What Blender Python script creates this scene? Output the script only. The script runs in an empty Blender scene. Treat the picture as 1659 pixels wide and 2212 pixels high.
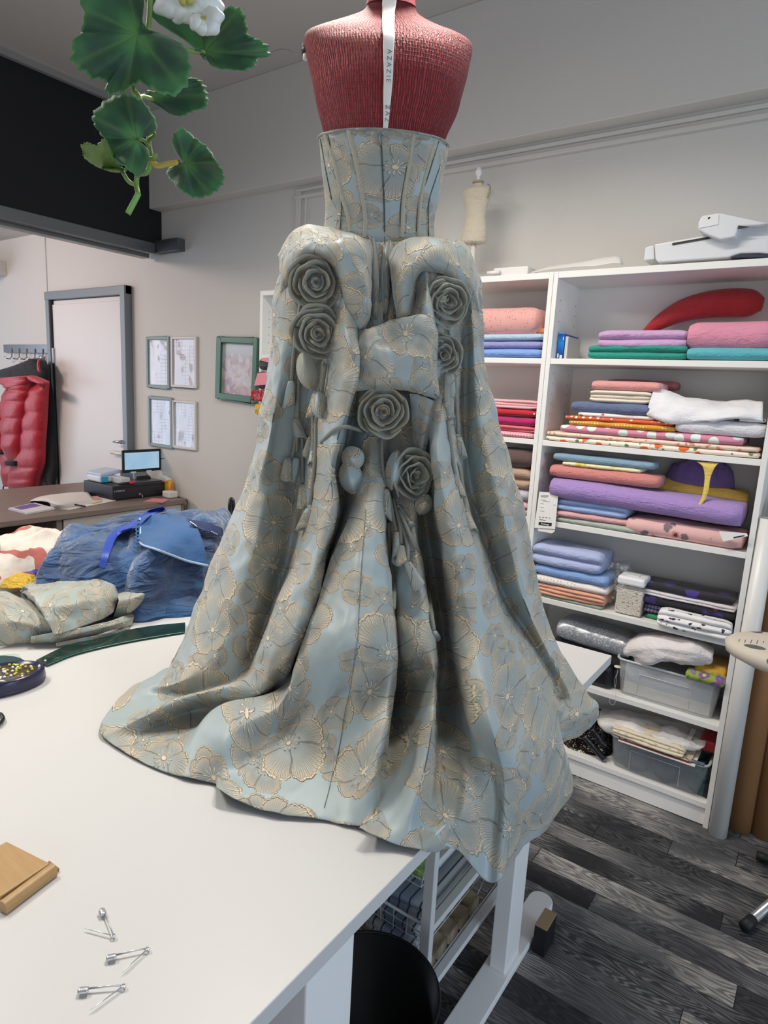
import bpy, bmesh, math, random
import numpy as np
from mathutils import Vector, Matrix, noise
from mathutils.bvhtree import BVHTree

# ------------------------------------------------------------------ camera
SC = bpy.context.scene
COL = SC.collection
RND = random.Random(7)
IW, IH = 1659.0, 2212.0
CX, CY = 829.5, 1106.0
FPX = 1385.35
YAW, PITCH, ROLL, CAMH = 0.61128, 0.18540, 0.05214, 1.5347
_cy, _sy = math.cos(YAW), math.sin(YAW)
_F0 = np.array([-_sy, _cy, 0.0]); _R0 = np.array([_cy, _sy, 0.0]); _U0 = np.array([0, 0, 1.0])
CF = _F0*math.cos(PITCH) - _U0*math.sin(PITCH)
_U = _U0*math.cos(PITCH) + _F0*math.sin(PITCH)
CR = _R0*math.cos(ROLL) + _U*math.sin(ROLL)
CU = _U*math.cos(ROLL) - _R0*math.sin(ROLL)
EYE = np.array([0, 0, CAMH])
FH = _F0

cam_d = bpy.data.cameras.new('camera')
cam_d.sensor_fit = 'VERTICAL'; cam_d.sensor_height = 24.0
cam_d.lens = FPX/IH*24.0
cam_d.clip_start = 0.02; cam_d.clip_end = 60
cam = bpy.data.objects.new('camera', cam_d); COL.objects.link(cam)
cam.matrix_world = Matrix(((CR[0], CU[0], -CF[0], EYE[0]), (CR[1], CU[1], -CF[1], EYE[1]), (CR[2], CU[2], -CF[2], EYE[2]), (0, 0, 0, 1)))
SC.camera = cam
SC.view_settings.view_transform = 'Standard'
SC.view_settings.look = 'None'
SC.view_settings.gamma = 1.0
SC.view_settings.exposure = 0.0
SC.view_settings.use_curve_mapping = False

# ------------------------------------------------------------------ world and lights
wd = bpy.data.worlds.new('world'); SC.world = wd; wd.use_nodes = True
bg = wd.node_tree.nodes['Background']
bg.inputs[0].default_value = (0.80, 0.87, 1.0, 1); bg.inputs[1].default_value = 0.27

def area(name, loc, target, sx, sy, power, col, spread=180):
    l = bpy.data.lights.new(name, 'AREA'); l.shape = 'RECTANGLE'; l.size = sx; l.size_y = sy
    l.energy = power; l.color = col; l.spread = math.radians(spread)
    o = bpy.data.objects.new(name, l); COL.objects.link(o); o.location = loc
    d = Vector(target) - Vector(loc)
    o.rotation_euler = d.to_track_quat('-Z', 'Y').to_euler()
    return o
# ceiling tubes over the table, shop window on the left, daylight from the shop front behind the camera
area('ceiling_lamp_light', (-1.12, 1.38, 2.86), (-1.12, 1.38, 0), 1.2, 0.22, 32, (1.0, 0.95, 0.87), 151)
area('ceiling_lamp_light', (-2.3, 0.25, 2.95), (-1.6, 0.8, 0), 1.2, 0.3, 27, (1.0, 0.94, 0.84), 150)
area('window_daylight', (-7.6, 0.2, 1.35), (-5.0, 2.4, 1.1), 2.4, 2.2, 52, (0.72, 0.83, 1.0), 180)
area('entrance_lamp_light', (-5.2, 0.7, 2.56), (-4.4, 2.7, 1.0), 0.9, 0.3, 33, (1.0, 0.80, 0.72), 170)
area('shop_front_daylight', (1.5, -2.7, 1.35), (-0.4, 1.2, 0.7), 3.2, 2.2, 27, (0.88, 0.93, 1.0), 180)
area('side_window_daylight', (3.0, 0.9, 1.25), (-0.5, 1.1, 0.8), 1.6, 1.9, 48, (0.66, 0.82, 1.0), 180)

# ------------------------------------------------------------------ projection helpers (measured from the photo, in metres)
def ray(x, y):
    return CF + CR*((x-CX)/FPX) - CU*((y-CY)/FPX)
def onX(x, y, X): r = ray(x, y); return EYE + r*(X/r[0])
def onY(x, y, Y): r = ray(x, y); return EYE + r*(Y/r[1])
def onZ(x, y, Z): r = ray(x, y); return EYE + r*((Z-CAMH)/r[2])
def onD(x, y, d): r = ray(x, y); return EYE + r*(d/float(r@FH))

# ------------------------------------------------------------------ node helpers
def lin(h):
    h = h.lstrip('#'); c = [int(h[i:i+2], 16)/255 for i in (0, 2, 4)]
    return tuple((v/12.92 if v <= .04045 else ((v+.055)/1.055)**2.4) for v in c) + (1.0,)
class G:
    def __init__(s, name):
        s.m = bpy.data.materials.new(name); s.m.use_nodes = True
        s.t = s.m.node_tree; s.t.nodes.clear()
        s.out = s.n('ShaderNodeOutputMaterial'); s.b = s.n('ShaderNodeBsdfPrincipled')
        s.t.links.new(s.b.outputs[0], s.out.inputs[0])
    def n(s, ty, **k):
        x = s.t.nodes.new(ty)
        for a, v in k.items(): setattr(x, a, v)
        return x
    def put(s, sock, v):
        if isinstance(v, bpy.types.NodeSocket): s.t.links.new(v, sock)
        elif v is not None:
            try: sock.default_value = v
            except Exception:
                sock.default_value = v[:3]
    def M(s, op, a, b=None, c=None, clamp=False):
        x = s.n('ShaderNodeMath', operation=op, use_clamp=clamp)
        for i, v in enumerate((a, b, c)):
            if v is not None: s.put(x.inputs[i], v)
        return x.outputs[0]
    def V(s, op, a, b=None, sc=None):
        x = s.n('ShaderNodeVectorMath', operation=op)
        s.put(x.inputs[0], a)
        if b is not None: s.put(x.inputs[1], b)
        if sc is not None: s.put(x.inputs['Scale'], sc)
        return x.outputs['Value'] if op in ('LENGTH', 'DOT_PRODUCT', 'DISTANCE') else x.outputs[0]
    def mix(s, f, a, b):
        x = s.n('ShaderNodeMix', data_type='RGBA')
        s.put(x.inputs[0], f); s.put(x.inputs[6], a); s.put(x.inputs[7], b)
        return x.outputs[2]
    def step(s, v, a, b):
        x = s.n('ShaderNodeMapRange', interpolation_type='SMOOTHSTEP')
        s.put(x.inputs[0], v); s.put(x.inputs[1], a); s.put(x.inputs[2], b); x.inputs[3].default_value = 0; x.inputs[4].default_value = 1
        return x.outputs[0]
    def co(s, which='Object'):
        return s.n('ShaderNodeTexCoord').outputs[which]
    def scale(s, v, sc):
        x = s.n('ShaderNodeMapping'); s.put(x.inputs[0], v); x.inputs[3].default_value = sc if not isinstance(sc, (int, float)) else (sc,)*3
        return x.outputs[0]
    def noise(s, v, sc, det=3, rough=.5, out=0, dist=0):
        x = s.n('ShaderNodeTexNoise'); s.put(x.inputs['Vector'], v); x.inputs['Scale'].default_value = sc
        x.inputs['Detail'].default_value = det; x.inputs['Roughness'].default_value = rough; x.inputs['Distortion'].default_value = dist
        return x.outputs[out]
    def vor(s, v, sc, rnd=.8, dim='3D', feature='F1'):
        x = s.n('ShaderNodeTexVoronoi', voronoi_dimensions=dim, feature=feature); s.put(x.inputs['Vector'], v)
        x.inputs['Scale'].default_value = sc; x.inputs['Randomness'].default_value = rnd
        return x
    def xyz(s, v):
        x = s.n('ShaderNodeSeparateXYZ'); s.put(x.inputs[0], v); return x.outputs
    def comb(s, a, b, c):
        x = s.n('ShaderNodeCombineXYZ')
        for i, v in enumerate((a, b, c)): s.put(x.inputs[i], v)
        return x.outputs[0]
    def ramp(s, f, stops):
        x = s.n('ShaderNodeValToRGB'); s.put(x.inputs[0], f)
        e = x.color_ramp.elements
        while len(e) < len(stops): e.new(.5)
        for k, (p, c) in enumerate(stops): e[k].position = p; e[k].color = c
        return x.outputs[0]
    def bump(s, h, dist=.002, strength=1.0, nrm=None):
        x = s.n('ShaderNodeBump'); s.put(x.inputs['Height'], h); x.inputs['Distance'].default_value = dist
        x.inputs['Strength'].default_value = strength
        if nrm is not None: s.put(x.inputs['Normal'], nrm)
        return x.outputs[0]
    def fin(s, col=None, rough=None, metal=None, nrm=None, **kw):
        if col is not None: s.put(s.b.inputs['Base Color'], col)
        if rough is not None: s.put(s.b.inputs['Roughness'], rough)
        if metal is not None: s.put(s.b.inputs['Metallic'], metal)
        if nrm is not None: s.put(s.b.inputs['Normal'], nrm)
        for k, v in kw.items(): s.put(s.b.inputs[k.replace('_', ' ')], v)
        return s.m

def plain(name, hexc, rough=.5, metal=0., bump=0., bscale=60, var=0., **kw):
    g = G(name); c = lin(hexc)
    col = c
    if var:
        nz = g.noise(g.co(), 6, 3)
        col = g.mix(nz, tuple(v*(1-var) for v in c[:3])+(1,), tuple(min(1, v*(1+var)) for v in c[:3])+(1,))
    nr = g.bump(g.noise(g.co(), bscale, 4), bump) if bump else None
    return g.fin(col, rough, metal, nr, **kw)
def cloth(name, hexc, weave=.0005, crease=.010, rough=.85, sheen=.2, kind=None):
    g = G(name); co = g.co(); c = lin(hexc)
    n1 = g.noise(co, 14, 4, .55); n2 = g.noise(co, 420, 2)
    col = g.mix(n1, tuple(v*.92 for v in c[:3])+(1,), tuple(min(1, v*1.06) for v in c[:3])+(1,))
    n3 = g.noise(g.scale(co, (1, 1, 2.2)), 38, 3, .6, dist=1.2)
    h = g.M('ADD', g.M('ADD', g.M('MULTIPLY', n1, crease), g.M('MULTIPLY', n3, crease*.42)), g.M('MULTIPLY', n2, weave))
    if kind == 'crinkle':
        w = g.noise(g.scale(co, (22, 160, 190)), 1.0, 3, .6)
        h = g.M('ADD', h, g.M('MULTIPLY', w, .0035))
    return g.fin(col, rough, 0, g.bump(h, 1.0), Sheen_Weight=sheen)
def dots(name, base, dot, sc=40, rad=.28, rnd=.15, dot2=None, rough=.85, base2=None):
    g = G(name); co = g.co()
    v = g.vor(co, sc, rnd)
    d = g.M('MULTIPLY', v.outputs['Distance'], 1.0)
    msk = g.M('SUBTRACT', 1.0, g.step(d, rad*.85, rad))
    dc = lin(dot)
    if dot2: 
        r = g.xyz(v.outputs['Color'])[0]
        dc = g.mix(g.M('GREATER_THAN', r, .5), lin(dot), lin(dot2))
    bc = lin(base)
    if base2: bc = g.mix(g.step(g.noise(co, 9, 2), .48, .54), lin(base), lin(base2))
    n1 = g.noise(co, 14, 4)
    return g.fin(g.mix(msk, bc, dc), rough, 0, g.bump(n1, .004), Sheen_Weight=.15)
def gingham(name, a, b, per=.02):
    g = G(name); x, y, z = g.xyz(g.co())
    def st(v): return g.M('GREATER_THAN', g.M('FRACT', g.M('DIVIDE', v, per)), .5)
    s = g.M('MULTIPLY', g.M('ADD', st(x), st(g.M('ADD', z, g.M('MULTIPLY', y, .7)))), .5)
    return g.fin(g.mix(s, lin(a), lin(b)), .85)
def floral(name, base, f1, f2, leaf, sc=16, rad=.34, lsc=30):
    """printed cotton: blobs of petals, a few leaves and sprigs"""
    g = G(name); co = g.co()
    wob = g.V('ADD', co, g.V('SCALE', g.noise(co, 45, 2, out=1), sc=.025))
    v = g.vor(wob, sc, .75)
    d = v.outputs['Distance']
    m1 = g.M('SUBTRACT', 1.0, g.step(d, rad*.8, rad))
    m2 = g.M('SUBTRACT', 1.0, g.step(d, rad*.35, rad*.45))
    v2 = g.vor(g.V('ADD', wob, (3.1, 1.7, 5.2)), lsc, .9)
    m3 = g.M('MULTIPLY', g.M('SUBTRACT', 1.0, g.step(v2.outputs['Distance'], .22, .30)), g.M('GREATER_THAN', g.xyz(v2.outputs['Color'])[1], .45))
    c = g.mix(m3, lin(base), lin(leaf)); c = g.mix(m1, c, lin(f1)); c = g.mix(m2, c, lin(f2))
    return g.fin(c, .85, 0, g.bump(g.noise(co, 14, 4), .004), Sheen_Weight=.1)

# ------------------------------------------------------------------ brocade: woven flowers raised on satin
def brocade(name, ground, thread, deep, sc_l=7.4, sc_s=12.5, strength=1.0, rough=.38):
    g = G(name); uv = g.co('UV')
    wob = g.V('ADD', uv, g.V('SCALE', g.V('SUBTRACT', g.noise(uv, 34, 3, .6, out=1), (.5, .5, .5)), sc=.011))
    def layer(off, sc, R, rnd, npet, frill):
        p = g.V('ADD', wob, off)
        v = g.vor(p, sc, rnd, '2D')
        rc = g.xyz(v.outputs['Color'])
        l = g.xyz(g.V('SUBTRACT', p, v.outputs['Position']))
        lx, ly = g.M('MULTIPLY', l[0], sc), g.M('MULTIPLY', l[1], sc)
        L = g.M('SQRT', g.M('ADD', g.M('MULTIPLY', lx, lx), g.M('MULTIPLY', ly, ly)))
        a = g.M('ADD', g.M('ARCTAN2', ly, lx), g.M('MULTIPLY', rc[0], 6.283))
        pet = g.M('POWER', g.M('ABSOLUTE', g.M('SINE', g.M('MULTIPLY', a, npet/2))), .42)
        big = g.M('ADD', .80, g.M('MULTIPLY', .28, g.M('SINE', g.M('ADD', g.M('MULTIPLY', a, 1.0), g.M('MULTIPLY', rc[1], 6.283)))))
        fr = g.M('MULTIPLY', g.M('SINE', g.M('MULTIPLY', a, 31.0)), frill)
        r = g.M('MULTIPLY', g.M('MULTIPLY', g.M('ADD', g.M('ADD', .70, g.M('MULTIPLY', .30, pet)), fr), R), big)
        rel = g.M('DIVIDE', L, r)
        mask = g.M('SUBTRACT', 1.0, g.step(rel, .965, 1.0))
        edge = g.M('MULTIPLY', g.M('SUBTRACT', 1.0, g.step(g.M('ABSOLUTE', g.M('SUBTRACT', rel, .955)), .02, .06)), 1.0)
        vein = g.M('MULTIPLY', g.step(g.M('SINE', g.M('ADD', g.M('MULTIPLY', a, 62.0), g.M('MULTIPLY', rel, 2.0))), -.2, .7), g.step(rel, .34, .78))
        seam = g.M('MULTIPLY', g.M('SUBTRACT', 1.0, g.step(pet, .25, .42)), g.step(rel, .22, .4))
        star = g.M('MULTIPLY', g.step(g.M('SINE', g.M('ADD', g.M('MULTIPLY', a, 11.0), rc[2])), .35, .8), g.M('SUBTRACT', 1.0, g.step(L, R*.20, R*.27)))
        core = g.M('MULTIPLY', g.M('SUBTRACT', 1.0, g.step(L, R*.05, R*.085)), 1.0)
        star = g.M('MAXIMUM', star, core)
        return mask, rel, edge, vein, seam, star, rc
    gr = g.mix(g.noise(uv, 3.1, 2), tuple(v*.93 for v in lin(ground)[:3])+(1,), lin(ground))
    col, height, msk = gr, g.M('MULTIPLY', g.noise(uv, 900, 1), .06), None
    for off, sc, R, rnd, npet, frill in (((.37, .91, 0), sc_s, .60, .8, 4.0, .02), ((0, 0, 0), sc_l, .62, .62, 5.0, .016)):
        mask, rel, edge, vein, seam, star, rc = layer(off, sc, R, rnd, npet, frill)
        mask = g.M('MULTIPLY', mask, g.M('GREATER_THAN', rc[2], .08))
        rim = g.M('POWER', g.M('MINIMUM', rel, 1.0), 1.9)
        t = g.M('ADD', g.M('MULTIPLY', rim, .55), g.M('MULTIPLY', g.M('MULTIPLY', vein, rim), .55), clamp=True)
        pc = g.mix(t, lin(deep), lin(thread))
        pc = g.mix(g.M('MULTIPLY', seam, .55), pc, tuple(v*.55 for v in lin(deep)[:3])+(1,))
        pc = g.mix(edge, pc, tuple(min(1, v*1.08) for v in lin(thread)[:3])+(1,))
        pc = g.mix(g.M('MULTIPLY', star, .85), pc, tuple(min(1, v*1.10) for v in lin(thread)[:3])+(1,))
        hh = g.M('ADD', g.M('ADD', .35, g.M('MULTIPLY', vein, .42)), g.M('ADD', g.M('MULTIPLY', edge, .8), g.M('SUBTRACT', g.M('MULTIPLY', star, .95), g.M('MULTIPLY', seam, .4))))
        col = g.mix(mask, col, pc)
        mh = g.n('ShaderNodeMix', data_type='FLOAT'); g.put(mh.inputs[0], mask); g.put(mh.inputs[2], height); g.put(mh.inputs[3], hh); height = mh.outputs[0]
        msk = mask if msk is None else g.M('MAXIMUM', msk, mask)
    # dark line where a flower's edge meets the ground
    nr = g.bump(height, .0042*strength)
    rg = g.M('ADD', rough, g.M('MULTIPLY', msk, .14))
    return g.fin(col, rg, 0.0, nr, Sheen_Weight=.25, Sheen_Roughness=.4, Specular_IOR_Level=.55)

# ------------------------------------------------------------------ mesh helpers
def link(name, me, mat=None, parent=None, smooth=True):
    o = bpy.data.objects.new(name, me); COL.objects.link(o)
    if mat is not None:
        for mm in (mat if isinstance(mat, (list, tuple)) else [mat]): me.materials.append(mm)
    if smooth:
        me.polygons.foreach_set('use_smooth', [True]*len(me.polygons))
    if parent is not None:
        o.parent = parent; o.matrix_parent_inverse = parent.matrix_world.inverted()
    return o
def from_bm(name, bm, mat=None, parent=None, smooth=False, bevel=0, seg=2):
    me = bpy.data.meshes.new(name)
    bmesh.ops.recalc_face_normals(bm, faces=bm.faces)
    bm.to_mesh(me); bm.free()
    o = link(name, me, mat, parent, smooth)
    if bevel:
        m = o.modifiers.new('bevel', 'BEVEL'); m.width = bevel; m.segments = seg; m.limit_method = 'ANGLE'; m.angle_limit = .6
    return o
def from_vf(name, V, F, mat=None, parent=None, smooth=True, uv=None):
    me = bpy.data.meshes.new(name); me.from_pydata([tuple(map(float, v)) for v in V], [], [tuple(map(int, f)) for f in F]); me.update()
    if uv is not None:
        ul = me.uv_layers.new(name='UVMap')
        li = np.empty(len(me.loops), dtype=np.int32); me.loops.foreach_get('vertex_index', li)
        ul.data.foreach_set('uv', np.asarray(uv, dtype=np.float32)[li].ravel())
    return link(name, me, mat, parent, smooth)
def empty(name, loc=(0, 0, 0), rz=0):
    o = bpy.data.objects.new(name, None); COL.objects.link(o); o.location = loc; o.rotation_euler = (0, 0, rz)
    o.empty_display_size = .05
    o['_w'] = 0; del o['_w']
    o.matrix_basis = Matrix.Translation(Vector(loc)) @ Matrix.Rotation(rz, 4, 'Z')
    bpy.context.view_layer.update()
    return o
def tag(o, label, cat, group=None, kind=None):
    o['label'] = label; o['category'] = cat
    if group: o['group'] = group
    if kind: o['kind'] = kind
    return o
def struct(o):
    o['kind'] = 'structure'; return o
def bbox(bm, c, s, rot=None):
    """add a box, centre c, size s"""
    r = bmesh.ops.create_cube(bm, size=1.0)
    M = Matrix.Translation(Vector(c)) @ (rot.to_4x4() if rot is not None else Matrix()) @ Matrix.Diagonal((*s, 1))
    bmesh.ops.transform(bm, matrix=M, verts=r['verts']); return r['verts']
def bx(bm, x0, x1, y0, y1, z0, z1): return bbox(bm, ((x0+x1)/2, (y0+y1)/2, (z0+z1)/2), (x1-x0, y1-y0, z1-z0))
def box_obj(name, x0, x1, y0, y1, z0, z1, mat, parent=None, bevel=0, rot=None):
    bm = bmesh.new()
    if rot is None: bx(bm, x0, x1, y0, y1, z0, z1)
    else: bbox(bm, ((x0+x1)/2, (y0+y1)/2, (z0+z1)/2), (x1-x0, y1-y0, z1-z0), rot)
    return from_bm(name, bm, mat, parent, False, bevel)
def tube_vf(P, rad, n=8, caps=True, base=0):
    """tube along points P; rad scalar or list"""
    P = [np.array(p, float) for p in P]; V = []; F = []
    m = len(P); R = rad if hasattr(rad, '__len__') else [rad]*m
    T = []
    for i in range(m):
        t = P[min(i+1, m-1)]-P[max(i-1, 0)]; T.append(t/(np.linalg.norm(t)+1e-12))
    a = np.array([0, 0, 1.0]) if abs(T[0][2]) < .9 else np.array([1.0, 0, 0])
    N = np.cross(T[0], a); N /= np.linalg.norm(N)
    for i in range(m):
        N = N - T[i]*(N@T[i]); N /= (np.linalg.norm(N)+1e-12); B = np.cross(T[i], N)
        for k in range(n):
            th = 2*math.pi*k/n; V.append(P[i]+R[i]*(math.cos(th)*N+math.sin(th)*B))
    for i in range(m-1):
        for k in range(n):
            F.append((base+i*n+k, base+i*n+(k+1) % n, base+(i+1)*n+(k+1) % n, base+(i+1)*n+k))
    if caps:
        F.append(tuple(base+k for k in range(n))[::-1]); F.append(tuple(base+(m-1)*n+k for k in range(n)))
    return V, F
def tube(name, P, rad, mat, parent=None, n=8, uvs=None):
    V, F = tube_vf(P, rad, n)
    m = len(P); uv = None
    if uvs:
        uv = [(uvs*(k/n)*.1, i*.01*uvs) for i in range(m) for k in range(n)]
    return from_vf(name, V, F, mat, parent, True, uv)
def tubes(name, paths, rad, mat, parent=None, n=6):
    V, F = [], []
    for P in paths:
        v, f = tube_vf(P, rad, n, True, len(V)); V += v; F += f
    return from_vf(name, V, F, mat, parent, True)
def lathe(name, prof, mat, parent=None, n=32, c=(0, 0, 0), cap0=True, cap1=True, sx=1., sy=1.):
    V, F = [], []
    for r, z in prof:
        for k in range(n):
            th = 2*math.pi*k/n; V.append((c[0]+r*sx*math.cos(th), c[1]+r*sy*math.sin(th), c[2]+z))
    m = len(prof)
    for i in range(m-1):
        for k in range(n): F.append((i*n+k, i*n+(k+1) % n, (i+1)*n+(k+1) % n, (i+1)*n+k))
    if cap0: F.append(tuple(range(n))[::-1])
    if cap1: F.append(tuple((m-1)*n+k for k in range(n)))
    return from_vf(name, V, F, mat, parent, True)
def catmull(P, n, c=.5):
    """dense Catmull-Rom through P (k, dim) with n samples per span"""
    P = np.asarray(P, float); k = len(P)
    Q = np.concatenate([[2*P[0]-P[1]], P, [2*P[-1]-P[-2]]])
    out = []
    ts = np.linspace(0, 1, n, endpoint=False).reshape((-1,)+(1,)*(P.ndim-1))
    for i in range(k-1):
        p0, p1, p2, p3 = Q[i], Q[i+1], Q[i+2], Q[i+3]
        m1, m2 = c*(p2-p0), c*(p3-p1)
        out.append((2*ts**3-3*ts**2+1)*p1+(ts**3-2*ts**2+ts)*m1+(-2*ts**3+3*ts**2)*p2+(ts**3-ts**2)*m2)
    out.append(P[-1][None])
    return np.concatenate(out)
def grid_vf(A, wrap=False):
    nr, nc = A.shape[:2]
    F = []
    for i in range(nr-1):
        for j in range(nc if wrap else nc-1):
            k = (j+1) % nc
            F.append((i*nc+j, i*nc+k, (i+1)*nc+k, (i+1)*nc+j))
    return A.reshape(-1, 3), F
def arc_uv(A, jc=None):
    """metres along the cloth in both directions"""
    nr, nc = A.shape[:2]
    du = np.linalg.norm(np.diff(A, axis=1), axis=2); u = np.concatenate([np.zeros((nr, 1)), np.cumsum(du, 1)], 1)
    if jc is None: jc = nc//2
    u = u-u[:, jc:jc+1]
    dv = np.linalg.norm(np.diff(A, axis=0), axis=2); v = np.concatenate([np.zeros((1, nc)), np.cumsum(dv, 0)], 0)
    return np.stack([u, -v], 2).reshape(-1, 2)
def crumple(A, amp, sc, seed=0):
    nr, nc = A.shape[:2]; B = A.copy()
    dx = np.gradient(A, axis=1); dy = np.gradient(A, axis=0)
    N = np.cross(dx, dy); N /= (np.linalg.norm(N, axis=2, keepdims=True)+1e-12)
    for i in range(nr):
        for j in range(nc):
            p = Vector(A[i, j])*sc+Vector((seed, seed*1.3, 0))
            B[i, j] += N[i, j]*amp*noise.fractal(p, .8, 2., 3)
    return B
# ------------------------------------------------------------------ materials of the room
M_wall = plain('wall_paint', '#d2cec8', .75, bump=.0006, bscale=90)
M_ceil = plain('ceiling_paint', '#c9c5c0', .85)
M_black = plain('black_panel', '#0d0e12', .55)
M_steel = plain('brushed_steel', '#8d9193', .35, .9)
M_white = plain('white_laminate', '#e6e4e0', .42)
M_table = plain('white_table_top', '#cfcecd', .38)
M_whitemetal = plain('white_powder_coat', '#eeeeee', .4)
def floor_mat():
    g = G('grey_oak_vinyl'); co = g.co('Object'); x, y, z = g.xyz(co)
    row = g.M('FLOOR', g.M('DIVIDE', y, .086))
    rn = g.n('ShaderNodeTexWhiteNoise', noise_dimensions='1D'); g.put(rn.inputs['W'], row)
    xs = g.M('ADD', x, g.M('MULTIPLY', rn.outputs[0], 5.0))
    pl = g.M('FLOOR', g.M('DIVIDE', xs, 1.15))
    rn2 = g.n('ShaderNodeTexWhiteNoise', noise_dimensions='2D'); g.put(rn2.inputs['Vector'], g.comb(pl, row, 0.0))
    tone = rn2.outputs[0]
    off = g.comb(g.M('MULTIPLY', tone, 13.0), g.M('MULTIPLY', tone, 7.0), 0.0)
    p = g.V('ADD', g.comb(g.M('MULTIPLY', xs, 1.0), y, 0.0), off)
    w = g.noise(g.scale(p, (1.5, 8.5, 1)), 1.0, 3, .5)
    ring = g.M('SINE', g.M('ADD', g.M('MULTIPLY', w, 210.0), g.M('MULTIPLY', y, 240.0)))
    fine = g.noise(g.scale(p, (14, 260, 1)), 1.0, 3, .6)
    grain = g.M('ADD', g.M('MULTIPLY', g.step(ring, -.6, .9), .30), g.M('MULTIPLY', fine, .85))
    amt = g.step(g.noise(g.scale(p, (2.4, 3, 1)), 1.0, 2), .40, .62)
    gg = g.M('ADD', g.M('MULTIPLY', grain, g.M('ADD', .45, g.M('MULTIPLY', amt, .55))), g.M('MULTIPLY', g.M('SUBTRACT', tone, .5), .36))
    c = g.ramp(gg, [(.16, lin('#26272a')), (.5, lin('#5f5f61')), (.74, lin('#8c8985')), (1., lin('#b3aea7'))])
    fy = g.M('FRACT', g.M('DIVIDE', y, .086)); fx = g.M('FRACT', g.M('DIVIDE', xs, 1.15))
    gap = g.M('MAXIMUM', g.M('LESS_THAN', fy, .018), g.M('LESS_THAN', fx, .0022))
    c = g.mix(gap, c, lin('#17181a'))
    return g.fin(c, .46, 0, g.bump(g.M('SUBTRACT', g.M('MULTIPLY', grain, .3), gap), .0011), Specular_IOR_Level=.35)
M_floor = floor_mat()

# ------------------------------------------------------------------ room shell
YW = 2.757            # back wall
XB = -3.825           # face of the black bulkhead
ZC = 3.17             # ceiling
struct(box_obj('floor', -8, 3.2, -3, 4.2, -.06, 0, M_floor))
struct(box_obj('ceiling', XB-.02, 3.2, -3, YW+.1, ZC, ZC+.06, M_ceil))
struct(box_obj('wall_back', -8, 3.2, YW, YW+.1, 0, ZC, M_wall))
struct(box_obj('trim_1', XB, 3.2, 2.665, YW, 2.606, ZC, M_wall, bevel=.004))                       # boxed beam along the top of the back wall
# profiled strip along the wall under the beam, and its drop beside the dress
bm = bmesh.new(); bx(bm, -2.62, 3.2, YW-.012, YW, 2.575, 2.592); bx(bm, -2.62, 3.2, YW-.022, YW, 2.538, 2.556)
struct(from_bm('trim_2', bm, M_wall, bevel=.003))
bm = bmesh.new(); bx(bm, -2.62, -2.585, YW-.014, YW, 1.95, 2.575); bx(bm, -2.555, -2.545, YW-.012, YW, 1.95, 2.545)
struct(from_bm('trim_3', bm, M_wall, bevel=.003))
# black bulkhead across the shop with its aluminium track
struct(box_obj('wall_left', XB-.16, XB, -3, YW, 2.40, ZC, M_black))
bm = bmesh.new(); bx(bm, XB-.17, XB+.015, -3, YW-.06, 2.335, 2.402); bx(bm, XB-.12, XB-.05, -3, YW-.06, 2.315, 2.336)
struct(from_bm('trim_4', bm, M_steel, bevel=.003))
bm = bmesh.new(); bx(bm, XB-.015, XB+.24, 2.70, 2.756, 2.345, 2.42)
struct(from_bm('trim_5', bm, plain('scuffed_galvanised', '#6a6d6e', .5, .8, .003, 120, .3), bevel=.003))
struct(box_obj('trim_7', XB, XB+.03, -3, 2.66, ZC-.035, ZC, plain('grey_cove', '#8f8d8b', .7)))
# lower ceiling and ledge of the entrance beyond the bulkhead
struct(box_obj('ceiling_entrance', -8, XB-.16, -3, YW, 2.62, 2.70, M_wall))
bm = bmesh.new(); bx(bm, -8, -5.95, 2.45, YW, 2.33, 2.45)
struct(from_bm('trim_8', bm, M_wall, bevel=.004))
struct(box_obj('trim_9', -5.305, -5.295, YW-.004, YW, 0, 2.62, plain('wall_joint', '#b9b4b3', .8)))

# door in the back wall
M_doorframe = plain('grey_door_frame', '#7f8587', .45, .35)
M_door = plain('white_door', '#dcd6d0', .35)
door = empty('door_1', (-4.715, YW, 0))
struct(door)
bm = bmesh.new()
bx(bm, -5.262, -5.212, YW-.045, YW, 0, 2.165); bx(bm, -4.225, -4.17, YW-.06, YW, 0, 2.165); bx(bm, -5.262, -4.17, YW-.05, YW, 2.105, 2.165)
from_bm('door_frame', bm, M_doorframe, door, bevel=.004)
bm = bmesh.new(); bx(bm, -5.212, -5.196, YW-.03, YW-.001, 0, 2.105)
from_bm('rebate', bm, plain('dark_rubber', '#16181c', .6), door)
bm = bmesh.new(); bx(bm, -5.196, -4.228, YW-.022, YW, .01, 2.07); bx(bm, -5.19, -4.228, YW-.014, YW, 2.07, 2.10)
leaf = from_bm('door_leaf', bm, M_door, door, bevel=.002)
bm = bmesh.new(); bx(bm, -5.215, -5.185, YW-.036, YW-.02, 1.62, 1.74)
from_bm('hinge', bm, plain('hinge_steel', '#a9a9a9', .4, .6), door, bevel=.003)
hc = onY(264, 955, YW-.06)
V, F = tube_vf([(hc[0], YW-.02, hc[2]), (hc[0], YW-.03, hc[2]), (hc[0], YW-.031, hc[2]), (hc[0], YW-.07, hc[2])], [.03, .03, .014, .014], 20)
V2, F2 = tube_vf([(hc[0]+.005, YW-.07, hc[2]), (hc[0]-.05, YW-.072, hc[2]-.002), (hc[0]-.10, YW-.066, hc[2]-.006)], [.012, .010, .008], 12, True, len(V))
from_vf('door_handle', V+V2, F+F2, plain('chrome', '#c9ccce', .12, 1.), door)
V, F = tube_vf([(hc[0]-.16, YW-.02, hc[2]-.09), (hc[0]-.16, YW-.05, hc[2]-.09), (hc[0]+.0, YW-.05, hc[2]-.09), (hc[0]+.0, YW-.02, hc[2]-.09)], .012, 10)
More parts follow.
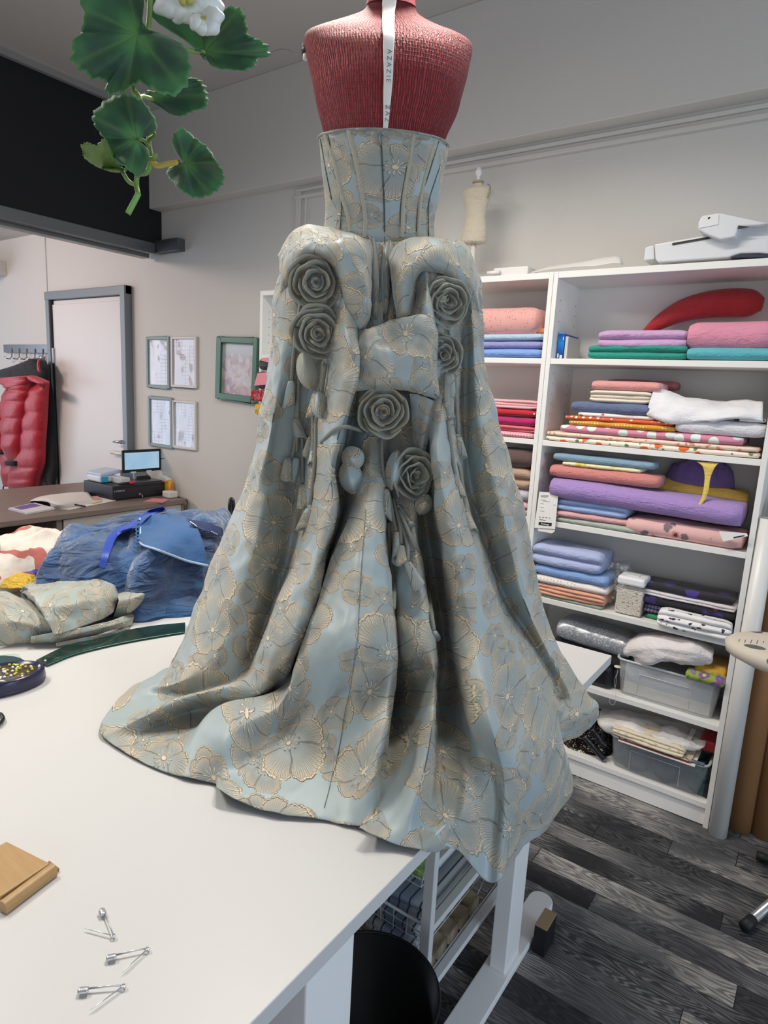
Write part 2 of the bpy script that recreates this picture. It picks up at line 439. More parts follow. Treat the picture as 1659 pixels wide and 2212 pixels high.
from_vf('pull_handle', V, F, plain('white_handle', '#e8e4de', .3), door)

# ------------------------------------------------------------------ bookcases along the wall
YS = 2.4735
ZS = [2.02, 1.696, 1.376, 1.056, .732, .408, .097]
BX = [-2.601, -1.799, -.9955, -.1915]
T = .0187
def bookcase(x0, x1, label, shelves):
    r = empty('bookcase', ((x0+x1)/2, YS+.14, 0))
    tag(r, label, 'bookcase', 'white bookcases along the wall')
    y1 = YW-.003
    for xa, xb in ((x0+.0006, x0+T), (x1-T, x1-.0006)):
        bm = bmesh.new(); bx(bm, xa, xb, YS, y1, 0, 2.02)
        o = from_bm('side_panel', bm, M_white, r, bevel=.0012)
    bm = bmesh.new(); bx(bm, x0+T, x1-T, y1-.008, y1, .08, 2.0)
    from_bm('back_panel', bm, M_white, r)
    for z in shelves:
        th = .024 if z > 2 else .0215
        bm = bmesh.new(); bx(bm, x0+T, x1-T, YS+.0015, y1-.008, z-th, z)
        from_bm('shelf', bm, M_white, r, bevel=.0012)
    bm = bmesh.new(); bx(bm, x0+T, x1-T, YS+.012, YS+.03, 0.004, ZS[6]-.0215)
    from_bm('plinth', bm, M_white, r)
    # rows of shelf-pin holes
    bm = bmesh.new()
    for xx, sg in ((x0+T, 1), (x1-T, -1)):
        for yy in (YS+.05, YS+.22):
            for k in range(44):
                z = .2+k*.04
                if all(abs(z-q) > .03 for q in shelves):
                    bbox(bm, (xx+sg*.0003, yy, z), (.0008, .005, .005))
    from_bm('pin_hole', bm, plain('hole_dark', '#8d8c88', .8), r)['kind'] = 'stuff'
    return r
bookcase(BX[2], BX[3], 'white bookcase on the right, its six shelves piled with folded fabrics', ZS)
bookcase(BX[1], BX[2], 'middle white bookcase, mostly hidden behind the gown, pink fabrics on its shelves', ZS)
bookcase(BX[0], BX[1], 'leftmost white bookcase peeking out left of the gown beside the green picture frame', ZS)

# ------------------------------------------------------------------ cutting table
ZT = .86
XE, YE, YN = -.424, 1.722, -.62
XL = -2.36
table = empty('cutting_table', (-1.3, .8, 0))
tag(table, 'large white cutting table in front, the gown train spread over its edge', 'table')
bm = bmesh.new(); bx(bm, XL, XE, YN, YE, ZT-.026, ZT)
from_bm('table_top', bm, M_table, table, bevel=.0015)
def leg(x0, x1, y0, y1, z0, name='leg'):
    bm = bmesh.new(); bx(bm, x0, x1, y0, y1, z0, ZT-.026); return from_bm(name, bm, M_whitemetal, table, bevel=.003)
def foot(xc, ya, yb, w, z0, z1):
    # flat bar with round ends
    V = []; n = 12
    pts = []
    for k in range(n+1):
        a = math.pi*k/n; pts.append((xc+w/2*math.cos(a), yb-w/2+w/2*math.sin(a)))
    for k in range(n+1):
        a = math.pi+math.pi*k/n; pts.append((xc+w/2*math.cos(a), ya+w/2+w/2*math.sin(a)))
    m = len(pts)
    V = [(p[0], p[1], z0) for p in pts]+[(p[0], p[1], z1) for p in pts]
    F = [tuple(range(m))[::-1], tuple(range(m, 2*m))]+[(i, (i+1) % m, m+(i+1) % m, m+i) for i in range(m)]
    o = from_vf('foot', V, F, M_whitemetal, table, False)
    b = o.modifiers.new('bevel', 'BEVEL'); b.width = .003; b.segments = 2; b.limit_method = 'ANGLE'
    return o
leg(-.566, -.5205, 1.414, 1.505, .022); foot(-.546, 1.05, 1.764, .074, 0.0, .022)
leg(-.520, -.432, .505, .60, .022); foot(-.476, .25, .80, .078, 0.0, .022)
leg(-2.25, -2.19, 1.375, 1.475, .06); leg(-2.25, -2.19, -.2, -.1, .06)
leg(-.53, -.46, -.2, -.1, .0)
bm = bmesh.new(); bx(bm, -2.2, -.52, 1.40, 1.45, ZT-.07, ZT-.026)
from_bm('rail', bm, M_whitemetal, table)
# ------------------------------------------------------------------ the gown and the dress form it hangs on
M_bro = brocade('brocade_fabric', '#a6b4b6', '#dac8aa', '#929c9c')
M_bropale = brocade('brocade_fabric_folded', '#a6b3ae', '#dccdb2', '#979f9b', 8.0, 13.0)
def satin(name, hexc):
    g = G(name); uv = g.co('UV'); c = lin(hexc)
    n = g.noise(uv, 38, 3); k = g.step(g.noise(uv, 16, 2), .52, .60)
    col = g.mix(k, c, lin('#9b9078')); 
    return g.fin(col, .5, 0, g.bump(g.M('ADD', g.M('MULTIPLY', n, .6), g.M('MULTIPLY', g.noise(uv, 700, 1), .12)), .003), Sheen_Weight=.3)
M_satin = satin('brocade_wrong_side', '#999a8d')
M_lining = plain('grey_lining', '#4d5b60', .7)

def dcen(y): return float(np.interp(y, [280, 400, 510, 600, 700, 800, 900, 1000, 1100, 1200, 1300, 1400, 1500, 1600], [1.455, 1.465, 1.47, 1.435, 1.415, 1.405, 1.395, 1.375, 1.345, 1.31, 1.265, 1.21, 1.15, 1.07]))
SIL = [(500, 690, 950), (540, 612, 1008), (600, 597, 1033), (700, 588, 1043), (800, 575, 1049), (900, 560, 1074), (1000, 541, 1102), (1100, 508, 1130), (1200, 459, 1150), (1300, 424, 1170), (1400, 384, 1205), (1500, 330, 1262), (1600, 300, 1290)]
def dbase(x, y):
    yy = [s[0] for s in SIL]
    xl = np.interp(y, yy, [s[1] for s in SIL]); xr = np.interp(y, yy, [s[2] for s in SIL])
    s = (x-(xl+xr)/2)/((xr-xl)/2); s = max(-1, min(1, s))
    c = dcen(y); e = 1.56 if y < 1300 else max(1.40, 1.56-(y-1300)*.0006)
    return e-(e-c)*math.sqrt(max(0, 1-.985*s*s))
def cp(x, y, h):
    """control point: relief h in cm toward the viewer, ('t', z above table in cm), or ('x', X) hanging beside the table edge"""
    if isinstance(h, tuple):
        if h[0] == 't':
            p = onZ(x, y, ZT+.004+h[1]/100)
            return p
        return onX(x, y, h[1])
    return onD(x, y, dbase(x, y)-h/100)
t = lambda h: ('t', h)
X = lambda v: ('x', v)

ROWS = [520, 600, 700, 800, 900, 1000, 1100, 1200, 1300, 1400]
# each column: (x at the ten rows), (relief at the ten rows), then the free lower points down to the hem
COLS = [
 # left silhouette and the outer left panels
 ([672, 598, 588, 575, 560, 541, 508, 459, 424, 384], [0]*10, [(366, 1437, t(3)), (358, 1444, t(1.5)), (350, 1450, t(.3))]),
 ([690, 612, 600, 588, 573, 556, 524, 480, 444, 404], [1, 1, 1, 1.5, 2, 2, 2, 2, 2, 1.5], [(368, 1452, t(4)), (330, 1463, t(2)), (303, 1474, t(.3))]),
 ([700, 628, 622, 606, 590, 570, 540, 510, 474, 434], [1, 1, 1.5, 2, 3, 3.5, 4, 4, 4, 3], [(392, 1468, t(5)), (320, 1487, t(2)), (258, 1506, t(.3))]),
 ([708, 650, 640, 626, 606, 588, 568, 545, 512, 476], [1, 1, 1, 0, 0, 1, 3, 4, 4, 3], [(430, 1480, t(4)), (326, 1506, t(1.5)), (232, 1537, t(.3))]),
 ([714, 676, 664, 652, 636, 620, 604, 586, 556, 522], [1, -1, -2, -3, -3, -2.5, -1.5, 0, 1, 0], [(478, 1478, t(4)), (350, 1518, t(2.4)), (219, 1560, t(.3))]),
 ([718, 700, 692, 686, 668, 656, 644, 624, 590, 555], [1, -2, -3, -5, -5, -5, -5, -5, -4.5, -4], [(512, 1470, t(5)), (370, 1513, t(3.4)), (214, 1577, t(.3))]),
 # fold A
 ([726, 727, 729, 718, 698, 690, 680, 648, 599, 563], [1, 3, 4, 4, 3, 3, 3, 3.5, 4, 4], [(534, 1466, t(8)), (390, 1513, t(5.0)), (222, 1592, t(.4))]),
 ([732, 735, 745, 742, 722, 704, 698, 668, 622, 588], [2, 4, 7, 8, 7, 6, 6, 6.5, 7, 7], [(556, 1500, t(7)), (418, 1534, t(1.2)), (246, 1610, t(.3))]),
 ([740, 740, 760, 766, 744, 718, 716, 690, 658, 624], [2, 3, 7, 8.5, 8, 7, 7, 7, 7.5, 7.5], [(580, 1505, t(4)), (440, 1556, t(.8)), (290, 1636, t(.3))]),
 ([752, 748, 769, 778, 752, 724, 728, 704, 682, 644], [1, 0, 4, 6, 5, 4, 4.5, 4, 4, 4], [(590, 1500, t(5)), (452, 1548, t(2.2)), (338, 1659, t(.3))]),
 # deep valley
 ([768, 764, 772, 776, 762, 738, 742, 712, 688, 648], [0, -2, -2, -2, -5, -6, -8, -8, -8, -6], [(606, 1490, t(8)), (464, 1530, t(5.5)), (392, 1677, t(.4))]),
 # fold B, the wide centre panel
 ([782, 782, 782, 778, 772, 764, 757, 718, 689, 651], [0, -1, -1, -1, -4, -4, 1, 3.5, 5, 6], [(604, 1522, t(8)), (500, 1580, t(6.0)), (464, 1693, t(.3))]),
 ([790, 793, 793, 786, 782, 783, 770, 745, 716, 685], [0, -1, -1, -1, -3, 0, 4, 6.5, 7.5, 8], [(622, 1540, t(6)), (545, 1630, t(2.5)), (468, 1701, t(2.4))]),
 ([798, 800, 800, 793, 791, 791, 780, 763, 745, 727], [0, -.8, -.8, -.8, -2.6, .8, 5.2, 7.4, 8.4, 9], [(690, 1508, t(9)), (634, 1636, t(2.6)), (508, 1728, t(1.4))]),
 ([802, 803, 803, 796, 796, 796, 785, 772, 760, 748], [0, -.6, -.6, -.6, -2.3, 1.2, 5.6, 7.7, 8.7, 9.2], [(722, 1495, t(10)), (680, 1640, t(2.8)), (600, 1757, t(.7))]),
 ([806, 806, 806, 800, 800, 800, 790, 782, 776, 770], [0, -.5, -.5, -.5, -2, 1.5, 6, 8, 9, 9.5], [(757, 1480, t(12)), (727, 1640, t(3.4)), (694, 1767, t(.5))]),
 ([818, 820, 820, 815, 818, 815, 810, 808, 808, 812], [0, 0, 0, 0, -1, 1.5, 6, 8, 9, 9.5], [(802, 1480, t(12)), (772, 1650, t(4.2)), (742, 1779, t(.4))]),
 ([826, 826, 826, 824, 826, 826, 826, 833, 842, 850], [0, 0, 0, 0, -1, 1, 5, 7, 8, 8.5], [(843, 1480, t(13)), (820, 1620, t(8.0)), (776, 1785, t(.5))]),
 ([832, 830, 830, 830, 832, 832, 831, 838, 847, 857], [0, -.3, -.3, -.3, -1, 0, 2, 4, 5, 5.5], [(852, 1480, t(9)), (828, 1640, t(5.0)), (800, 1786, t(1.2))]),
 # hollow, then fold C
 ([838, 838, 838, 838, 840, 842, 834, 842, 850, 860], [0, -1, -1, -1, -3, -3, -2, -1, 0, 0], [(852, 1500, t(1.6)), (830, 1680, t(.7)), (806, 1787, t(.3))]),
 ([848, 848, 848, 850, 855, 858, 850, 856, 862, 872], [0, -1, -1, -2, -4, -3, 0, 1.5, 2, 3], [(876, 1500, t(5)), (850, 1690, t(1.4)), (776, 1790, t(2.6))]),
 ([862, 868, 870, 872, 878, 884, 876, 884, 892, 904], [0, -1, -2, -3, -4, -3, 1, 3, 3.5, 4.5], [(908, 1500, t(8)), (888, 1660, t(4.0)), (822, 1812, t(1.4))]),
 ([876, 890, 896, 900, 905, 905, 896, 908, 922, 938], [0, -1, -2, -2, -2, -2, 1, 3, 3.5, 4.5], [(939, 1500, t(12)), (923, 1640, t(9.0)), (866, 1828, t(.6))]),
 # dark valley beside it
 ([888, 905, 912, 916, 918, 915, 901, 912, 925, 943], [0, -1, -2, -2, -2, -4, -7, -8, -7, -6], [(946, 1510, t(2.2)), (942, 1670, t(.8)), (908, 1838, t(.4))]),
 ([900, 920, 930, 932, 930, 926, 922, 934, 950, 964], [0, 0, 0, 1, 0, -5, -9, -10, -10, -9], [(975, 1520, t(2.5)), (990, 1690, t(1.6)), (944, 1843, X(-.418))]),
 ([910, 930, 938, 944, 934, 930, 936, 950, 964, 976], [1, 1, 1, 3, 3, 1, -2, -3, -3, -2], [(990, 1520, t(5)), (1008, 1700, t(2.6)), (984, 1834, X(-.408))]),
 # fold D, running to the lobe that hangs over the table edge
 ([918, 938, 945, 952, 942, 936, 944, 960, 974, 986], [1, 1, 1, 3, 5, 5, 4, 4, 4, 5], [(1016, 1560, t(9)), (1072, 1690, X(-.398)), (1050, 1905, X(-.372))]),
 ([926, 945, 955, 965, 956, 950, 962, 984, 1004, 1024], [1, 0, 0, 2, 6, 7, 7, 8, 8, 8], [(1062, 1560, t(12)), (1091, 1700, X(-.378)), (1084, 1897, X(-.352))]),
 ([934, 956, 966, 978, 970, 970, 984, 1012, 1038, 1060], [1, -1, -1, 0, 3, 5, 7, 8, 8, 8], [(1092, 1540, t(9)), (1130, 1690, X(-.365)), (1128, 1833, X(-.372))]),
 ([940, 972, 980, 990, 984, 988, 1000, 1034, 1060, 1094], [1, -2, -3, -3, -2, 0, 2, 4, 4.5, 6], [(1130, 1520, t(8)), (1176, 1680, X(-.36)), (1190, 1783, X(-.375))]),
 ([945, 986, 996, 1000, 1000, 1004, 1016, 1050, 1080, 1126], [1, -2, -4, -6, -6, -5, -4, -3, -2, 2], [(1162, 1510, t(7)), (1206, 1630, X(-.365)), (1236, 1706, X(-.38))]),
 ([950, 1000, 1010, 1012, 1012, 1014, 1030, 1060, 1094, 1156], [1, -1, -3, -5, -5, -5, -5, -5, -4, -2], [(1188, 1500, X(-.435)), (1212, 1580, X(-.39)), (1226, 1640, X(-.395))]),
 # outer right panels
 ([956, 1010, 1020, 1024, 1030, 1036, 1056, 1082, 1114, 1166], [0, 0, 0, 0, 0, 0, -.5, -1, -1, -1], [(1203, 1495, X(-.45)), (1216, 1560, X(-.41)), (1218, 1606, X(-.405))]),
 ([962, 1020, 1030, 1036, 1048, 1062, 1084, 1108, 1134, 1180], [0, 0, .5, 1, 1.5, 2.5, 3, 3, 3, 2], [(1232, 1500, X(-.42)), (1250, 1550, X(-.385)), (1252, 1592, X(-.39))]),
 ([968, 1028, 1038, 1044, 1062, 1086, 1110, 1132, 1154, 1194], [0, 0, .5, .5, 1, 1.5, 1.5, 1.5, 1.5, 1], [(1252, 1495, X(-.41)), (1278, 1535, X(-.372)), (1280, 1566, X(-.375))]),
 ([972, 1033, 1043, 1049, 1074, 1102, 1130, 1150, 1170, 1205], [0]*10, [(1262, 1490, X(-.41)), (1286, 1512, X(-.385)), (1290, 1530, X(-.375))]),
]
HS = [1, 1, 1.05, 1.15, 1.35, 1.6, 1.75, 1.75, 1.7, 1.6]
def build_cols(cols, rows):
    A = []
    for xs, hs, low in cols:
        c = [cp(x, y, h*k) for x, y, h, k in zip(xs, rows, hs, HS)]
        c += [cp(q[0], q[1], t(q[2][1]*1.25) if q[2][0] == 't' and q[2][1] > 1.3 and i_ < 2 else q[2]) for i_, q in enumerate(low)]
        A.append(c)
    return np.array(A).transpose(1, 0, 2)      # rows x cols x 3
ctrl = build_cols(COLS, ROWS)
# the hidden far side, so the skirt closes round the form
far = []
for s in (.12, .3, .5, .7, .88):
    col = []
    for i in range(ctrl.shape[0]):
        a, b = ctrl[i, -1], ctrl[i, 0]
        w = np.linalg.norm(a-b)
        p = a+(b-a)*s; q = p+FH*(.42*w*math.sin(math.pi*s)*(.8 if i < 9 else .5))
        q[2] = max(q[2], ZT+.004)
        if i >= ctrl.shape[0]-1: q[2] = ZT+.004
        q[0] = min(q[0], XE-.03) if i > 8 and q[1] > .5 else q[0]; q[1] = min(q[1], YE-.03)
        col.append(q)
    far.append(np.array(col))
def densify(C, nu=8, nv=10, cu=.5):
    D = catmull(C, nv); return catmull(D.transpose(1, 0, 2), nu, cu).transpose(1, 0, 2)
full = np.concatenate([ctrl]+[f[:, None] for f in far]+[ctrl[:, :1]], axis=1)
SK = densify(full, 7, 11, .36)
SK = crumple(SK, .0055, 12.0)
SK = crumple(SK, .0016, 34.0, 5)
SK[:, -1] = SK[:, 0]
# the cloth lies on the table, never in it
inside = (SK[..., 0] < XE-.002) & (SK[..., 1] < YE)
SK[..., 2] = np.where(inside, np.maximum(SK[..., 2], ZT+.004), SK[..., 2])
near = (SK[..., 2] < ZT+.004) & ~inside
SK[..., 0] = np.where(near, np.maximum(SK[..., 0], XE+.006), SK[..., 0])

def skirt_uv(A):
    """pattern laid over the folds: width measured straight across, length along the cloth"""
    nr, nc = A.shape[:2]
    u = (A@_R0)*1.10; u = u-u[:, 15*7:15*7+1]
    dv = np.linalg.norm(np.diff(A, axis=0), axis=2); v = np.concatenate([np.zeros((1, nc)), np.cumsum(dv, 0)], 0)
    k = np.exp(-np.linspace(-2.4, 2.4, 61)**2/2); k /= k.sum()
    vs = np.array([np.convolve(np.concatenate([r[-31:-1], r, r[1:31]]), k, 'valid') for r in v])
    far_ = 35*7
    u[:, far_:] = u[:, far_:far_+1]+np.cumsum(np.concatenate([np.zeros((nr, 1)), np.linalg.norm(np.diff(A[:, far_:], axis=1), axis=2)], 1), 1)
    return np.stack([u, -vs], 2).reshape(-1, 2)
gown = empty('gown', (float(SK[0, :, 0].mean()), float(SK[0, :, 1].mean()), ZT))
tag(gown, 'grey blue and gold floral brocade gown with fabric roses and a long train', 'dress')
V, F = grid_vf(SK); F = [f[::-1] for f in F]
skirt = from_vf('skirt', V, F, [M_bro, M_lining], gown, True, skirt_uv(SK))
so = skirt.modifiers.new('thickness', 'SOLIDIFY'); so.thickness = .0022; so.offset = -1; so.material_offset = 1; so.material_offset_rim = 0
ss = skirt.modifiers.new('smooth', 'SUBSURF'); ss.levels = 1; ss.render_levels = 1
bvh_skirt = BVHTree.FromPolygons([Vector(v) for v in V], F)

tube('seam', [tuple(p+(EYE-p)/np.linalg.norm(EYE-p)*.0012) for p in SK[66:-2:2, 15*7]], .0006, plain('grey_seam', '#6d7572', .7), gown, 6)
# hem binding
hem = SK[-1, :35*7+1]
def patch(name, P, mat, parent, nu=9, nv=9, amp=.003, thick=.002, seed=3, uvo=(0, 0)):
    C = np.array([[cp(*q) for q in r] for r in P])
    A = crumple(densify(C, nu, nv), amp, 15.0, seed)
    v, f = grid_vf(A); f = [q[::-1] for q in f]; uv = arc_uv(A)+np.array(uvo)
    o = from_vf(name, v, f, [mat, M_lining], parent, True, uv)
    s = o.modifiers.new('thickness', 'SOLIDIFY'); s.thickness = thick; s.offset = -1; s.material_offset = 1; s.material_offset_rim = 0
    s2 = o.modifiers.new('smooth', 'SUBSURF'); s2.levels = 1; s2.render_levels = 1
    return o, A
# left puff: a rolled pleat with a tail falling toward the middle
patch('bustle_drape', [
 [(600, 560, 0), (628, 520, 0), (665, 500, 0), (700, 502, 0), (740, 508, 0), (775, 515, 0), (800, 528, 0)],
 [(600, 554, 2), (624, 506, 3), (662, 485, 4), (692, 487, 4), (735, 497, 4), (772, 506, 4), (802, 522, 2)],
 [(602, 572, 4), (634, 518, 8), (666, 500, 9.5), (700, 504, 9.5), (745, 512, 10), (782, 520, 9), (803, 545, 4)],
 [(602, 592, 4.5), (642, 540, 10), (674, 524, 11), (706, 530, 11), (750, 536, 11.5), (788, 552, 9.5), (804, 590, 4.5)],
 [(603, 612, 3.5), (646, 560, 8.5), (678, 546, 9.5), (710, 556, 10), (752, 576, 10.5), (790, 600, 9), (804, 640, 4)],
 [(604, 640, 2), (648, 570, 3.5), (682, 558, 3.5), (716, 574, 5), (752, 620, 8.5), (790, 650, 7.5), (799, 680, 3)],
 [(606, 670, 1), (650, 574, -2), (684, 562, -3), (720, 582, -2), (748, 668, 5), (778, 700, 5), (790, 708, 2)],
 [(608, 700, 0), (654, 600, -4), (688, 590, -5), (722, 620, -4), (748, 700, 2), (772, 716, 3), (786, 716, 1)],
], M_bro, gown, uvo=(.3, .2), amp=.0045)
# right puff
patch('bustle_drape', [
 [(842, 560, 1), (858, 536, 1), (885, 522, 0), (920, 520, 0), (960, 520, 0), (1000, 538, 0), (1034, 600, -1)],
 [(840, 556, 3), (856, 528, 3), (884, 513, 3), (922, 512, 3), (964, 514, 2.5), (1008, 532, 2), (1036, 600, 1)],
 [(842, 580, 4.5), (864, 548, 6.5), (890, 532, 7.5), (926, 528, 7.5), (970, 534, 6.5), (1016, 556, 3.5), (1040, 640, 2)],
 [(846, 620, 5), (866, 582, 8), (892, 560, 9), (928, 552, 8.5), (972, 560, 7), (1020, 590, 3), (1042, 680, 1.5)],
 [(850, 655, 5), (868, 620, 8), (896, 580, 8.5), (930, 572, 7.5), (972, 582, 6), (1024, 620, 2.5), (1043, 710, 1)],
 [(856, 690, 4), (876, 668, 6), (900, 596, 5), (930, 586, 4.5), (970, 596, 3), (1026, 650, 1), (1044, 740, 0)],
 [(858, 705, 2), (890, 680, 3), (908, 600, 1), (932, 590, 0), (966, 600, -1), (1028, 680, -1), (1045, 760, -1)],
], M_bro, gown, seed=8, uvo=(.8, .5))
# the fold that drops from the right puff and hides the edge of the right roses
patch('bustle_drape', [
 [(900, 600, 1), (910, 590, 2), (918, 585, 3), (924, 588, 2), (926, 592, 0)],
 [(898, 640, 1), (912, 620, 4), (922, 610, 6), (930, 616, 4), (932, 630, 0)],
 [(890, 680, 3), (906, 670, 5), (922, 664, 8), (936, 668, 6), (938, 690, 0)],
 [(880, 720, 4), (905, 720, 6), (926, 720, 8.5), (940, 724, 7), (942, 740, 0)],
 [(880, 780, 4), (905, 785, 6), (930, 785, 8), (944, 790, 7), (944, 800, 0)],
 [(885, 845, 3), (915, 848, 5), (936, 850, 7), (950, 860, 6), (950, 866, 0)],
], M_bro, gown, seed=5, uvo=(1.3, .1))
# swag across the middle
patch('swag', [
 [(770, 716, 0), (800, 716, 1), (836, 704, 2), (880, 696, 3), (918, 690, 4), (938, 690, 3)],
 [(770, 712, 3), (802, 707, 5), (838, 696, 6), (880, 688, 7), (918, 682, 8), (940, 684, 6)],
 [(774, 742, 6), (806, 738, 8), (838, 738, 7), (884, 730, 9), (920, 725, 9.5), (944, 730, 7)],
 [(777, 778, 6.5), (814, 776, 9.5), (850, 776, 8.5), (890, 778, 10), (922, 778, 9.5), (946, 784, 6.5)],
 [(772, 815, 6), (812, 816, 9), (856, 820, 8.5), (894, 826, 8.5), (926, 830, 8), (950, 842, 6)],
 [(764, 842, 4.5), (808, 840, 6), (856, 842, 6), (896, 846, 6), (930, 858, 5.5), (956, 872, 4.5)],
 [(768, 846, 0), (808, 838, 1.5), (856, 838, 1.5), (896, 842, 1.5), (930, 854, 1.5), (953, 876, 1)],
], M_bro, gown, seed=11, amp=.006, uvo=(.55, 1.1))
# hanging flap under the swag, right of the centre rose
patch('bustle_drape', [
 [(884, 850, 3), (905, 852, 4), (930, 862, 5), (954, 874, 4.5)],
 [(886, 880, 2), (905, 885, 3.5), (925, 895, 5), (946, 900, 4)],
 [(890, 920, 1), (903, 925, 2.5), (916, 935, 4), (928, 938, 3)],
 [(893, 960, 0), (900, 970, 1.5), (908, 985, 3), (914, 996, 2)],
], M_bro, gown, seed=15, uvo=(.1, 1.6))

# gathered pleats of the waist over the zip
for xa, ya, xb, yb, r in ((778, 520, 768, 640, 1.2), (797, 518, 800, 600, 1.0), (842, 520, 838, 590, 1.0), (806, 516, 812, 690, .9), (834, 524, 832, 680, .9)):
    P = [onD(xa+(xb-xa)*k/6, ya+(yb-ya)*k/6, dbase(820, ya+(yb-ya)*k/6)-.004) for k in range(7)]
    o = tube('pleat', P, [.003, .009*r, .012*r, .012*r, .011*r, .009*r, .003], M_bro, gown, 10, 1)

# bodice
BOD = [(279, 688, 971), (300, 691, 970), (340, 694, 962), (380, 698, 955), (420, 702, 947), (450, 703, 941), (480, 700, 940), (505, 696, 944), (530, 700, 940), (560, 700, 940)]
DA = 1.545            # distance to the axis of the form
def ring(y, xl, xr, n, ratio, rot=0.0, dz=None):
    pl, pr = onD(xl, y, DA), onD(xr, y, DA); c = (pl+pr)/2; hw = np.linalg.norm(pr-pl)/2*.995
    rt = (pr-pl); rt[2] = 0; rt /= np.linalg.norm(rt)
    zc = c[2] if dz is None else float(onD((xl+xr)/2, y, DA-hw*ratio)[2])
    out = []
    for k in range(n):
        a = 2*math.pi*k/n
        # a superellipse-like section, flatter across the back
        ca, sa = math.cos(a), math.sin(a)
        out.append(np.array([c[0], c[1], zc])+rt*hw*ca-FH*hw*ratio*(sa*(1.0 if sa < 0 else .98)))
    return np.array(out)
NB = 96
bod = np.array([ring(y, xl, xr, NB, .52, dz=1) for y, xl, xr in BOD])
# the neckline is cut level, a touch higher at the zip
BODD = catmull(bod, 6)
V, F = grid_vf(BODD, True)
u = np.arange(NB)/NB*.66
uv = np.array([(u[j]+.21, -i*.0068+.4) for i in range(BODD.shape[0]) for j in range(NB)])
bodice = from_vf('bodice', V, F, [M_bro, M_lining], gown, True, uv)
so = bodice.modifiers.new('thickness', 'SOLIDIFY'); so.thickness = .004; so.offset = -1; so.material_offset = 1
bvh_bod = BVHTree.FromPolygons([Vector(v) for v in V], F)
def hit(bvh, x, y, off=.0, default=None):
    r = ray(x, y); r = r/np.linalg.norm(r)
    h = bvh.ray_cast(Vector(EYE), Vector(r))
    if h[0] is None:
        return default if default is not None else onD(x, y, dbase(x, y)-off)
    return np.array(h[0])-r*off
# boning channels, seams and zip
M_bone = plain('gold_seam_tape', '#b5ae9a', .55, bump=.002, bscale=300)
M_seam = plain('dark_seam', '#3f4a4a', .8)
CH = [[(752, 280), (768, 345), (782, 420), (789, 470), (787, 512)], [(702, 290), (722, 350), (738, 420), (752, 470), (757, 500)],
      [(894, 292), (885, 350), (873, 420), (868, 512)], [(941, 302), (928, 345), (910, 420), (903, 516)]]
for L in CH:
    P = catmull(np.array([hit(bvh_bod, x, y, .0010) for x, y in L]), 6)
    tn = np.gradient(P, axis=0); tn /= np.linalg.norm(tn, axis=1, keepdims=True)
    nrm = EYE-P; nrm /= np.linalg.norm(nrm, axis=1, keepdims=True)
    side = np.cross(tn, nrm); side /= np.linalg.norm(side, axis=1, keepdims=True)
    A = np.stack([P-side*.0045, P-side*.0028+nrm*.0016, P+side*.0028+nrm*.0016, P+side*.0045], 1)
    v, f = grid_vf(A); f = [q[::-1] for q in f]; from_vf('boning_channel', v, f, M_bone, gown, True, arc_uv(A)+np.array([.1, .3]))
for L in ([(708, 292), (736, 420), (735, 495)], [(692, 300), (706, 380), (716, 430)], [(948, 305), (925, 380), (905, 440), (900, 500)], [(965, 312), (940, 390), (926, 440), (926, 510)], [(879, 360), (866, 440), (866, 510)]):
    tube('seam', catmull(np.array([hit(bvh_bod, x, y, .0006) for x, y in L]), 6), .0011, M_seam, gown, 6)
P = catmull(np.array([hit(bvh_bod, x, y, .0014) for x, y in ((822, 287), (825, 340), (828, 400), (830, 450), (831, 500))]), 6)
zipr = tube('zip', P, .0014, M_seam, gown, 6)
P2 = np.array([onD(x, y, dbase(x, y)-.006) for x, y in ((831, 510), (831, 560), (830, 620), (829, 690))])
tube('zip_tail', catmull(P2, 4), .0010, M_seam, gown, 6)
p = hit(bvh_bod, 822, 286, .005); q = hit(bvh_bod, 821, 314, .006)
pv, pf = tube_vf([p, p*.6+q*.4, p*.35+q*.65, q], [.002, .0022, .0028, .0024], 8)
pull = from_vf('zip_pull', pv, pf, plain('grey_green_enamel', '#7d908f', .35, .4), gown)
pull['label'] = 'grey green zip pull'
# corded top edge
tube('neckline_piping', list(BODD[0])+[BODD[0][0]], .0028, M_bro, gown, 6, 1)

# dress form
form = empty('dress_form', tuple(bod[4].mean(0)[:2])+(ZT,))
tag(form, 'headless dress form in shirred red fabric standing on the table inside the gown', 'dress form')
def red_mat():
    g = G('red_shirred_fabric'); uv = g.co('UV'); x, y, z = g.xyz(uv)
    wob = g.noise(uv, 55, 2); wob2 = g.noise(uv, 9, 3)
    line = g.M('SINE', g.M('ADD', g.M('MULTIPLY', x, 1350.0), g.M('MULTIPLY', g.noise(g.scale(uv, (210, 48, 1)), 1.0, 2), 9.0)))
    rows = g.M('FRACT', g.M('ADD', g.M('MULTIPLY', y, 95.0), g.M('MULTIPLY', wob2, .6)))
    stitch = g.M('SUBTRACT', 1.0, g.step(g.M('ABSOLUTE', g.M('SUBTRACT', rows, .5)), .02, .16))
    h = g.M('SUBTRACT', g.M('MULTIPLY', line, .5), g.M('MULTIPLY', stitch, .22))
    c = g.mix(g.step(line, -.9, .4), lin('#741a20'), lin('#a83338'))
    return g.fin(c, .65, 0, g.bump(h, .0028), Sheen_Weight=.08)
M_red = red_mat()
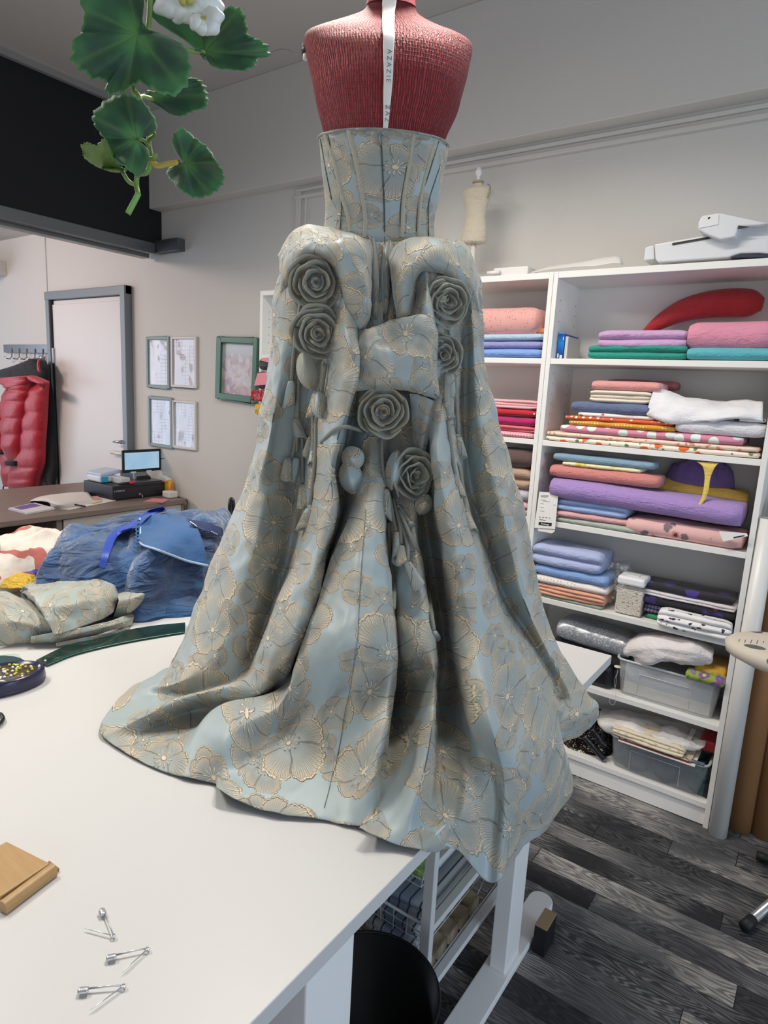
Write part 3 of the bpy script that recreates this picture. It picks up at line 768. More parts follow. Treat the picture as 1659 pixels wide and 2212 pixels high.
TOR = [(420, 722, 926, .46), (330, 706, 953, .47), (285, 696, 967, .49), (240, 684, 988, .56), (200, 676, 999, .66), (160, 668, 1010, .62), (130, 661, 1016, .56), (106, 657, 1021, .46), (92, 657, 1021, .40), (82, 662, 1014, .36), (70, 684, 993, .33), (58, 712, 962, .31), (45, 745, 932, .31), (32, 776, 909, .34), (20, 790, 899, .40), (4, 794, 897, .46), (-30, 796, 896, .48)]
tor = np.array([ring(y, xl, xr, NB, ra) for y, xl, xr, ra in TOR])
TORD = catmull(tor, 5)
V, F = grid_vf(TORD, True); F.append(tuple((TORD.shape[0]-1)*NB+k for k in range(NB)))
uv = np.array([(j/NB*.8, i*.0085) for i in range(TORD.shape[0]) for j in range(NB)])
torso = from_vf('torso', V, F, M_red, form, True, uv)
V0, F0 = grid_vf(TORD, True)
bvh_tor = BVHTree.FromPolygons([Vector(v) for v in V0], F0)
M_redplain = plain('red_cover', '#a8404a', .6, bump=.0008, bscale=400)
nk = np.array([ring(y, xl, xr, 48, .50) for y, xl, xr in ((14, 792, 898), (2, 793, 897), (-40, 797, 896), (-90, 799, 896))])
nv, nf = grid_vf(catmull(nk, 4)*1.0, True)
cN = nk.mean((0, 1)); nv = np.array(nv); nv[:, :2] = cN[:2]+(nv[:, :2]-cN[:2])*1.012
neck = from_vf('neck', nv, nf, M_redplain, form)
# arm plate and its white screw seen at the left edge
pa = onD(664, 112, DA+.005)
lathe('arm_plate', [(.0, 0), (.012, 0), (.013, .010), (.012, .02), (0, .022)], plain('black_plastic', '#1c1c1f', .4), form, 24, tuple(pa-np.array([0, 0, .007])))
pb = onD(660, 129, DA+.0)
lathe('arm_screw', [(.0, 0), (.006, 0), (.006, .012), (0, .014)], plain('ivory_plastic', '#e6e0d4', .4), form, 12, tuple(pb))
axc = tor[2].mean(0)
lathe('stand_post', [(.016, ZT+.02), (.016, 1.75)], M_steel, form, 16, (axc[0], axc[1], 0))
lathe('stand_base', [(.16, ZT), (.16, ZT+.012), (.03, ZT+.03), (.016, ZT+.05)], plain('black_base', '#17171a', .4), form, 32, (axc[0], axc[1], 0))

# white satin hanger ribbon down the back of the form
RB = [(845, -30, 30), (843, -10, 30), (841, 6, 30), (840, 18, 28), (839, 28, 27), (839, 38, 27), (839, 50, 26), (839, 64, 26), (840, 80, 25), (839, 120, 22), (839, 160, 20), (837, 200, 18), (835, 240, 14), (833, 272, 11), (831, 290, 9)]
A = []
for x, y, w in RB:
    row = []
    for k in (-1, -.33, .33, 1):
        p = hit(bvh_tor, x+k*w/2, y, (.009 if abs(k) < 1 else .0082) if y < 100 else .0035 if abs(k) < 1 else .0028, default=onD(x, y, DA-.05))
        row.append(p)
    A.append(row)
A = densify(np.array(A), 3, 5)
v, f = grid_vf(A)
rib = from_vf('satin_ribbon', v, f, plain('white_satin', '#f2efe9', .4, bump=.0005, bscale=50), None, True, arc_uv(A))
m = rib.modifiers.new('thickness', 'SOLIDIFY'); m.thickness = .0008
tag(rib, 'white printed satin ribbon hanging down the back of the red dress form', 'ribbon')
def text_on(name, s, x, y, hpx, bvh, mat, parent, vert=True, off=.010, dist=None):
    c = bpy.data.curves.new(name, 'FONT'); c.body = s; c.align_x = 'CENTER'; c.align_y = 'CENTER'; c.extrude = .0002
    p = hit(bvh, x, y, off) if bvh is not None else dist
    d = float((p-EYE)@FH)
    c.size = hpx/FPX*d*1.4
    if vert: c.space_character = 1.5
    o = bpy.data.objects.new(name, c); COL.objects.link(o); c.materials.append(mat)
    right, up = Vector(_R0), Vector((0, 0, 1))
    nr = right.cross(up)
    Mx = Matrix(((right.x, up.x, nr.x), (right.y, up.y, nr.y), (right.z, up.z, nr.z))).to_4x4()
    o.matrix_world = Matrix.Translation(Vector(p)) @ Mx @ (Matrix.Rotation(-math.pi/2, 4, 'Z') if vert else Matrix())
    bpy.context.view_layer.update()
    dg = bpy.context.evaluated_depsgraph_get()
    me = bpy.data.meshes.new_from_object(o.evaluated_get(dg)); mw = o.matrix_world.copy()
    bpy.data.objects.remove(o)
    me.transform(mw)
    return link(name, me, None, parent, False)
M_ink = plain('grey_print', '#6b6a6c', .6)
text_on('lettering', 'AZAZIE', 840, 142, 9, bvh_tor, M_ink, rib)
text_on('lettering', 'AZAZ', 837, 238, 9, bvh_tor, M_ink, rib)

# ------------------------------------------------------------------ fabric roses
def rose(x, y, rpx, d_off=.03, seed=1, squash=1.0, tilt=(0, 0), dist=None):
    rd = random.Random(seed)
    p0 = hit(bvh_skirt, x, y, 0) if dist is None else onD(x, y, dist)
    c = np.array(p0)
    n = (EYE-c); n /= np.linalg.norm(n); n = n+CR*tilt[0]+CU*tilt[1]; n /= np.linalg.norm(n)
    ex = np.cross(np.array([0, 0, 1.]), n); ex /= np.linalg.norm(ex); ey = np.cross(n, ex)
    d = float((c-EYE)@CF); R = rpx/FPX*d
    V, F, U = [], [], []
    def strip(r0, r1, a0, a1, hb, ht, wav, ph, lean=.0):
        """a petal: a bent band from radius r0 to r1 between two angles, height hb..ht, rolled-over lip"""
        nn = 26; base = len(V)
        prof = [(-.08, 0.0), (0.0, .35), (.04, .72), (.09, .96), (.125, 1.03), (.155, 1.02), (.165, .95)]
        m = len(prof)
        for i in range(nn+1):
            tt = i/nn; a = a0+(a1-a0)*tt
            fade = min(1, 5*tt, 5*(1-tt))
            rr = r0+(r1-r0)*tt
            rr *= 1+wav*math.sin(3*a+ph)+.03*math.sin(7*a+ph*2)
            hh = (ht-hb)*(.62+.38*fade)*(1+.15*math.sin(2*a+ph)+.05*math.sin(5*a+ph))
            for k, (dr, dh) in enumerate(prof):
                q = rr+R*dr*(.7+.6*lean)
                V.append(c+(ex*math.cos(a)+ey*math.sin(a)*squash)*q+n*(hb+hh*dh)); U.append((rr*(a-a0)+seed, k*.012))
        for i in range(nn):
            for k in range(m-1):
                F.append((base+i*m+k, base+(i+1)*m+k, base+(i+1)*m+k+1, base+i*m+k+1))
    H = R*.74
    a = rd.random()*6
    strip(.03*R, .09*R, a, a+5.2, .08*R, H*1.05, .06, rd.random()*6)
    strip(.13*R, .20*R, a+2, a+6.4, .06*R, H*1.02, .06, rd.random()*6)
    for (r0, npt, hh) in ((.27, 3, 1.0), (.47, 3, .86), (.70, 4, .62)):
        for q in range(npt):
            span = 2*math.pi/npt*(1.35+.25*rd.random()); a += 2*math.pi/npt*(.92+.16*rd.random())
            j = (rd.random()-.5)*.05
            strip((r0+j)*R, (r0+j+.11+.03*rd.random())*R, a, a+span, 0, H*hh*(.9+.22*rd.random()), .045+.05*rd.random(), rd.random()*6, r0*1.3)
    o = from_vf('rose', V, F, M_satin, gown, True, U)
    s = o.modifiers.new('thickness', 'SOLIDIFY'); s.thickness = R*.026; s.offset = 0
    s2 = o.modifiers.new('smooth', 'SUBSURF'); s2.levels = 1; s2.render_levels = 1
    # a round pad behind the petals closes the flower
    return o
rose(682, 609, 60, seed=1, dist=1.425)
rose(687, 719, 57, seed=2, dist=1.425)
rose(961, 652, 52, seed=3, dist=1.42, tilt=(.25, 0))
rose(948, 767, 48, seed=4, dist=1.43, tilt=(.25, 0))
rose(828, 890, 55, seed=5, dist=1.375)
rose(884, 1023, 52, seed=6, dist=1.355, tilt=(.45, -.1), squash=1.1)
# cupped leaves beside the lower rose and centre
def leaf_petal(x, y, wpx, hpx, d, mat, rot=0, cup=.02):
    c = onD(x, y, d); k = d/FPX
    A = []
    for i in range(9):
        v = i/8; wv = math.sin(math.pi*min(1, max(.02, v*.96+.02)))**.6
        row = []
        for j in range(9):
            s = (j/8*2-1)
            px, py = s*wv*wpx/2*k, (.5-v)*hpx*k
            rx = px*math.cos(rot)-py*math.sin(rot); ry = px*math.sin(rot)+py*math.cos(rot)
            z = cup*(1-s*s)*math.sin(math.pi*v)-.006*abs(math.sin(s*2))
            row.append(c+CR*rx+CU*ry-FH*z)
        A.append(row)
    A = densify(np.array(A), 2, 2); v, f = grid_vf(A)
    o = from_vf('fabric_petal', v, f, mat, gown, True, arc_uv(A)+np.array([x*.01, y*.01]))
    s = o.modifiers.new('thickness', 'SOLIDIFY'); s.thickness = .002
leaf_petal(762, 990, 48, 52, 1.345, M_bro, .5); leaf_petal(758, 1032, 50, 74, 1.335, M_bro, .25)
leaf_petal(852, 1016, 36, 86, 1.33, M_bro, -.15); leaf_petal(662, 800, 40, 80, 1.39, M_satin, .2)
leaf_petal(915, 1090, 36, 46, 1.33, M_bro, -.4); leaf_petal(690, 875, 34, 56, 1.37, M_bro, .1)

# cords with folded bell tips
M_cord = plain('grey_green_cord', '#888a80', .6, bump=.002, bscale=160)
def cord(L, tip=None, off=.012, r=.0042):
    P = [hit(bvh_skirt, x, y, off) for x, y in L]
    # keep the cord hanging in front of the deepest folds
    P = catmull(np.array(P), 6)
    k = np.ones(5)/5
    Q = P.copy()
    for ax in range(3):
        e = np.concatenate([[P[0, ax]]*2, P[:, ax], [P[-1, ax]]*2]); Q[:, ax] = np.convolve(e, k, 'valid')
    tube('cord', list(Q), r, M_cord, gown, 8, 1)
    if tip: bell(L[-1][0], L[-1][1], *tip, off=off+.004)
def bell(x, y, lpx, wpx, ang=0., off=.016, mat=None):
    a = hit(bvh_skirt, x, y, off); d = float((a-EYE)@FH); k = d/FPX
    b = hit(bvh_skirt, x+math.sin(ang)*lpx, y+math.cos(ang)*lpx, off)
    ax = b-a; ln = np.linalg.norm(ax); ax /= ln; ln = lpx*k; n = EYE-a; n /= np.linalg.norm(n); s = np.cross(ax, n); s /= np.linalg.norm(s); n = np.cross(s, ax)
    V, F, U = [], [], []; N = 20; w = wpx*k/2
    prof = [(0, .25), (.04, .5), (.2, .62), (.5, .78), (.8, .98), (1.0, 1.08)]
    for i, (tz, rr) in enumerate(prof):
        for j in range(N):
            th = 2*math.pi*j/N
            q = w*rr*(1+.12*math.sin(3*th+x))*(1 if i < 5 else 1)
            z = tz*ln*(1+(.16*math.sin(th*1+x) if tz > .7 else 0))
            V.append(a+ax*z+s*math.cos(th)*q+n*math.sin(th)*q*.55); U.append((j/N*.1+x*.01, i*.012+y*.01))
    for i in range(len(prof)-1):
        for j in range(N): F.append((i*N+j, i*N+(j+1) % N, (i+1)*N+(j+1) % N, (i+1)*N+j))
    F.append(tuple(range(N))[::-1])
    o = from_vf('bell_tip', V, F, mat or M_bro, gown, True, U)
    m = o.modifiers.new('thickness', 'SOLIDIFY'); m.thickness = .0018
for L, tip in [
 ([(650, 650), (640, 720), (632, 790), (630, 824)], (52, 22, -.1)),
 ([(655, 770), (643, 850), (640, 900), (638, 905)], (48, 24, .25)),
 ([(646, 780), (644, 860), (640, 990)], (46, 26, -.35)),
 ([(652, 930), (653, 1000), (654, 1048)], (56, 24, .05)),
 ([(700, 775), (694, 830), (686, 846)], (56, 30, -.1)),
 ([(704, 775), (690, 880), (672, 945)], (40, 20, -.2)),
 ([(676, 890), (676, 960), (676, 975)], (34, 20, 0)),
 ([(682, 900), (680, 1000), (668, 1100)], (46, 24, -.3)),
 ([(640, 930), (632, 985), (622, 990)], (44, 22, -.1)),
 ([(968, 700), (974, 740), (982, 760)], (44, 20, .1)),
 ([(962, 800), (962, 860), (964, 870)], (46, 20, .2)),
 ([(975, 720), (985, 860), (990, 945)], (46, 22, .15)),
 ([(966, 900), (976, 980), (984, 1030)], (46, 20, .25)),
 ([(990, 990), (1006, 1090), (1008, 1108)], (48, 24, .25)),
 ([(824, 940), (826, 1000), (834, 1058)], (60, 18, .02)),
 ([(818, 940), (835, 1040), (850, 1120), (858, 1150)], (66, 22, .02)),
 ([(846, 1070), (864, 1130), (868, 1180)], (40, 24, .05)),
 ([(850, 1085), (880, 1170), (880, 1216)], (62, 26, .45)),
 ([(858, 1090), (900, 1190), (920, 1240), (930, 1310), (938, 1366)], (54, 22, .22)),
 ([(840, 1120), (842, 1200), (852, 1260), (850, 1320)], None),
 ([(690, 960), (735, 920), (790, 935)], None),
 ([(858, 1090), (872, 1110), (886, 1130)], (50, 20, .5)),
]:
    cord(L, tip)
# ------------------------------------------------------------------ folded fabrics
GF = 'folded fabrics on the bookcase shelves'
def fold_mesh(name, X0, X1, z0, z1, Yf, dep, mat, n=2, seed=0, z0r=None, z1r=None, bulge=.5, rough=.004, endin=.8):
    """a folded length of cloth: n layers seen as soft rolls along its front edge"""
    rd = random.Random(seed*7+3); NX = 26
    if z0r is None: z0r = z0
    if z1r is None: z1r = z0r+(z1-z0)
    V, F = [], []
    K = 7
    for i in range(NX):
        s = i/(NX-1); x = X0+(X1-X0)*s
        e = min(1.0, min(s, 1-s)*9+.0); e = endin+(1-endin)*math.sin(min(1, e)*math.pi/2)
        za, zb = z0+(z0r-z0)*s, z1+(z1r-z1)*s
        H = zb-za; lay = H/n
        pts = []
        for k in range(n):
            nz = noise.noise(Vector((x*9, seed*3.1+k*1.7, 0)))
            dy = (noise.noise(Vector((x*4, seed+k*2.3, 5)))*.018+noise.noise(Vector((x*17, seed+k*3.3, 2)))*.005+ (rd.random()-.5)*.0)
            for q in range(K):
                a = -math.pi/2+math.pi*(q+.5)/K
                zz = za+lay*(k+.5)+math.sin(a)*lay*.5
                if 0 < k < n: zz += nz*lay*.10*math.cos(a)
                yy = Yf+dy+lay*bulge*1.0-math.cos(a)*lay*bulge*1.6
                pts.append([x, yy, zz])
        ymid = Yf+dep
        top = [[x, Yf+dep*f, zb+rough*noise.noise(Vector((x*11, f*5, seed+.3)))-(.0 if f < .9 else lay*.2)] for f in (.2, .45, .7, .95)]
        back = [[x, ymid, zb-lay*.4], [x, ymid, za+lay*.3]]
        bot = [[x, Yf+dep*f, za] for f in (.9, .5, .1)]
        ring = pts+top+back+bot
        cz = (za+zb)/2
        for p in ring:
            p[2] = cz+(p[2]-cz)*e
            if p[2] < za: p[2] = za
            p[1] = Yf+dep*.5+(p[1]-Yf-dep*.5)*(.9+.1*e)
        V += ring; m = len(ring)
    for i in range(NX-1):
        for k in range(m): F.append((i*m+k, i*m+(k+1) % m, (i+1)*m+(k+1) % m, (i+1)*m+k))
    for b, rev in ((0, False), ((NX-1)*m, True)):
        c = len(V); P = np.array(V[b:b+m]).mean(0); P[0] += (-1 if b == 0 else 1)*.006; V.append(list(P))
        for k in range(m):
            f = (b+k, c, b+(k+1) % m); F.append(f if not rev else f[::-1])
    o = from_vf(name, V, F, mat, None, True)
    return o
_ft = {}
def fold(label, cat, p0, p1, yb, yt, mat, n=2, z0=None, Yf=None, dep=.2, seed=None, name='folded_fabric', group=GF, sl=0.0, th=None, **k):
    Yf = YS+.012 if Yf is None else Yf
    xm = (p0+p1)/2; ym = (yb+yt)/2
    A, B = onY(p0, ym, Yf), onY(p1, ym, Yf)
    if z0 is None: z0 = onY(xm, yb, Yf)[2]
    if Yf > YS-.01:
        lo_, hi_ = (BX[2]+T+.004, BX[3]-T-.004) if (A[0]+B[0])/2 > BX[2] else (BX[1]+T+.004, BX[2]-T-.004)
        A[0] = max(A[0], lo_); B[0] = min(B[0], hi_)
    z1 = onY(xm, yt, Yf)[2] if th is None else z0+th
    o = fold_mesh(name, A[0], B[0], z0+.0006, z1, Yf, dep, mat, n, seed if seed is not None else int(p0+yt), z0+.0006-sl, z1-sl, **k)
    tag(o, label, cat, group)
    return z1
def crumple_heap(name, c, ex, ey, rx, ry, h, mat, seed=0, N=44, rough=.35, freq=3.0, parent=None, flat=.5, ridged=True, octv=4):
    """a loose heap of cloth: a closed mound with sharp random folds"""
    V, F = [], []; c = np.array(c, float); ex = np.array(ex, float); ey = np.array(ey, float)
    for i in range(N+1):
        r = i/N
        for j in range(2*N):
            a = 2*math.pi*j/(2*N)
            w = 1+.16*noise.noise(Vector((math.cos(a)*1.3, math.sin(a)*1.3, seed)))
            px, py = r*w*math.cos(a), r*w*math.sin(a)
            q = Vector((px*freq, py*freq, seed*2.7))
            f = noise.fractal(q, 1.0, 2.1, octv)
            rg = 1-abs(noise.noise(q*1.1+Vector((9, 3, 1))))*1.8 if ridged else 0
            z = h*max(0, 1-r**(2/flat))**.6*(1+rough*(f*.8+rg*.5))
            V.append(c+ex*rx*px+ey*ry*py+np.array([0, 0, max(0.0, z)+.001]))
    m = 2*N
    for i in range(N):
        for j in range(m): F.append((i*m+j, i*m+(j+1) % m, (i+1)*m+(j+1) % m, (i+1)*m+j))
    F = [f[::-1] for f in F]
    F.append(tuple(N*m+j for j in range(m)))
    return from_vf(name, V, F, mat, parent, True)

# ---- right bookcase, top shelf
z = ZS[1]
fold('teal folded fabric, bottom of the short stack on the top right shelf', 'fabric', 1272, 1482, 775, 744, cloth('teal_cotton', '#1f9180'), 2, z)
fold('lilac folded fabric lying on the teal one', 'fabric', 1295, 1483, 745, 712, cloth('lilac_cotton', '#c39cc4'), 2, z+.039, seed=4)
fold('aqua folded fabric under the thick pink one', 'fabric', 1485, 1672, 777, 749, cloth('aqua_cotton', '#57aeb8'), 1, z, seed=9)
fold('thick rose pink fabric on top of the aqua one', 'fabric', 1487, 1672, 747, 693, cloth('rose_cotton', '#d58aa2'), 1, z+.0365, seed=12, bulge=.28)
# red pressing cushion behind them
Yh = YS+.20
P = [onY(x, y, Yh) for x, y in ((1376, 742), (1402, 714), (1436, 690), (1478, 670), (1530, 658), (1580, 654), (1622, 655), (1648, 657))]
R = [.010, .020, .032, .042, .048, .050, .046, .022]
V, F = tube_vf(catmull(np.array(P), 5), list(catmull(np.array(R)[:, None], 5)[:, 0]), 20)
V = [np.array(v) for v in V]
o = from_vf('pressing_cushion', V, F, cloth('red_canvas', '#a3242b'), None, True)
tag(o, 'long curved red pressing cushion resting behind the lilac and pink fabrics', 'cushion')
# blue box and the pale box beside it
bxo = empty('carton', tuple(onY(1208, 773, YS+.06)*np.array([1, 1, 0])+np.array([0, 0, z])))
tag(bxo, 'tall narrow blue carton standing in the left corner of the top right shelf', 'box')
g = G('blue_carton_print'); v = g.xyz(g.co())
cc = g.ramp(g.M('MULTIPLY', g.M('SUBTRACT', v[2], z), 1/.10), [(0, lin('#14245c')), (.35, lin('#0d5fb5')), (.62, lin('#1a86d8')), (1, lin('#123f93'))])
M_bl = g.fin(cc, .35)
xa, xb = BX[2]+T+.004, BX[2]+T+.030
box_obj('carton_body', xa, xb, YS+.05, YS+.21, z+.001, z+.098, M_bl, bxo, .001)
box_obj('hang_tab', xa+.004, xb-.004, YS+.05, YS+.056, z+.098, z+.104, plain('light_blue_card', '#4f9be0', .4), bxo, .001)
box_obj('print_panel', xa+.003, xa+.009, YS+.0492, YS+.05, z+.006, z+.022, plain('white_print', '#e8ebf2', .5), bxo)
box_obj('print_panel', xa+.013, xb-.003, YS+.0492, YS+.05, z+.004, z+.016, plain('white_print', '#e8ebf2', .5), bxo)
box_obj('print_panel', xb-.006, xb-.003, YS+.0492, YS+.05, z+.074, z+.086, plain('white_print', '#e8ebf2', .5), bxo)
o = box_obj('flat_carton', xb+.002, xb+.014, YS+.055, YS+.20, z+.001, z+.088, plain('pale_carton', '#c7c6c2', .5), None, .001)
tag(o, 'flat pale carton standing against the tall blue one', 'box')

# ---- right bookcase, second shelf
z = ZS[2]
z = fold('cream fabric with orange clementines, bottom of the second shelf', 'fabric', 1179, 1642, 968, 956, floral('clementine_print', '#efe3d3', '#e8682a', '#f0813c', '#5c8a5a', 20, .42, 34), 1, z, seed=1, th=.0205)
z = fold('peach fabric with small animals, second from the bottom on the second shelf', 'fabric', 1181, 1641, 956, 944, floral('peach_print', '#ecd2bd', '#c9a59b', '#8fb0aa', '#d88f6f', 26, .30, 40), 1, z, seed=2, th=.018)
z2 = fold('pink fabric with white sheep, long piece under the mustard and white rolls', 'fabric', 1212, 1606, 947, 924, dots('sheep_print', '#d0849c', '#dfe5df', 19, .36, .5, '#d3dcd6'), 1, z, seed=3, th=.030)
z3 = fold('mustard fabric with pale dots under the orange one', 'fabric', 1230, 1458, 926, 913, dots('mustard_dots', '#d7972b', '#f0dca6', 90, .26, .1), 1, z2, seed=4, th=.021)
z3 = fold('orange fabric with white dots between mustard and rosebud pieces', 'fabric', 1223, 1454, 913, 903, dots('orange_dots', '#d95f2a', '#f1e7dc', 40, .24, .3), 1, z3, seed=5, th=.015)
z3 = fold('white rosebud fabric under the denim blue one', 'fabric', 1250, 1412, 904, 893, floral('rosebud_print', '#ece6e2', '#cf4d55', '#a93440', '#8aa882', 24, .28, 40), 1, z3, seed=6, th=.016)
z3 = fold('denim blue folded fabric in the tall stack on the second shelf', 'fabric', 1236, 1404, 898, 868, cloth('denim_blue', '#5f6c8c'), 1, z3, seed=7, th=.041, bulge=.35)
z3 = fold('speckled cream fabric folded in loops above the denim blue one', 'fabric', 1274, 1404, 882, 849, dots('cream_speckle', '#ddd2c2', '#b8a48f', 120, .14, .9), 3, z3, seed=8, th=.045, bulge=.7)
fold('salmon pink fabric at the top of the tall stack on the second shelf', 'fabric', 1279, 1424, 851, 823, cloth('salmon_cotton', '#d99793'), 1, z3, seed=9, th=.036, bulge=.4)
fold('dusky rose fabric lying behind the salmon one', 'fabric', 1312, 1459, 838, 813, cloth('dusky_rose', '#b06269'), 1, z3+.012, Yf=YS+.135, dep=.10, seed=10, th=.034)
zw = fold('white cotton roll under the big crumpled white fabric', 'fabric', 1458, 1653, 958, 911, cloth('white_cotton', '#d9d7dc'), 1, z2, seed=11, th=.052, bulge=.3)
fold('black and white cow print fabric peeping out between two white pieces', 'fabric', 1578, 1650, 917, 908, dots('cow_print', '#e9e7e4', '#17171a', 26, .40, .9), 1, zw, seed=12, th=.013)
def sheet(name, rows, mat, Y=None, d=None, nu=7, nv=7, amp=.003, thick=.002, seed=1, parent=None, conv=None, flip=True, sc=15., uvo=(0, 0)):
    """cloth through control points (x, y, Y or conv parameter)"""
    C = np.array([[conv(*q) for q in r] for r in rows])
    A = crumple(densify(C, nu, nv), amp, sc, seed); v, f = grid_vf(A)
    if flip: f = [q[::-1] for q in f]
    o = from_vf(name, v, f, mat, parent, True, arc_uv(A)+np.array(uvo))
    s = o.modifiers.new('thickness', 'SOLIDIFY'); s.thickness = thick; s.offset = -1
    return o
cY = lambda x, y, k=0: onY(x, y, YS+.012-k/100)
o = sheet('crumpled_fabric', [
 [(1416, 838, -16), (1430, 840, -12), (1480, 862, -12), (1540, 868, -14), (1600, 866, -15), (1646, 868, -16)],
 [(1416, 832, -3), (1442, 845, -3), (1488, 858, -6), (1545, 866, -8), (1605, 864, -9), (1647, 868, -10)],
 [(1405, 862, 0), (1440, 868, 1), (1490, 875, 0), (1548, 878, -1), (1608, 876, -1), (1648, 880, -2)],
 [(1398, 884, 1), (1432, 892, 2.5), (1484, 893, 2), (1546, 895, 2), (1608, 893, 2), (1648, 896, 1)],
 [(1396, 897, 0), (1430, 908, 2.5), (1470, 914, 1.5), (1540, 908, 2.5), (1600, 904, 2), (1648, 912, 1)],
 [(1400, 898, -3), (1436, 911, 0), (1474, 913, -2), (1540, 906, -3), (1600, 900, -3), (1646, 908, -3)],
], cloth('white_poplin', '#e4e2e6', crease=.006), conv=cY, amp=.006, seed=4)
tag(o, 'big crumpled white cotton piece at the right of the second shelf', 'fabric', GF)

# ---- right bookcase, third shelf
z = ZS[3]
za = fold('pale sage fabric, bottom of the third shelf', 'fabric', 1200, 1376, 1145, 1128, cloth('sage_cotton', '#a9b0a6'), 1, z, seed=1, th=.022)
za = fold('pink waffle fabric between the sage and light blue ones', 'fabric', 1201, 1366, 1130, 1112, cloth('pink_waffle', '#d9a3a4', kind='crinkle'), 1, za, seed=2, th=.026)
za = fold('light blue fabric in two folds under the big lilac one', 'fabric', 1203, 1354, 1108, 1068, cloth('sky_cotton', '#93a9d4'), 2, za, seed=3, th=.048)
zf = fold('pale pink fabric with dark flowers at the right of the third shelf', 'fabric', 1352, 1606, 1172, 1128, floral('dark_flower_print', '#dcaeaa', '#c98388', '#5c2b3a', '#7d6a6d', 15, .22, 18), 1, z, seed=4, th=.062, bulge=.3, rough=.008)
lil = cloth('lilac_muslin', '#a184c0', kind='crinkle', rough=.9)
fold('long lilac muslin roll sagging across the third shelf', 'fabric', 1188, 1606, 1105, 1060, lil, 1, za, seed=5, th=.082, sl=.016, bulge=.36, Yf=YS-.004, endin=.9)
zl = za+.082
fold('yellow muslin with a frayed end behind the lilac roll', 'fabric', 1262, 1618, 1060, 1030, cloth('yellow_muslin', '#dcb84f', kind='crinkle'), 1, zl-.045, seed=6, th=.088, sl=.028, Yf=YS+.14, dep=.10)
za = fold('salmon muslin block lying on the lilac roll', 'fabric', 1190, 1426, 1035, 998, cloth('salmon_muslin', '#cc807a', kind='crinkle'), 1, zl, seed=7, th=.050, dep=.12, bulge=.35)
za = fold('thin lemon print fabric between salmon and grey blue pieces', 'fabric', 1217, 1384, 1002, 989, floral('lemon_print', '#e3dcb0', '#d8c24a', '#cdb53a', '#5f9a86', 24, .34, 36), 1, za, seed=8, th=.016, dep=.12)
fold('grey blue muslin at the top left of the third shelf', 'fabric', 1197, 1414, 992, 972, cloth('grey_blue_muslin', '#7f9db2', kind='crinkle'), 1, za, seed=9, th=.030, dep=.12, bulge=.4)
c = onY(1512, 1032, YS+.20)
o = crumple_heap('crumpled_fabric', (c[0], YS+.195, zl+.016), (1, 0, 0), (0, 1, 0), .125, .055, .075, cloth('violet_jersey', '#75609a', crease=.006), 3, 30, .7, 2.6)
tag(o, 'crumpled violet jersey lying on the yellow muslin', 'fabric', GF)
rows = [[(1505, 997, 0), (1530, 998, 0), (1552, 1000, 0)], [(1518, 1008, 1), (1532, 1010, 1.2), (1544, 1010, 1)], [(1522, 1030, 1), (1529, 1031, 1.2), (1535, 1032, 1)], [(1519, 1060, 1.6), (1525, 1061, 2), (1530, 1062, 1.6)], [(1512, 1082, 2.4), (1516, 1083, 2.6), (1520, 1084, 2.4)], [(1498, 1104, 3), (1499, 1104.5, 3), (1500, 1105, 3)]]
o = sheet('fabric_tie', rows, cloth('yellow_tie', '#dcbf5e'), conv=cY, amp=.001)
tag(o, 'frayed yellow strip hanging down over the lilac roll', 'fabric strip')
# shop tag on the shelf edge
def card(name, corners, mat, Y, thick=.0008, parent=None):
    P = [onY(x, y, Y) for x, y in corners]; n = np.array([0, thick, 0])
    V = P+[p+n for p in P]; m = len(P)
    F = [tuple(range(m)), tuple(range(m, 2*m))[::-1]]+[(i, m+i, m+(i+1) % m, (i+1) % m) for i in range(m)]
    o = from_vf(name, V, F, mat, parent, False); return o
M_paper = plain('white_card', '#e9e6e1', .55)
M_inkd = plain('black_ink', '#26262a', .6)
Yt = YS-.010
t0 = empty('shop_tag', tuple(onY(1180, 1105, Yt)))
tag(t0, 'white shop label clipped over the third shelf edge beside the light blue fabric', 'label')
card('card_face', [(1165, 1062), (1206, 1065), (1199, 1143), (1154, 1140)], M_paper, Yt, parent=t0)
card('curled_end', [(1161, 1141), (1199, 1144), (1197, 1149), (1192, 1152), (1163, 1147)], M_paper, Yt+.003, parent=t0)
card('name_plate', [(1164, 1127), (1192, 1130), (1191, 1137), (1163, 1134)], M_inkd, Yt-.0006, parent=t0)
M_pi = plain('grey_print_ink', '#77757a', .6)
bm = bmesh.new()
for k in range(13):
    p = onY(1169+k*1.25, 1071.5, Yt-.0006); bbox(bm, tuple(p), (.0006+.0007*(k % 3 == 0), .0004, .0085))
p = onY(1176, 1074, Yt-.0006); bbox(bm, tuple(p), (.024, .0003, .0006))
from_bm('barcode', bm, M_pi, t0)
for k, (xx, yy, w) in enumerate(((1174, 1080, 16), (1180, 1083, 22), (1171, 1088, 10), (1198, 1091, 8), (1171, 1096, 10), (1171, 1104, 13), (1166, 1117, 5), (1173, 1117.5, 5), (1180, 1118, 5), (1187, 1119, 5), (1172, 1123, 18))):
    p = onY(xx, yy, Yt-.0006); bm = bmesh.new(); bbox(bm, tuple(p), (w/FPX*2.0, .0004, .0012 if k < 6 else .0026)); from_bm('text_line', bm, M_pi, t0)
pt = onY(1177.5, 1132.5, Yt-.0012)
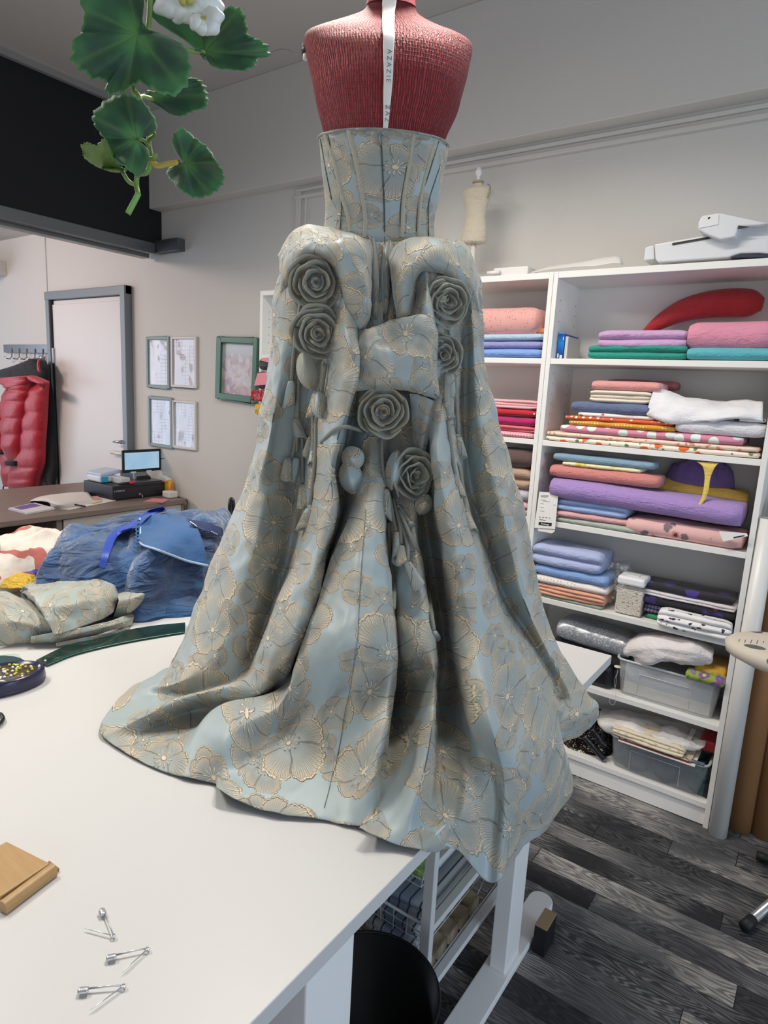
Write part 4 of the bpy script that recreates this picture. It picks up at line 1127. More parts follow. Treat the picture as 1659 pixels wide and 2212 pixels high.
def flat_text(name, s, loc, size, mat, parent, rotz=0, bold=0, face='front'):
    c = bpy.data.curves.new(name, 'FONT'); c.body = s; c.align_x = 'CENTER'; c.align_y = 'CENTER'; c.size = size; c.extrude = .0001; c.offset = bold
    o = bpy.data.objects.new(name, c); COL.objects.link(o)
    o.matrix_world = Matrix.Translation(Vector(loc)) @ Matrix.Rotation(rotz, 4, 'Z') @ Matrix.Rotation(math.pi/2, 4, 'X')
    bpy.context.view_layer.update(); dg = bpy.context.evaluated_depsgraph_get()
    me = bpy.data.meshes.new_from_object(o.evaluated_get(dg)); mw = o.matrix_world.copy(); bpy.data.objects.remove(o); me.transform(mw)
    return link(name, me, mat, parent, False)
flat_text('lettering', 'Eurokangas', pt, .0072, M_paper, t0, bold=.0002)
t1 = card('price_label', [(1553, 1147), (1613, 1152), (1616, 1158), (1562, 1170)], M_paper, YS-.022)
tag(t1, 'white paper label sticking out below the right end of the lilac roll', 'label')
card('label_print', [(1584, 1160), (1608, 1156), (1608, 1158), (1585, 1163)], M_inkd, YS-.0232, parent=t1)

# ---- right bookcase, fourth shelf
z = ZS[4]
za = fold('grey green fabric under the peach folds on the fourth shelf', 'fabric', 1172, 1300, 1312, 1300, cloth('grey_green', '#8f9a8d'), 1, z, seed=1, th=.012)
za = fold('peach fabric in three folds below the dotted white one', 'fabric', 1160, 1305, 1305, 1270, cloth('peach_cotton', '#dfa488'), 3, za, seed=2, th=.046)
za = fold('white fabric with tan dots on the peach folds', 'fabric', 1157, 1312, 1275, 1250, dots('tan_dots', '#e3dbd6', '#c79a86', 70, .22, .2), 1, za, seed=3, th=.034)
za = fold('mid blue chambray under the lavender roll', 'fabric', 1154, 1312, 1255, 1228, cloth('chambray', '#7f9fd0'), 1, za, seed=4, th=.042, bulge=.4)
P = onY(1155, 1215, YS+.02)
fold('thick lavender and ice blue fabric rolled on top of the chambray', 'fabric', 1152, 1300, 1232, 1158, cloth('lavender_cotton', '#a9b2d6'), 2, za, seed=5, th=.088, bulge=.4, dep=.18)
cb = onY(1333, 1235, YS+.17)
M_clear = G('clear_plastic').fin((.95, .96, .98, 1), .12, 0, Transmission_Weight=0.0, Alpha=.16, Specular_IOR_Level=.8)
bag = empty('pompom_bag', (cb[0], YS+.16, z))
tag(bag, 'clear bag of small white pompoms standing behind the jar of beads', 'bag')
rd = random.Random(5); V, F = [], []
bmp = bmesh.new(); bmesh.ops.create_icosphere(bmp, subdivisions=1, radius=.009)
bv = [np.array(v.co) for v in bmp.verts]; bf = [[v.index for v in f.verts] for f in bmp.faces]; bmp.free()
for k in range(190):
    a, b = rd.random()*6.28, rd.random(); hh = rd.random()
    r = .062*math.sqrt(b)*(1-.25*hh)
    pc = np.array([cb[0]+r*math.cos(a), YS+.155+r*.8*math.sin(a), z+.012+hh*.145]); base = len(V)
    V += [pc+v for v in bv]; F += [[base+i for i in f] for f in bf]
o = from_vf('pompoms', V, F, cloth('white_pompom', '#e6e4df', weave=.002), bag, True); o['kind'] = 'stuff'
lathe('bag_film', [(.06, .002), (.074, .02), (.076, .08), (.066, .14), (.05, .165), (.058, .178)], M_clear, bag, 28, (cb[0], YS+.155, z), True, False, 1, .85)
# jar of pearl beads
A, B = onY(1326, 1315, YS+.02), onY(1384, 1322, YS+.02)
w = B[0]-A[0]; jc = ((A[0]+B[0])/2, YS+.02+w/2)
jar = empty('bead_jar', (jc[0], jc[1], z)); tag(jar, 'square clear jar of pearl beads with a white lid on the fourth shelf', 'jar')
hj = .118
o = box_obj('jar_body', jc[0]-w/2, jc[0]+w/2, jc[1]-w/2, jc[1]+w/2, z+.001, z+hj, M_clear, jar, .008)
V, F = [], []
bmp = bmesh.new(); bmesh.ops.create_icosphere(bmp, subdivisions=1, radius=.0036)
bv = [np.array(v.co) for v in bmp.verts]; bf = [[v.index for v in f.verts] for f in bmp.faces]; bmp.free()
for k in range(2100):
    if k < 1500:
        s = rd.choice([0, 0, 1, 2]); u_, v_ = (rd.random()-.5)*(w-.008), rd.random()*(hj-.03)
        pc = [(u_, -(w/2-.005), v_), (w/2-.005, u_, v_), (-(w/2-.005), u_, v_)][s]
    else: pc = ((rd.random()-.5)*(w-.01), (rd.random()-.5)*(w-.01), hj-.03+rd.random()*.006)
    pc = np.array([jc[0]+pc[0], jc[1]+pc[1], z+.006+pc[2]]); base = len(V)
    V += [pc+v for v in bv]; F += [[base+i for i in f] for f in bf]
o = from_vf('pearls', V, F, plain('pearl', '#cfc5b4', .25), jar, True); o['kind'] = 'stuff'
box_obj('bead_fill', jc[0]-w/2+.007, jc[0]+w/2-.007, jc[1]-w/2+.007, jc[1]+w/2-.007, z+.005, z+hj-.03, plain('pearl_core', '#a99f8e', .4), jar)['kind'] = 'stuff'
lid = box_obj('lid', jc[0]-w/2-.001, jc[0]+w/2+.001, jc[1]-w/2-.001, jc[1]+w/2+.001, z+hj, z+hj+.034, plain('white_lid', '#e9e9ea', .3), jar, .009)
box_obj('lid_button', jc[0]-w*.22, jc[0]+w*.22, jc[1]-w*.22, jc[1]+w*.22, z+hj+.034, z+hj+.037, plain('white_lid_button', '#d9dadc', .3), jar, .001)
# dark printed pieces
zb = fold('green and blue leaf print, bottom of the dark stack on the fourth shelf', 'fabric', 1394, 1588, 1330, 1312, floral('green_leaf_print', '#1e2450', '#2c8b57', '#39a868', '#20309a', 14, .45, 22), 1, z, Yf=YS+.05, seed=6, th=.022, dep=.17)
zb = fold('dark plaid fabric in the dark stack', 'fabric', 1392, 1562, 1318, 1288, gingham('dark_plaid', '#2a2544', '#77708f', .012), 2, zb, Yf=YS+.05, seed=7, th=.034, dep=.17)
zb = fold('black fabric with coral dots and violet patches in the dark stack', 'fabric', 1384, 1594, 1290, 1266, dots('coral_dot_black', '#14131d', '#d0637c', 17, .15, .25, None, .85, '#3b2e78'), 1, zb, Yf=YS+.05, seed=8, th=.034, dep=.17)
zb = fold('black fabric with white folded edges above the coral dot one', 'fabric', 1390, 1596, 1268, 1250, dots('white_back', '#d9d4d6', '#c3bdc2', 60, .2, .9), 2, zb, Yf=YS+.048, seed=9, th=.022, dep=.17)
fold('dark violet fabric at the top of the dark stack', 'fabric', 1392, 1592, 1252, 1234, dots('violet_print', '#15131f', '#3f2f86', 12, .34, .8), 1, zb, Yf=YS+.058, seed=10, th=.022, dep=.16)
fold('white fabric with black leaf sprigs in front of the dark stack', 'fabric', 1420, 1580, 1376, 1318, floral('black_sprig_print', '#e6e4e4', '#33333a', '#202026', '#2a2a31', 26, .20, 34), 3, z, Yf=YS-.012, seed=11, th=.066, dep=.055, bulge=.6)

# ---- right bookcase, fifth shelf: sequins, black bag, clear box with white cloth
z = ZS[5]
zb = fold('black fabric pile under the silver sequin one on the fifth shelf', 'fabric', 1190, 1360, 1440, 1392, cloth('black_cotton', '#15151a'), 2, z, Yf=YS+.06, dep=.18, seed=1, th=.15, bulge=.12)
def sequin():
    g = G('silver_sequin'); co = g.co(); v = g.vor(co, 330, .9)
    n = g.noise(co, 10, 3); r = g.xyz(v.outputs['Color'])[0]
    c = g.mix(n, lin('#8d8f96'), lin('#c6c8ce')); c = g.mix(g.M('GREATER_THAN', r, .85), c, lin('#e8ebf2'))
    nr = g.bump(g.M('ADD', r, g.M('MULTIPLY', n, 3)), .004)
    return g.fin(c, .32, .35, nr)
fold('silver sequin fabric heaped on the black pile', 'fabric', 1205, 1362, 1400, 1330, sequin(), 1, zb, Yf=YS+.05, dep=.18, seed=2, th=.085, sl=.02, bulge=.3, rough=.012)
def clear_box(x0, x1, z0, h, label, col, alpha):
    r = empty('storage_box', ((x0+x1)/2, YS+.13, z0)); tag(r, label, 'storage box')
    m = G('frosted_box').fin(col, .25, 0, Alpha=alpha, Specular_IOR_Level=.6)
    ya, yb = YS+.012, YS+.262; ins = .018
    bm = bmesh.new()
    def rr(x0, x1, y0, y1, rad, z):
        out = []
        for cx_, cy_, a0 in ((x1-rad, y1-rad, 0), (x0+rad, y1-rad, 90), (x0+rad, y0+rad, 180), (x1-rad, y0+rad, 270)):
            for k in range(5):
                a = math.radians(a0+k*22.5); out.append((cx_+rad*math.cos(a), cy_+rad*math.sin(a), z))
        return out
    L = [rr(x0+ins, x1-ins, ya+ins, yb-ins, .03, z0+.001), rr(x0+ins*.5, x1-ins*.5, ya+ins*.5, yb-ins*.5, .03, z0+h*.55), rr(x0+.004, x1-.004, ya+.004, yb-.004, .03, z0+h-.006)]
    V = [p for l in L for p in l]; mm = len(L[0]); F = [tuple(range(mm))[::-1]]
    for i in range(2):
        for k in range(mm): F.append((i*mm+k, i*mm+(k+1) % mm, (i+1)*mm+(k+1) % mm, (i+1)*mm+k))
    o = from_vf('box_body', V, F, m, r, True); s = o.modifiers.new('t', 'SOLIDIFY'); s.thickness = .002
    # rolled rim and the raised label panel
    P = rr(x0, x1, ya, yb, .03, z0+h); tube('rim', P+[P[0]], .005, plain('rim_plastic', '#b9bdc0', .3), r, 8)
    xa, xb = x0+(x1-x0)*.24, x0+(x1-x0)*.74
    yy = ya+ins*.75-.004
    tube('raised_panel', [(xa, yy, z0+.015), (xa, yy-.006, z0+h*.72), (xb, yy-.006, z0+h*.72), (xb, yy, z0+.015)], .0014, plain('panel_edge', '#c8ccd0', .3), r, 6)
    return r
XA, XBx = onY(1326, 1480, YS+.02)[0], BX[3]-T-.012
clear_box(XA, XBx, z, .148, 'clear storage box on the fifth shelf with white cloth on its top', (.86, .88, .90, 1), .26)
o = box_obj('cloth_lining', XA+.03, XBx-.03, YS+.05, YS+.23, z+.004, z+.05, cloth('ivory_cloth', '#ddd8cb')); tag(o, 'ivory cloth lying in the bottom of the clear storage box on the fifth shelf', 'fabric', GF)
o = box_obj('cloth_bundle', XA+.03, XBx-.03, YS+.05, YS+.23, z+.051, z+.128, cloth('grey_cloth', '#b4b6ba')); tag(o, 'pale grey cloth filling the upper half of the clear box on the fifth shelf', 'fabric', GF)
fold('yellow fabric folded at the right end of the clear box', 'fabric', 1505, 1572, 1440, 1400, cloth('ochre_cotton', '#c8992c'), 1, z+.155, Yf=YS+.03, dep=.16, seed=4, th=.055)
fold('green and violet leaf fabric sticking out of the clear box', 'fabric', 1482, 1566, 1475, 1445, floral('garden_print', '#8f9c4a', '#7d4f95', '#b7c25e', '#5f7f35', 22, .4, 40), 1, z+.148, Yf=YS-.012, dep=.05, seed=5, th=.04)
o = sheet('crumpled_fabric', [
 [(1362, 1372, -16), (1400, 1366, -16), (1450, 1368, -16), (1500, 1376, -16), (1542, 1390, -15)],
 [(1352, 1388, -4), (1395, 1372, -3), (1450, 1378, -2), (1505, 1388, -2), (1543, 1404, -4)],
 [(1346, 1406, 0), (1390, 1396, 2), (1445, 1396, 3), (1500, 1404, 3), (1540, 1418, 0)],
 [(1350, 1416, 0), (1392, 1412, 2.5), (1446, 1412, 3.5), (1500, 1422, 3.5), (1538, 1432, 0)],
 [(1366, 1420, 0), (1398, 1430, 2.5), (1446, 1426, 3.5), (1492, 1434, 3.5), (1524, 1438, 0)],
 [(1372, 1430, -2), (1398, 1438, 1), (1446, 1430, 1), (1490, 1438, 1), (1520, 1440, -2)],
], cloth('white_batiste', '#e3dcdc', crease=.01), conv=cY, amp=.008, seed=9, thick=.004)
tag(o, 'white cotton heaped in loose folds on the upper clear box', 'fabric', GF)
o = box_obj('black_case', BX[2]+.24, onY(1318, 1480, YS+.02)[0], YS+.02, YS+.2, z+.001, z+.10, plain('black_case', '#0e0f14', .5), None, .02)
tag(o, 'black zipped case on the fifth shelf below the table corner', 'case')
tg = empty('swing_tag', tuple(onY(1334, 1440, YS-.008))); tag(tg, 'round cream swing tag on a thread hanging at the clear box corner', 'tag')
p = onY(1334, 1440, YS-.008); lathe('tag_disc', [(0, -.002), (.012, -.002), (.013, 0), (.012, .002), (0, .002)], plain('cream_tag', '#d8d2c2', .5), tg, 20, tuple(p), True, True, 1, 1)
tube('thread', catmull(np.array([onY(x, y, YS-.008) for x, y in ((1334, 1446), (1330, 1480), (1322, 1505), (1316, 1512), (1318, 1520), (1326, 1522), (1330, 1510), (1328, 1470), (1336, 1448))]), 5), .0005, plain('thread', '#cfcfcf', .5), tg, 5)

# ---- right bookcase, bottom shelf
z = ZS[6]
c = onY(1262, 1625, YS+.10)
o = crumple_heap('sequin_lace', (c[0], YS+.13, z), (1, 0, 0), (0, 1, 0), .115, .09, .10, None, 6, 34, .8, 4)
g = G('black_gold_sequin'); co = g.co(); vv = g.vor(co, 260, 1); r = g.xyz(vv.outputs['Color'])[0]
o.data.materials.append(g.fin(g.mix(g.M('GREATER_THAN', r, .88), lin('#131214'), lin('#b9a87e')), .3, .5, g.bump(r, .004)))
tag(o, 'black lace with gold sequins heaped on the bottom shelf', 'fabric', GF)
for k, (a, b) in enumerate((((1262, 1590), (1305, 1640)), ((1278, 1575), (1308, 1612)))):
    V, F = tube_vf(catmull(np.array([onY(a[0], a[1], YS+.02), onY((a[0]+b[0])/2, (a[1]+b[1])/2, YS+.03), onY(b[0], b[1], YS+.03)]), 5), .013, 10)
    o = from_vf('rolled_trim', V, F, plain('black_satin_roll', '#1b1b20', .25, bump=.006, bscale=40))
    tag(o, ('lower' if k == 0 else 'upper')+' of the two shiny black fabric rolls leaning on the bottom clear box', 'fabric roll', 'black rolls on the bottom shelf')
XC = onY(1311, 1640, YS+.02)[0]
clear_box(XC, XBx, z, .135, 'clear storage box of dark fabrics on the bottom shelf', (.62, .67, .72, 1), .20)
rd = random.Random(11)
for k, (x0, x1, hx, nm) in enumerate(((XC+.03, XC+.15, '#5b5d66', 'grey'), (XC+.16, XC+.27, '#1c2130', 'navy'), (XC+.28, XC+.40, '#2f5a58', 'dark teal'), (XC+.41, XBx-.035, '#16171c', 'black'))):
    o = crumple_heap('dark_fabric', ((x0+x1)/2, YS+.13, z+.004), (1, 0, 0), (0, 1, 0), (x1-x0)/2, .09, .095, cloth(nm.replace(' ', '_')+'_fabric', hx), 20+k, 22, .3, 3)
    tag(o, nm+' fabric bundle seen through the bottom clear box', 'fabric', GF)
o = sheet('magazine', [[(1322, 1612, -4), (1420, 1640, -4), (1525, 1672, -4)], [(1326, 1608, 3), (1425, 1636, 3), (1524, 1668, 3)]], None, conv=lambda x, y, k=0: onY(x, y, YS+.012-k/100), amp=0)
bpy.data.objects.remove(o)
zt_ = z+.142
def pane(name, x0, x1, y0, y1, z0, h, mat, rz=0, tilt=0.0):
    r = Matrix.Rotation(rz, 3, 'Z') @ Matrix.Rotation(tilt, 3, 'Y')
    return box_obj(name, x0, x1, y0, y1, z0, z0+h, mat, None, .0008, r)
o = pane('pattern_booklet', XC+.045, XBx-.04, YS-.035, YS+.13, zt_+.003, .004, plain('white_booklet', '#e4dcd2', .5)); tag(o, 'thin white pattern booklet lying across the bottom clear box', 'booklet')
o = pane('pattern_booklet', XC+.045, XBx-.06, YS-.030, YS+.13, zt_+.0085, .004, plain('maroon_booklet', '#77303a', .5)); tag(o, 'maroon pattern booklet on the thin white one', 'booklet')
o = pane('printed_leaflet', XC+.05, XBx-.055, YS-.028, YS+.12, zt_+.014, .003, floral('leaflet_print', '#cbb9a2', '#8f7d6c', '#b86a55', '#6f6458', 22, .3, 40)); tag(o, 'printed beige leaflet under the cream lace', 'leaflet')
fold('cream lace folded on the booklets on the bottom shelf', 'fabric', 1320, 1478, 1620, 1598, floral('cream_lace', '#d9ccb3', '#c4b59a', '#b7a688', '#cfc2a8', 40, .3, 60), 3, zt_+.018, Yf=YS-.03, dep=.12, seed=3, th=.036, sl=-.0)
o = pane('paper_pad', XC+.27, XBx-.075, YS+.02, YS+.16, zt_+.055, .003, M_paper); tag(o, 'blank white paper sheet behind the cream lace', 'paper')
p = onY(1529, 1625, YS+.12); o = box_obj('red_pouch', p[0]-.03, BX[3]-T-.004, YS+.08, YS+.2, zt_+.018, zt_+.065, plain('red_pouch', '#a92a2f', .4), None, .01); tag(o, 'red pouch in the right corner of the bottom shelf', 'pouch')
V, F = tube_vf([onY(1479, 1640, YS-.012), onY(1522, 1652, YS-.012)], .007, 12); o = from_vf('grey_tube', V, F, plain('grey_plastic_tube', '#55606a', .3)); tag(o, 'short grey plastic tube lying beside the cream lace', 'tube')
g = G('sheer_organza'); M_org = g.fin((.86, .84, .83, 1), .5, 0, g.bump(g.noise(g.co(), 12, 4), .02), Alpha=.62, Sheen_Weight=.4)
o = sheet('sheer_fabric', [
 [(1300, 1530, -18), (1345, 1532, -18), (1400, 1545, -18), (1460, 1560, -18), (1520, 1580, -18)],
 [(1294, 1545, -6), (1345, 1545, -8), (1400, 1562, -8), (1460, 1576, -8), (1524, 1596, -9)],
 [(1290, 1560, 0), (1340, 1566, 1), (1396, 1584, 1), (1456, 1598, 1), (1522, 1612, -4)],
 [(1305, 1578, 1), (1345, 1586, 2), (1396, 1602, 2.5), (1456, 1616, 2.5), (1512, 1618, -2)],
 [(1325, 1588, 0), (1360, 1594, 1.5), (1400, 1606, 2), (1456, 1620, 2), (1500, 1622, -2)],
], M_org, conv=cY, amp=.014, seed=2, thick=.0015)
tag(o, 'sheer white organza loosely heaped above the bottom clear box', 'fabric', GF)

# ---- middle bookcase
xl = 1000
z = ZS[1]; Ym = YS+.012
z = fold('cornflower blue fabric, bottom of the stack in the middle bookcase', 'fabric', xl, 1169, 772, 753, cloth('cornflower', '#7c9fdd'), 1, z, seed=1)
z = fold('periwinkle fabric on the cornflower one in the middle bookcase', 'fabric', xl, 1172, 753, 737, cloth('periwinkle', '#8f8fc2'), 1, z, seed=2)
z = fold('ice blue fabric wrapped under the speckled pink one', 'fabric', xl, 1172, 738, 722, cloth('ice_blue', '#aac3da'), 1, z, seed=3, sl=-.004)
fold('orange fabric tucked behind the ice blue one', 'fabric', 1120, 1176, 724, 700, cloth('orange_cotton', '#d8835f'), 1, z, Yf=YS+.06, seed=5, dep=.15, th=.03)
z = fold('pink fabric with dark speckles at the top of the middle bookcase', 'fabric', xl, 1160, 722, 664, dots('pink_speckle', '#d9a09a', '#8f4a4e', 95, .2, 1.0, '#b06a68'), 1, z, Yf=YS+.03, seed=4, bulge=.25, dep=.17, rough=.006)
z = ZS[2]
z = fold('pink gingham fabric, bottom of the second shelf in the middle bookcase', 'fabric', xl, 1152, 947, 930, gingham('pink_gingham', '#e3c3c6', '#cf7f8d', .012), 1, z, seed=6)
z = fold('coral dotted fabric above the pink gingham', 'fabric', xl, 1155, 935, 917, dots('coral_dots', '#da6a74', '#efd8d6', 42, .16, .1), 2, z, seed=7)
z = fold('magenta folded fabric below the red dotted one', 'fabric', xl, 1155, 925, 897, cloth('magenta_cotton', '#b01764'), 1, z, seed=8)
z = fold('red fabric with white dots below the pink striped one', 'fabric', xl, 1157, 903, 881, dots('red_dots', '#b91b2c', '#eee2df', 42, .17, .1), 1, z, seed=9)
z = fold('pink striped fabric at the top of the second stack in the middle bookcase', 'fabric', xl, 1160, 883, 862, gingham('pink_stripe', '#d79aa0', '#e2b9bb', .008), 3, z, seed=10)
z = ZS[3]
z = fold('pale pink fabric, bottom of the third shelf in the middle bookcase', 'fabric', xl, 1142, 1120, 1075, cloth('blush', '#d6aaae'), 2, z, seed=11)
z = fold('silver grey satin between the blush and tan pieces', 'fabric', xl, 1146, 1075, 1050, cloth('silver_satin', '#b5b0b8', rough=.5), 1, z, seed=12)
z = fold('tan fabric in soft folds under the dark brown one', 'fabric', xl, 1148, 1048, 1006, cloth('tan_jersey', '#b4957e'), 2, z, seed=13, rough=.006)
z = fold('dark brown fabric at the top of the third shelf in the middle bookcase', 'fabric', xl, 1150, 1006, 968, cloth('dark_brown', '#5a413c'), 1, z, seed=14)
o = crumple_heap('plastic_bag', (onY(1132, 1120, YS+.03)[0], YS+.03, ZS[3]+.001), (1, 0, 0), (0, 1, 0), .035, .012, .13, M_clear, 4, 20, .5, 4)
tag(o, 'clear plastic bag hanging beside the blush fabric', 'bag')
# fourth shelf of the middle bookcase, only a dark edge shows
fold('black folded fabric on the fourth shelf of the middle bookcase', 'fabric', 1010, 1134, 1250, 1130, cloth('black_jersey', '#17171b'), 3, ZS[4], seed=15, th=.18)

# ---- on top of the bookcases
zt = 2.02
sm = empty('small_dress_form', tuple(np.append(onY(1024, 526, YS+.13)[:2], zt))); tag(sm, 'small cream dress form standing on top of the middle bookcase', 'dress form')
ca, cb_ = onY(1022, 526, YS+.13), onY(1034, 396, YS+.13)
Hs = cb_[2]-ca[2]
k_ = (onY(1062, 440, YS+.13)-onY(1000, 440, YS+.13)); hw = k_[0]/2
prof = [(.80, 0), (.86, .03), (.80, .25), (.66, .46), (.70, .60), (.88, .78), (.98, .88), (.92, .93), (.62, .965), (.38, .985), (.33, 1.0), (.31, 1.05)]
M_cream = cloth('cream_calico', '#cfc4ae')
cxs = (onY(1022, 460, YS+.13)[0]+onY(1034, 460, YS+.13)[0])/2
lathe('torso', [(r*hw, h*Hs*.96) for r, h in prof], M_cream, sm, 36, (cxs, YS+.13, ca[2]), True, True, 1, .62)
lathe('neck_cap', [(.36*hw, 1.005*Hs), (.37*hw, 1.03*Hs), (.30*hw, 1.04*Hs)], plain('tan_band', '#a89a80', .6), sm, 24, (cxs, YS+.13, ca[2]), True, True, 1, .8)
lathe('finial', [(.18*hw, 1.04*Hs), (.12*hw, 1.06*Hs), (.10*hw, 1.10*Hs), (.20*hw, 1.15*Hs), (.21*hw, 1.20*Hs), (.12*hw, 1.25*Hs), (.05*hw, 1.27*Hs)], plain('white_gloss', '#e6e4e2', .2), sm, 20, (cxs, YS+.13, ca[2]))
lathe('stand_post', [(.012, zt+.01), (.012, ca[2])], plain('white_post', '#d6d2cc', .4), sm, 14, (cxs, YS+.13, 0))
lathe('stand_base', [(.07, zt+.001), (.07, zt+.01), (.02, zt+.018), (.012, zt+.022)], plain('white_base', '#d6d2cc', .4), sm, 28, (cxs, YS+.13, 0))
pr = onY(1058, 425, YS+.13)
V, F = tube_vf(catmull(np.array([(cxs+hw*.86, YS+.115, ca[2]+Hs*.72), (cxs+hw*1.0, YS+.112, ca[2]+Hs*.80), (cxs+hw*.96, YS+.115, ca[2]+Hs*.90), (cxs+hw*.78, YS+.115, ca[2]+Hs*.945)]), 5), .0022, 6)
from_vf('armhole_piping', V, F, plain('tan_piping', '#8f8268', .6), sm)
# tissue and plastic film
c0 = onY(1105, 590, YS+.06)
o = box_obj('tissue_pack', onY(1065, 590, YS+.05)[0], onY(1140, 588, YS+.05)[0], YS+.05, YS+.16, zt+.001, zt+.040, plain('white_tissue', '#dedbd9', .7, bump=.003, bscale=30), None, .006)
tag(o, 'soft white tissue pack on top of the middle bookcase', 'packet')
V, F = tube_vf([onY(1053, 590, YS+.04), onY(1080, 588, YS+.04)], [.008, .008], 12); o = from_vf('paper_roll', V, F, plain('white_roll', '#dedbd9', .6)); tag(o, 'small white roll next to the tissue pack', 'roll')
rows = [[(1140, 590, 0), (1190, 578, 0), (1240, 570, 0), (1290, 560, 0), (1334, 552, 0), (1340, 556, 0)],
        [(1140, 588, 1), (1190, 576, 2), (1240, 568, 2), (1290, 560, 3), (1334, 556, 5), (1346, 568, 4)],
        [(1140, 591, 2), (1190, 582, 4), (1240, 576, 4), (1290, 573, 6), (1334, 568, 8), (1344, 573, 7)]]
o = sheet('plastic_film', rows, plain('white_film', '#dbd8d4', .3), conv=lambda x, y, k=0: onY(x, y, YS+.10-k/100), amp=.003)
tag(o, 'long strip of white plastic film lying along the bookcase tops', 'film')
# white machine arm lying on the right bookcase
M_mach = plain('white_machine_shell', '#d6d7da', .3)
ma = empty('embroidery_unit', tuple(np.append(onY(1530, 560, YS+.1)[:2], zt))); tag(ma, 'white machine unit with a sliding head lying on top of the right bookcase', 'machine')
def prism(name, pts, Y0, Y1, mat, parent, bevel=.006):
    A = [onY(x, y, Y0) for x, y in pts]; B = [np.array([p[0], Y1, p[2]]) for p in A]; m = len(A)
    V = A+B; F = [tuple(range(m)), tuple(range(m, 2*m))[::-1]]+[(i, m+i, m+(i+1) % m, (i+1) % m) for i in range(m)]
    bm = bmesh.new(); vs = [bm.verts.new(v) for v in V]
    for f in F: bm.faces.new([vs[i] for i in f])
    return from_bm(name, bm, mat, parent, False, bevel, 3)
prism('long_body', [(1413, 527), (1540, 505), (1662, 483), (1662, 549), (1640, 547), (1600, 548), (1574, 556), (1421, 567), (1415, 560)], YS+.03, YS+.16, M_mach, ma)
prism('end_cap', [(1394, 534), (1404, 531), (1413, 530), (1414, 560), (1390, 563)], YS+.04, YS+.14, M_mach, ma, .004)
prism('slot', [(1452, 525), (1538, 510), (1538, 514.5), (1452, 529.5)], YS+.027, YS+.031, plain('slot_black', '#0c0c0e', .5), ma, 0)
hd = prism('sliding_head', [(1508, 480), (1516, 465), (1554, 459), (1662, 482), (1640, 487), (1596, 490), (1588, 512), (1556, 518), (1526, 507), (1507, 496)], YS-.01, YS+.10, M_mach, ma, .006)
prism('shadow_gap', [(1595, 487), (1620, 490), (1594, 495)], YS-.0125, YS-.0095, plain('gap_dark', '#1b1f26', .6), ma, 0)
V, F = tube_vf([onY(1532, 471.5, YS-.0085), onY(1532, 471.5, YS-.013)], .0042, 14); from_vf('lens', V, F, plain('lens_black', '#15161a', .3), ma)
prism('front_face', [(1511, 480), (1518, 467), (1553, 462), (1552, 485), (1510, 493)], YS-.0125, YS-.0095, plain('white_front', '#dfdedd', .3), ma, .001)
prism('blue_tray', [(1578, 556), (1600, 549), (1662, 549), (1662, 556)], YS+.02, YS+.1, plain('dark_blue_tray', '#27303f', .4), ma, 0)

# ---- right edge: ironing board, rolls
ib = empty('ironing_board', (.25, 2.24, 0)); tag(ib, 'ironing board with a grey leaf cover at the right edge of the photo', 'ironing board')
g = G('leaf_cover'); co = g.co(); v = g.vor(g.scale(co, (1, 1.7, 1)), 12, .6)
m1 = g.M('SUBTRACT', 1, g.step(v.outputs['Distance'], .34, .37)); rr_ = g.M('GREATER_THAN', g.xyz(v.outputs['Color'])[0], .3)
veins = g.M('GREATER_THAN', g.M('SINE', g.M('MULTIPLY', g.xyz(co)[0], 420)), .9)
c = g.mix(g.M('MULTIPLY', m1, rr_), lin('#cfc6b7'), lin('#5a5f5c')); c = g.mix(g.M('MULTIPLY', veins, g.M('GREATER_THAN', g.noise(co, 7, 1), .56)), c, lin('#4c504d'))
M_cover = g.fin(c, .85)
zi = .862
V, F = [], []
out = []
for k in range(13):
    a = math.pi/2+math.pi*k/12; out.append((.03+.19*math.cos(a)*1.2, 2.13+.155*math.sin(a)))
out = [(1.2, 2.30)]+out+[(1.2, 1.97)]
m = len(out); cx_, cy_ = .5, 2.14
prof = [(0.96, zi-.045), (1.0, zi-.035), (1.005, zi-.012), (.985, zi), (.9, zi+.003), (.5, zi+.005)]
for s, zz in prof:
    for x, y in out: V.append((cx_+(x-cx_)*s, cy_+(y-cy_)*s, zz))
for i in range(len(prof)-1):
    for k in range(m): F.append((i*m+k, i*m+(k+1) % m, (i+1)*m+(k+1) % m, (i+1)*m+k))
F.append(tuple(range(m))[::-1]); F.append(tuple((len(prof)-1)*m+k for k in range(m)))
from_vf('padded_top', V, F, M_cover, ib, True)
M_alu = plain('silver_tube', '#b4b6b8', .3, .7); M_rub = plain('black_rubber', '#121214', .6)
for pts, r in (([(.04, 2.08, .02), (.06, 2.10, .03), (.5, 2.20, .45), (.9, 2.2, zi-.05)], .013), ([(.02, 2.43, .02), (.06, 2.42, .03), (.5, 2.24, .45), (.9, 2.2, zi-.05)], .013)):
    tube('leg', pts, r, M_alu, ib, 12)
a1 = onZ(1612, 1998, .022); a2 = onZ(1650, 1965, .03)
d_ = (a2-a1); d_ /= np.linalg.norm(d_)
tube('foot_bar', [a1, a1+d_*.6], .014, M_alu, ib, 12); tube('rubber_foot', [a1-d_*.012, a1+d_*.035], .0165, M_rub, ib, 14)
b1 = onZ(1640, 1849, .02); tube('foot_bar', [b1, b1+np.array([.6, .08, .01])], .011, M_alu, ib, 12); tube('rubber_foot', [b1-np.array([.008, 0, 0]), b1+np.array([.035, .004, 0])], .0145, M_rub, ib, 14)
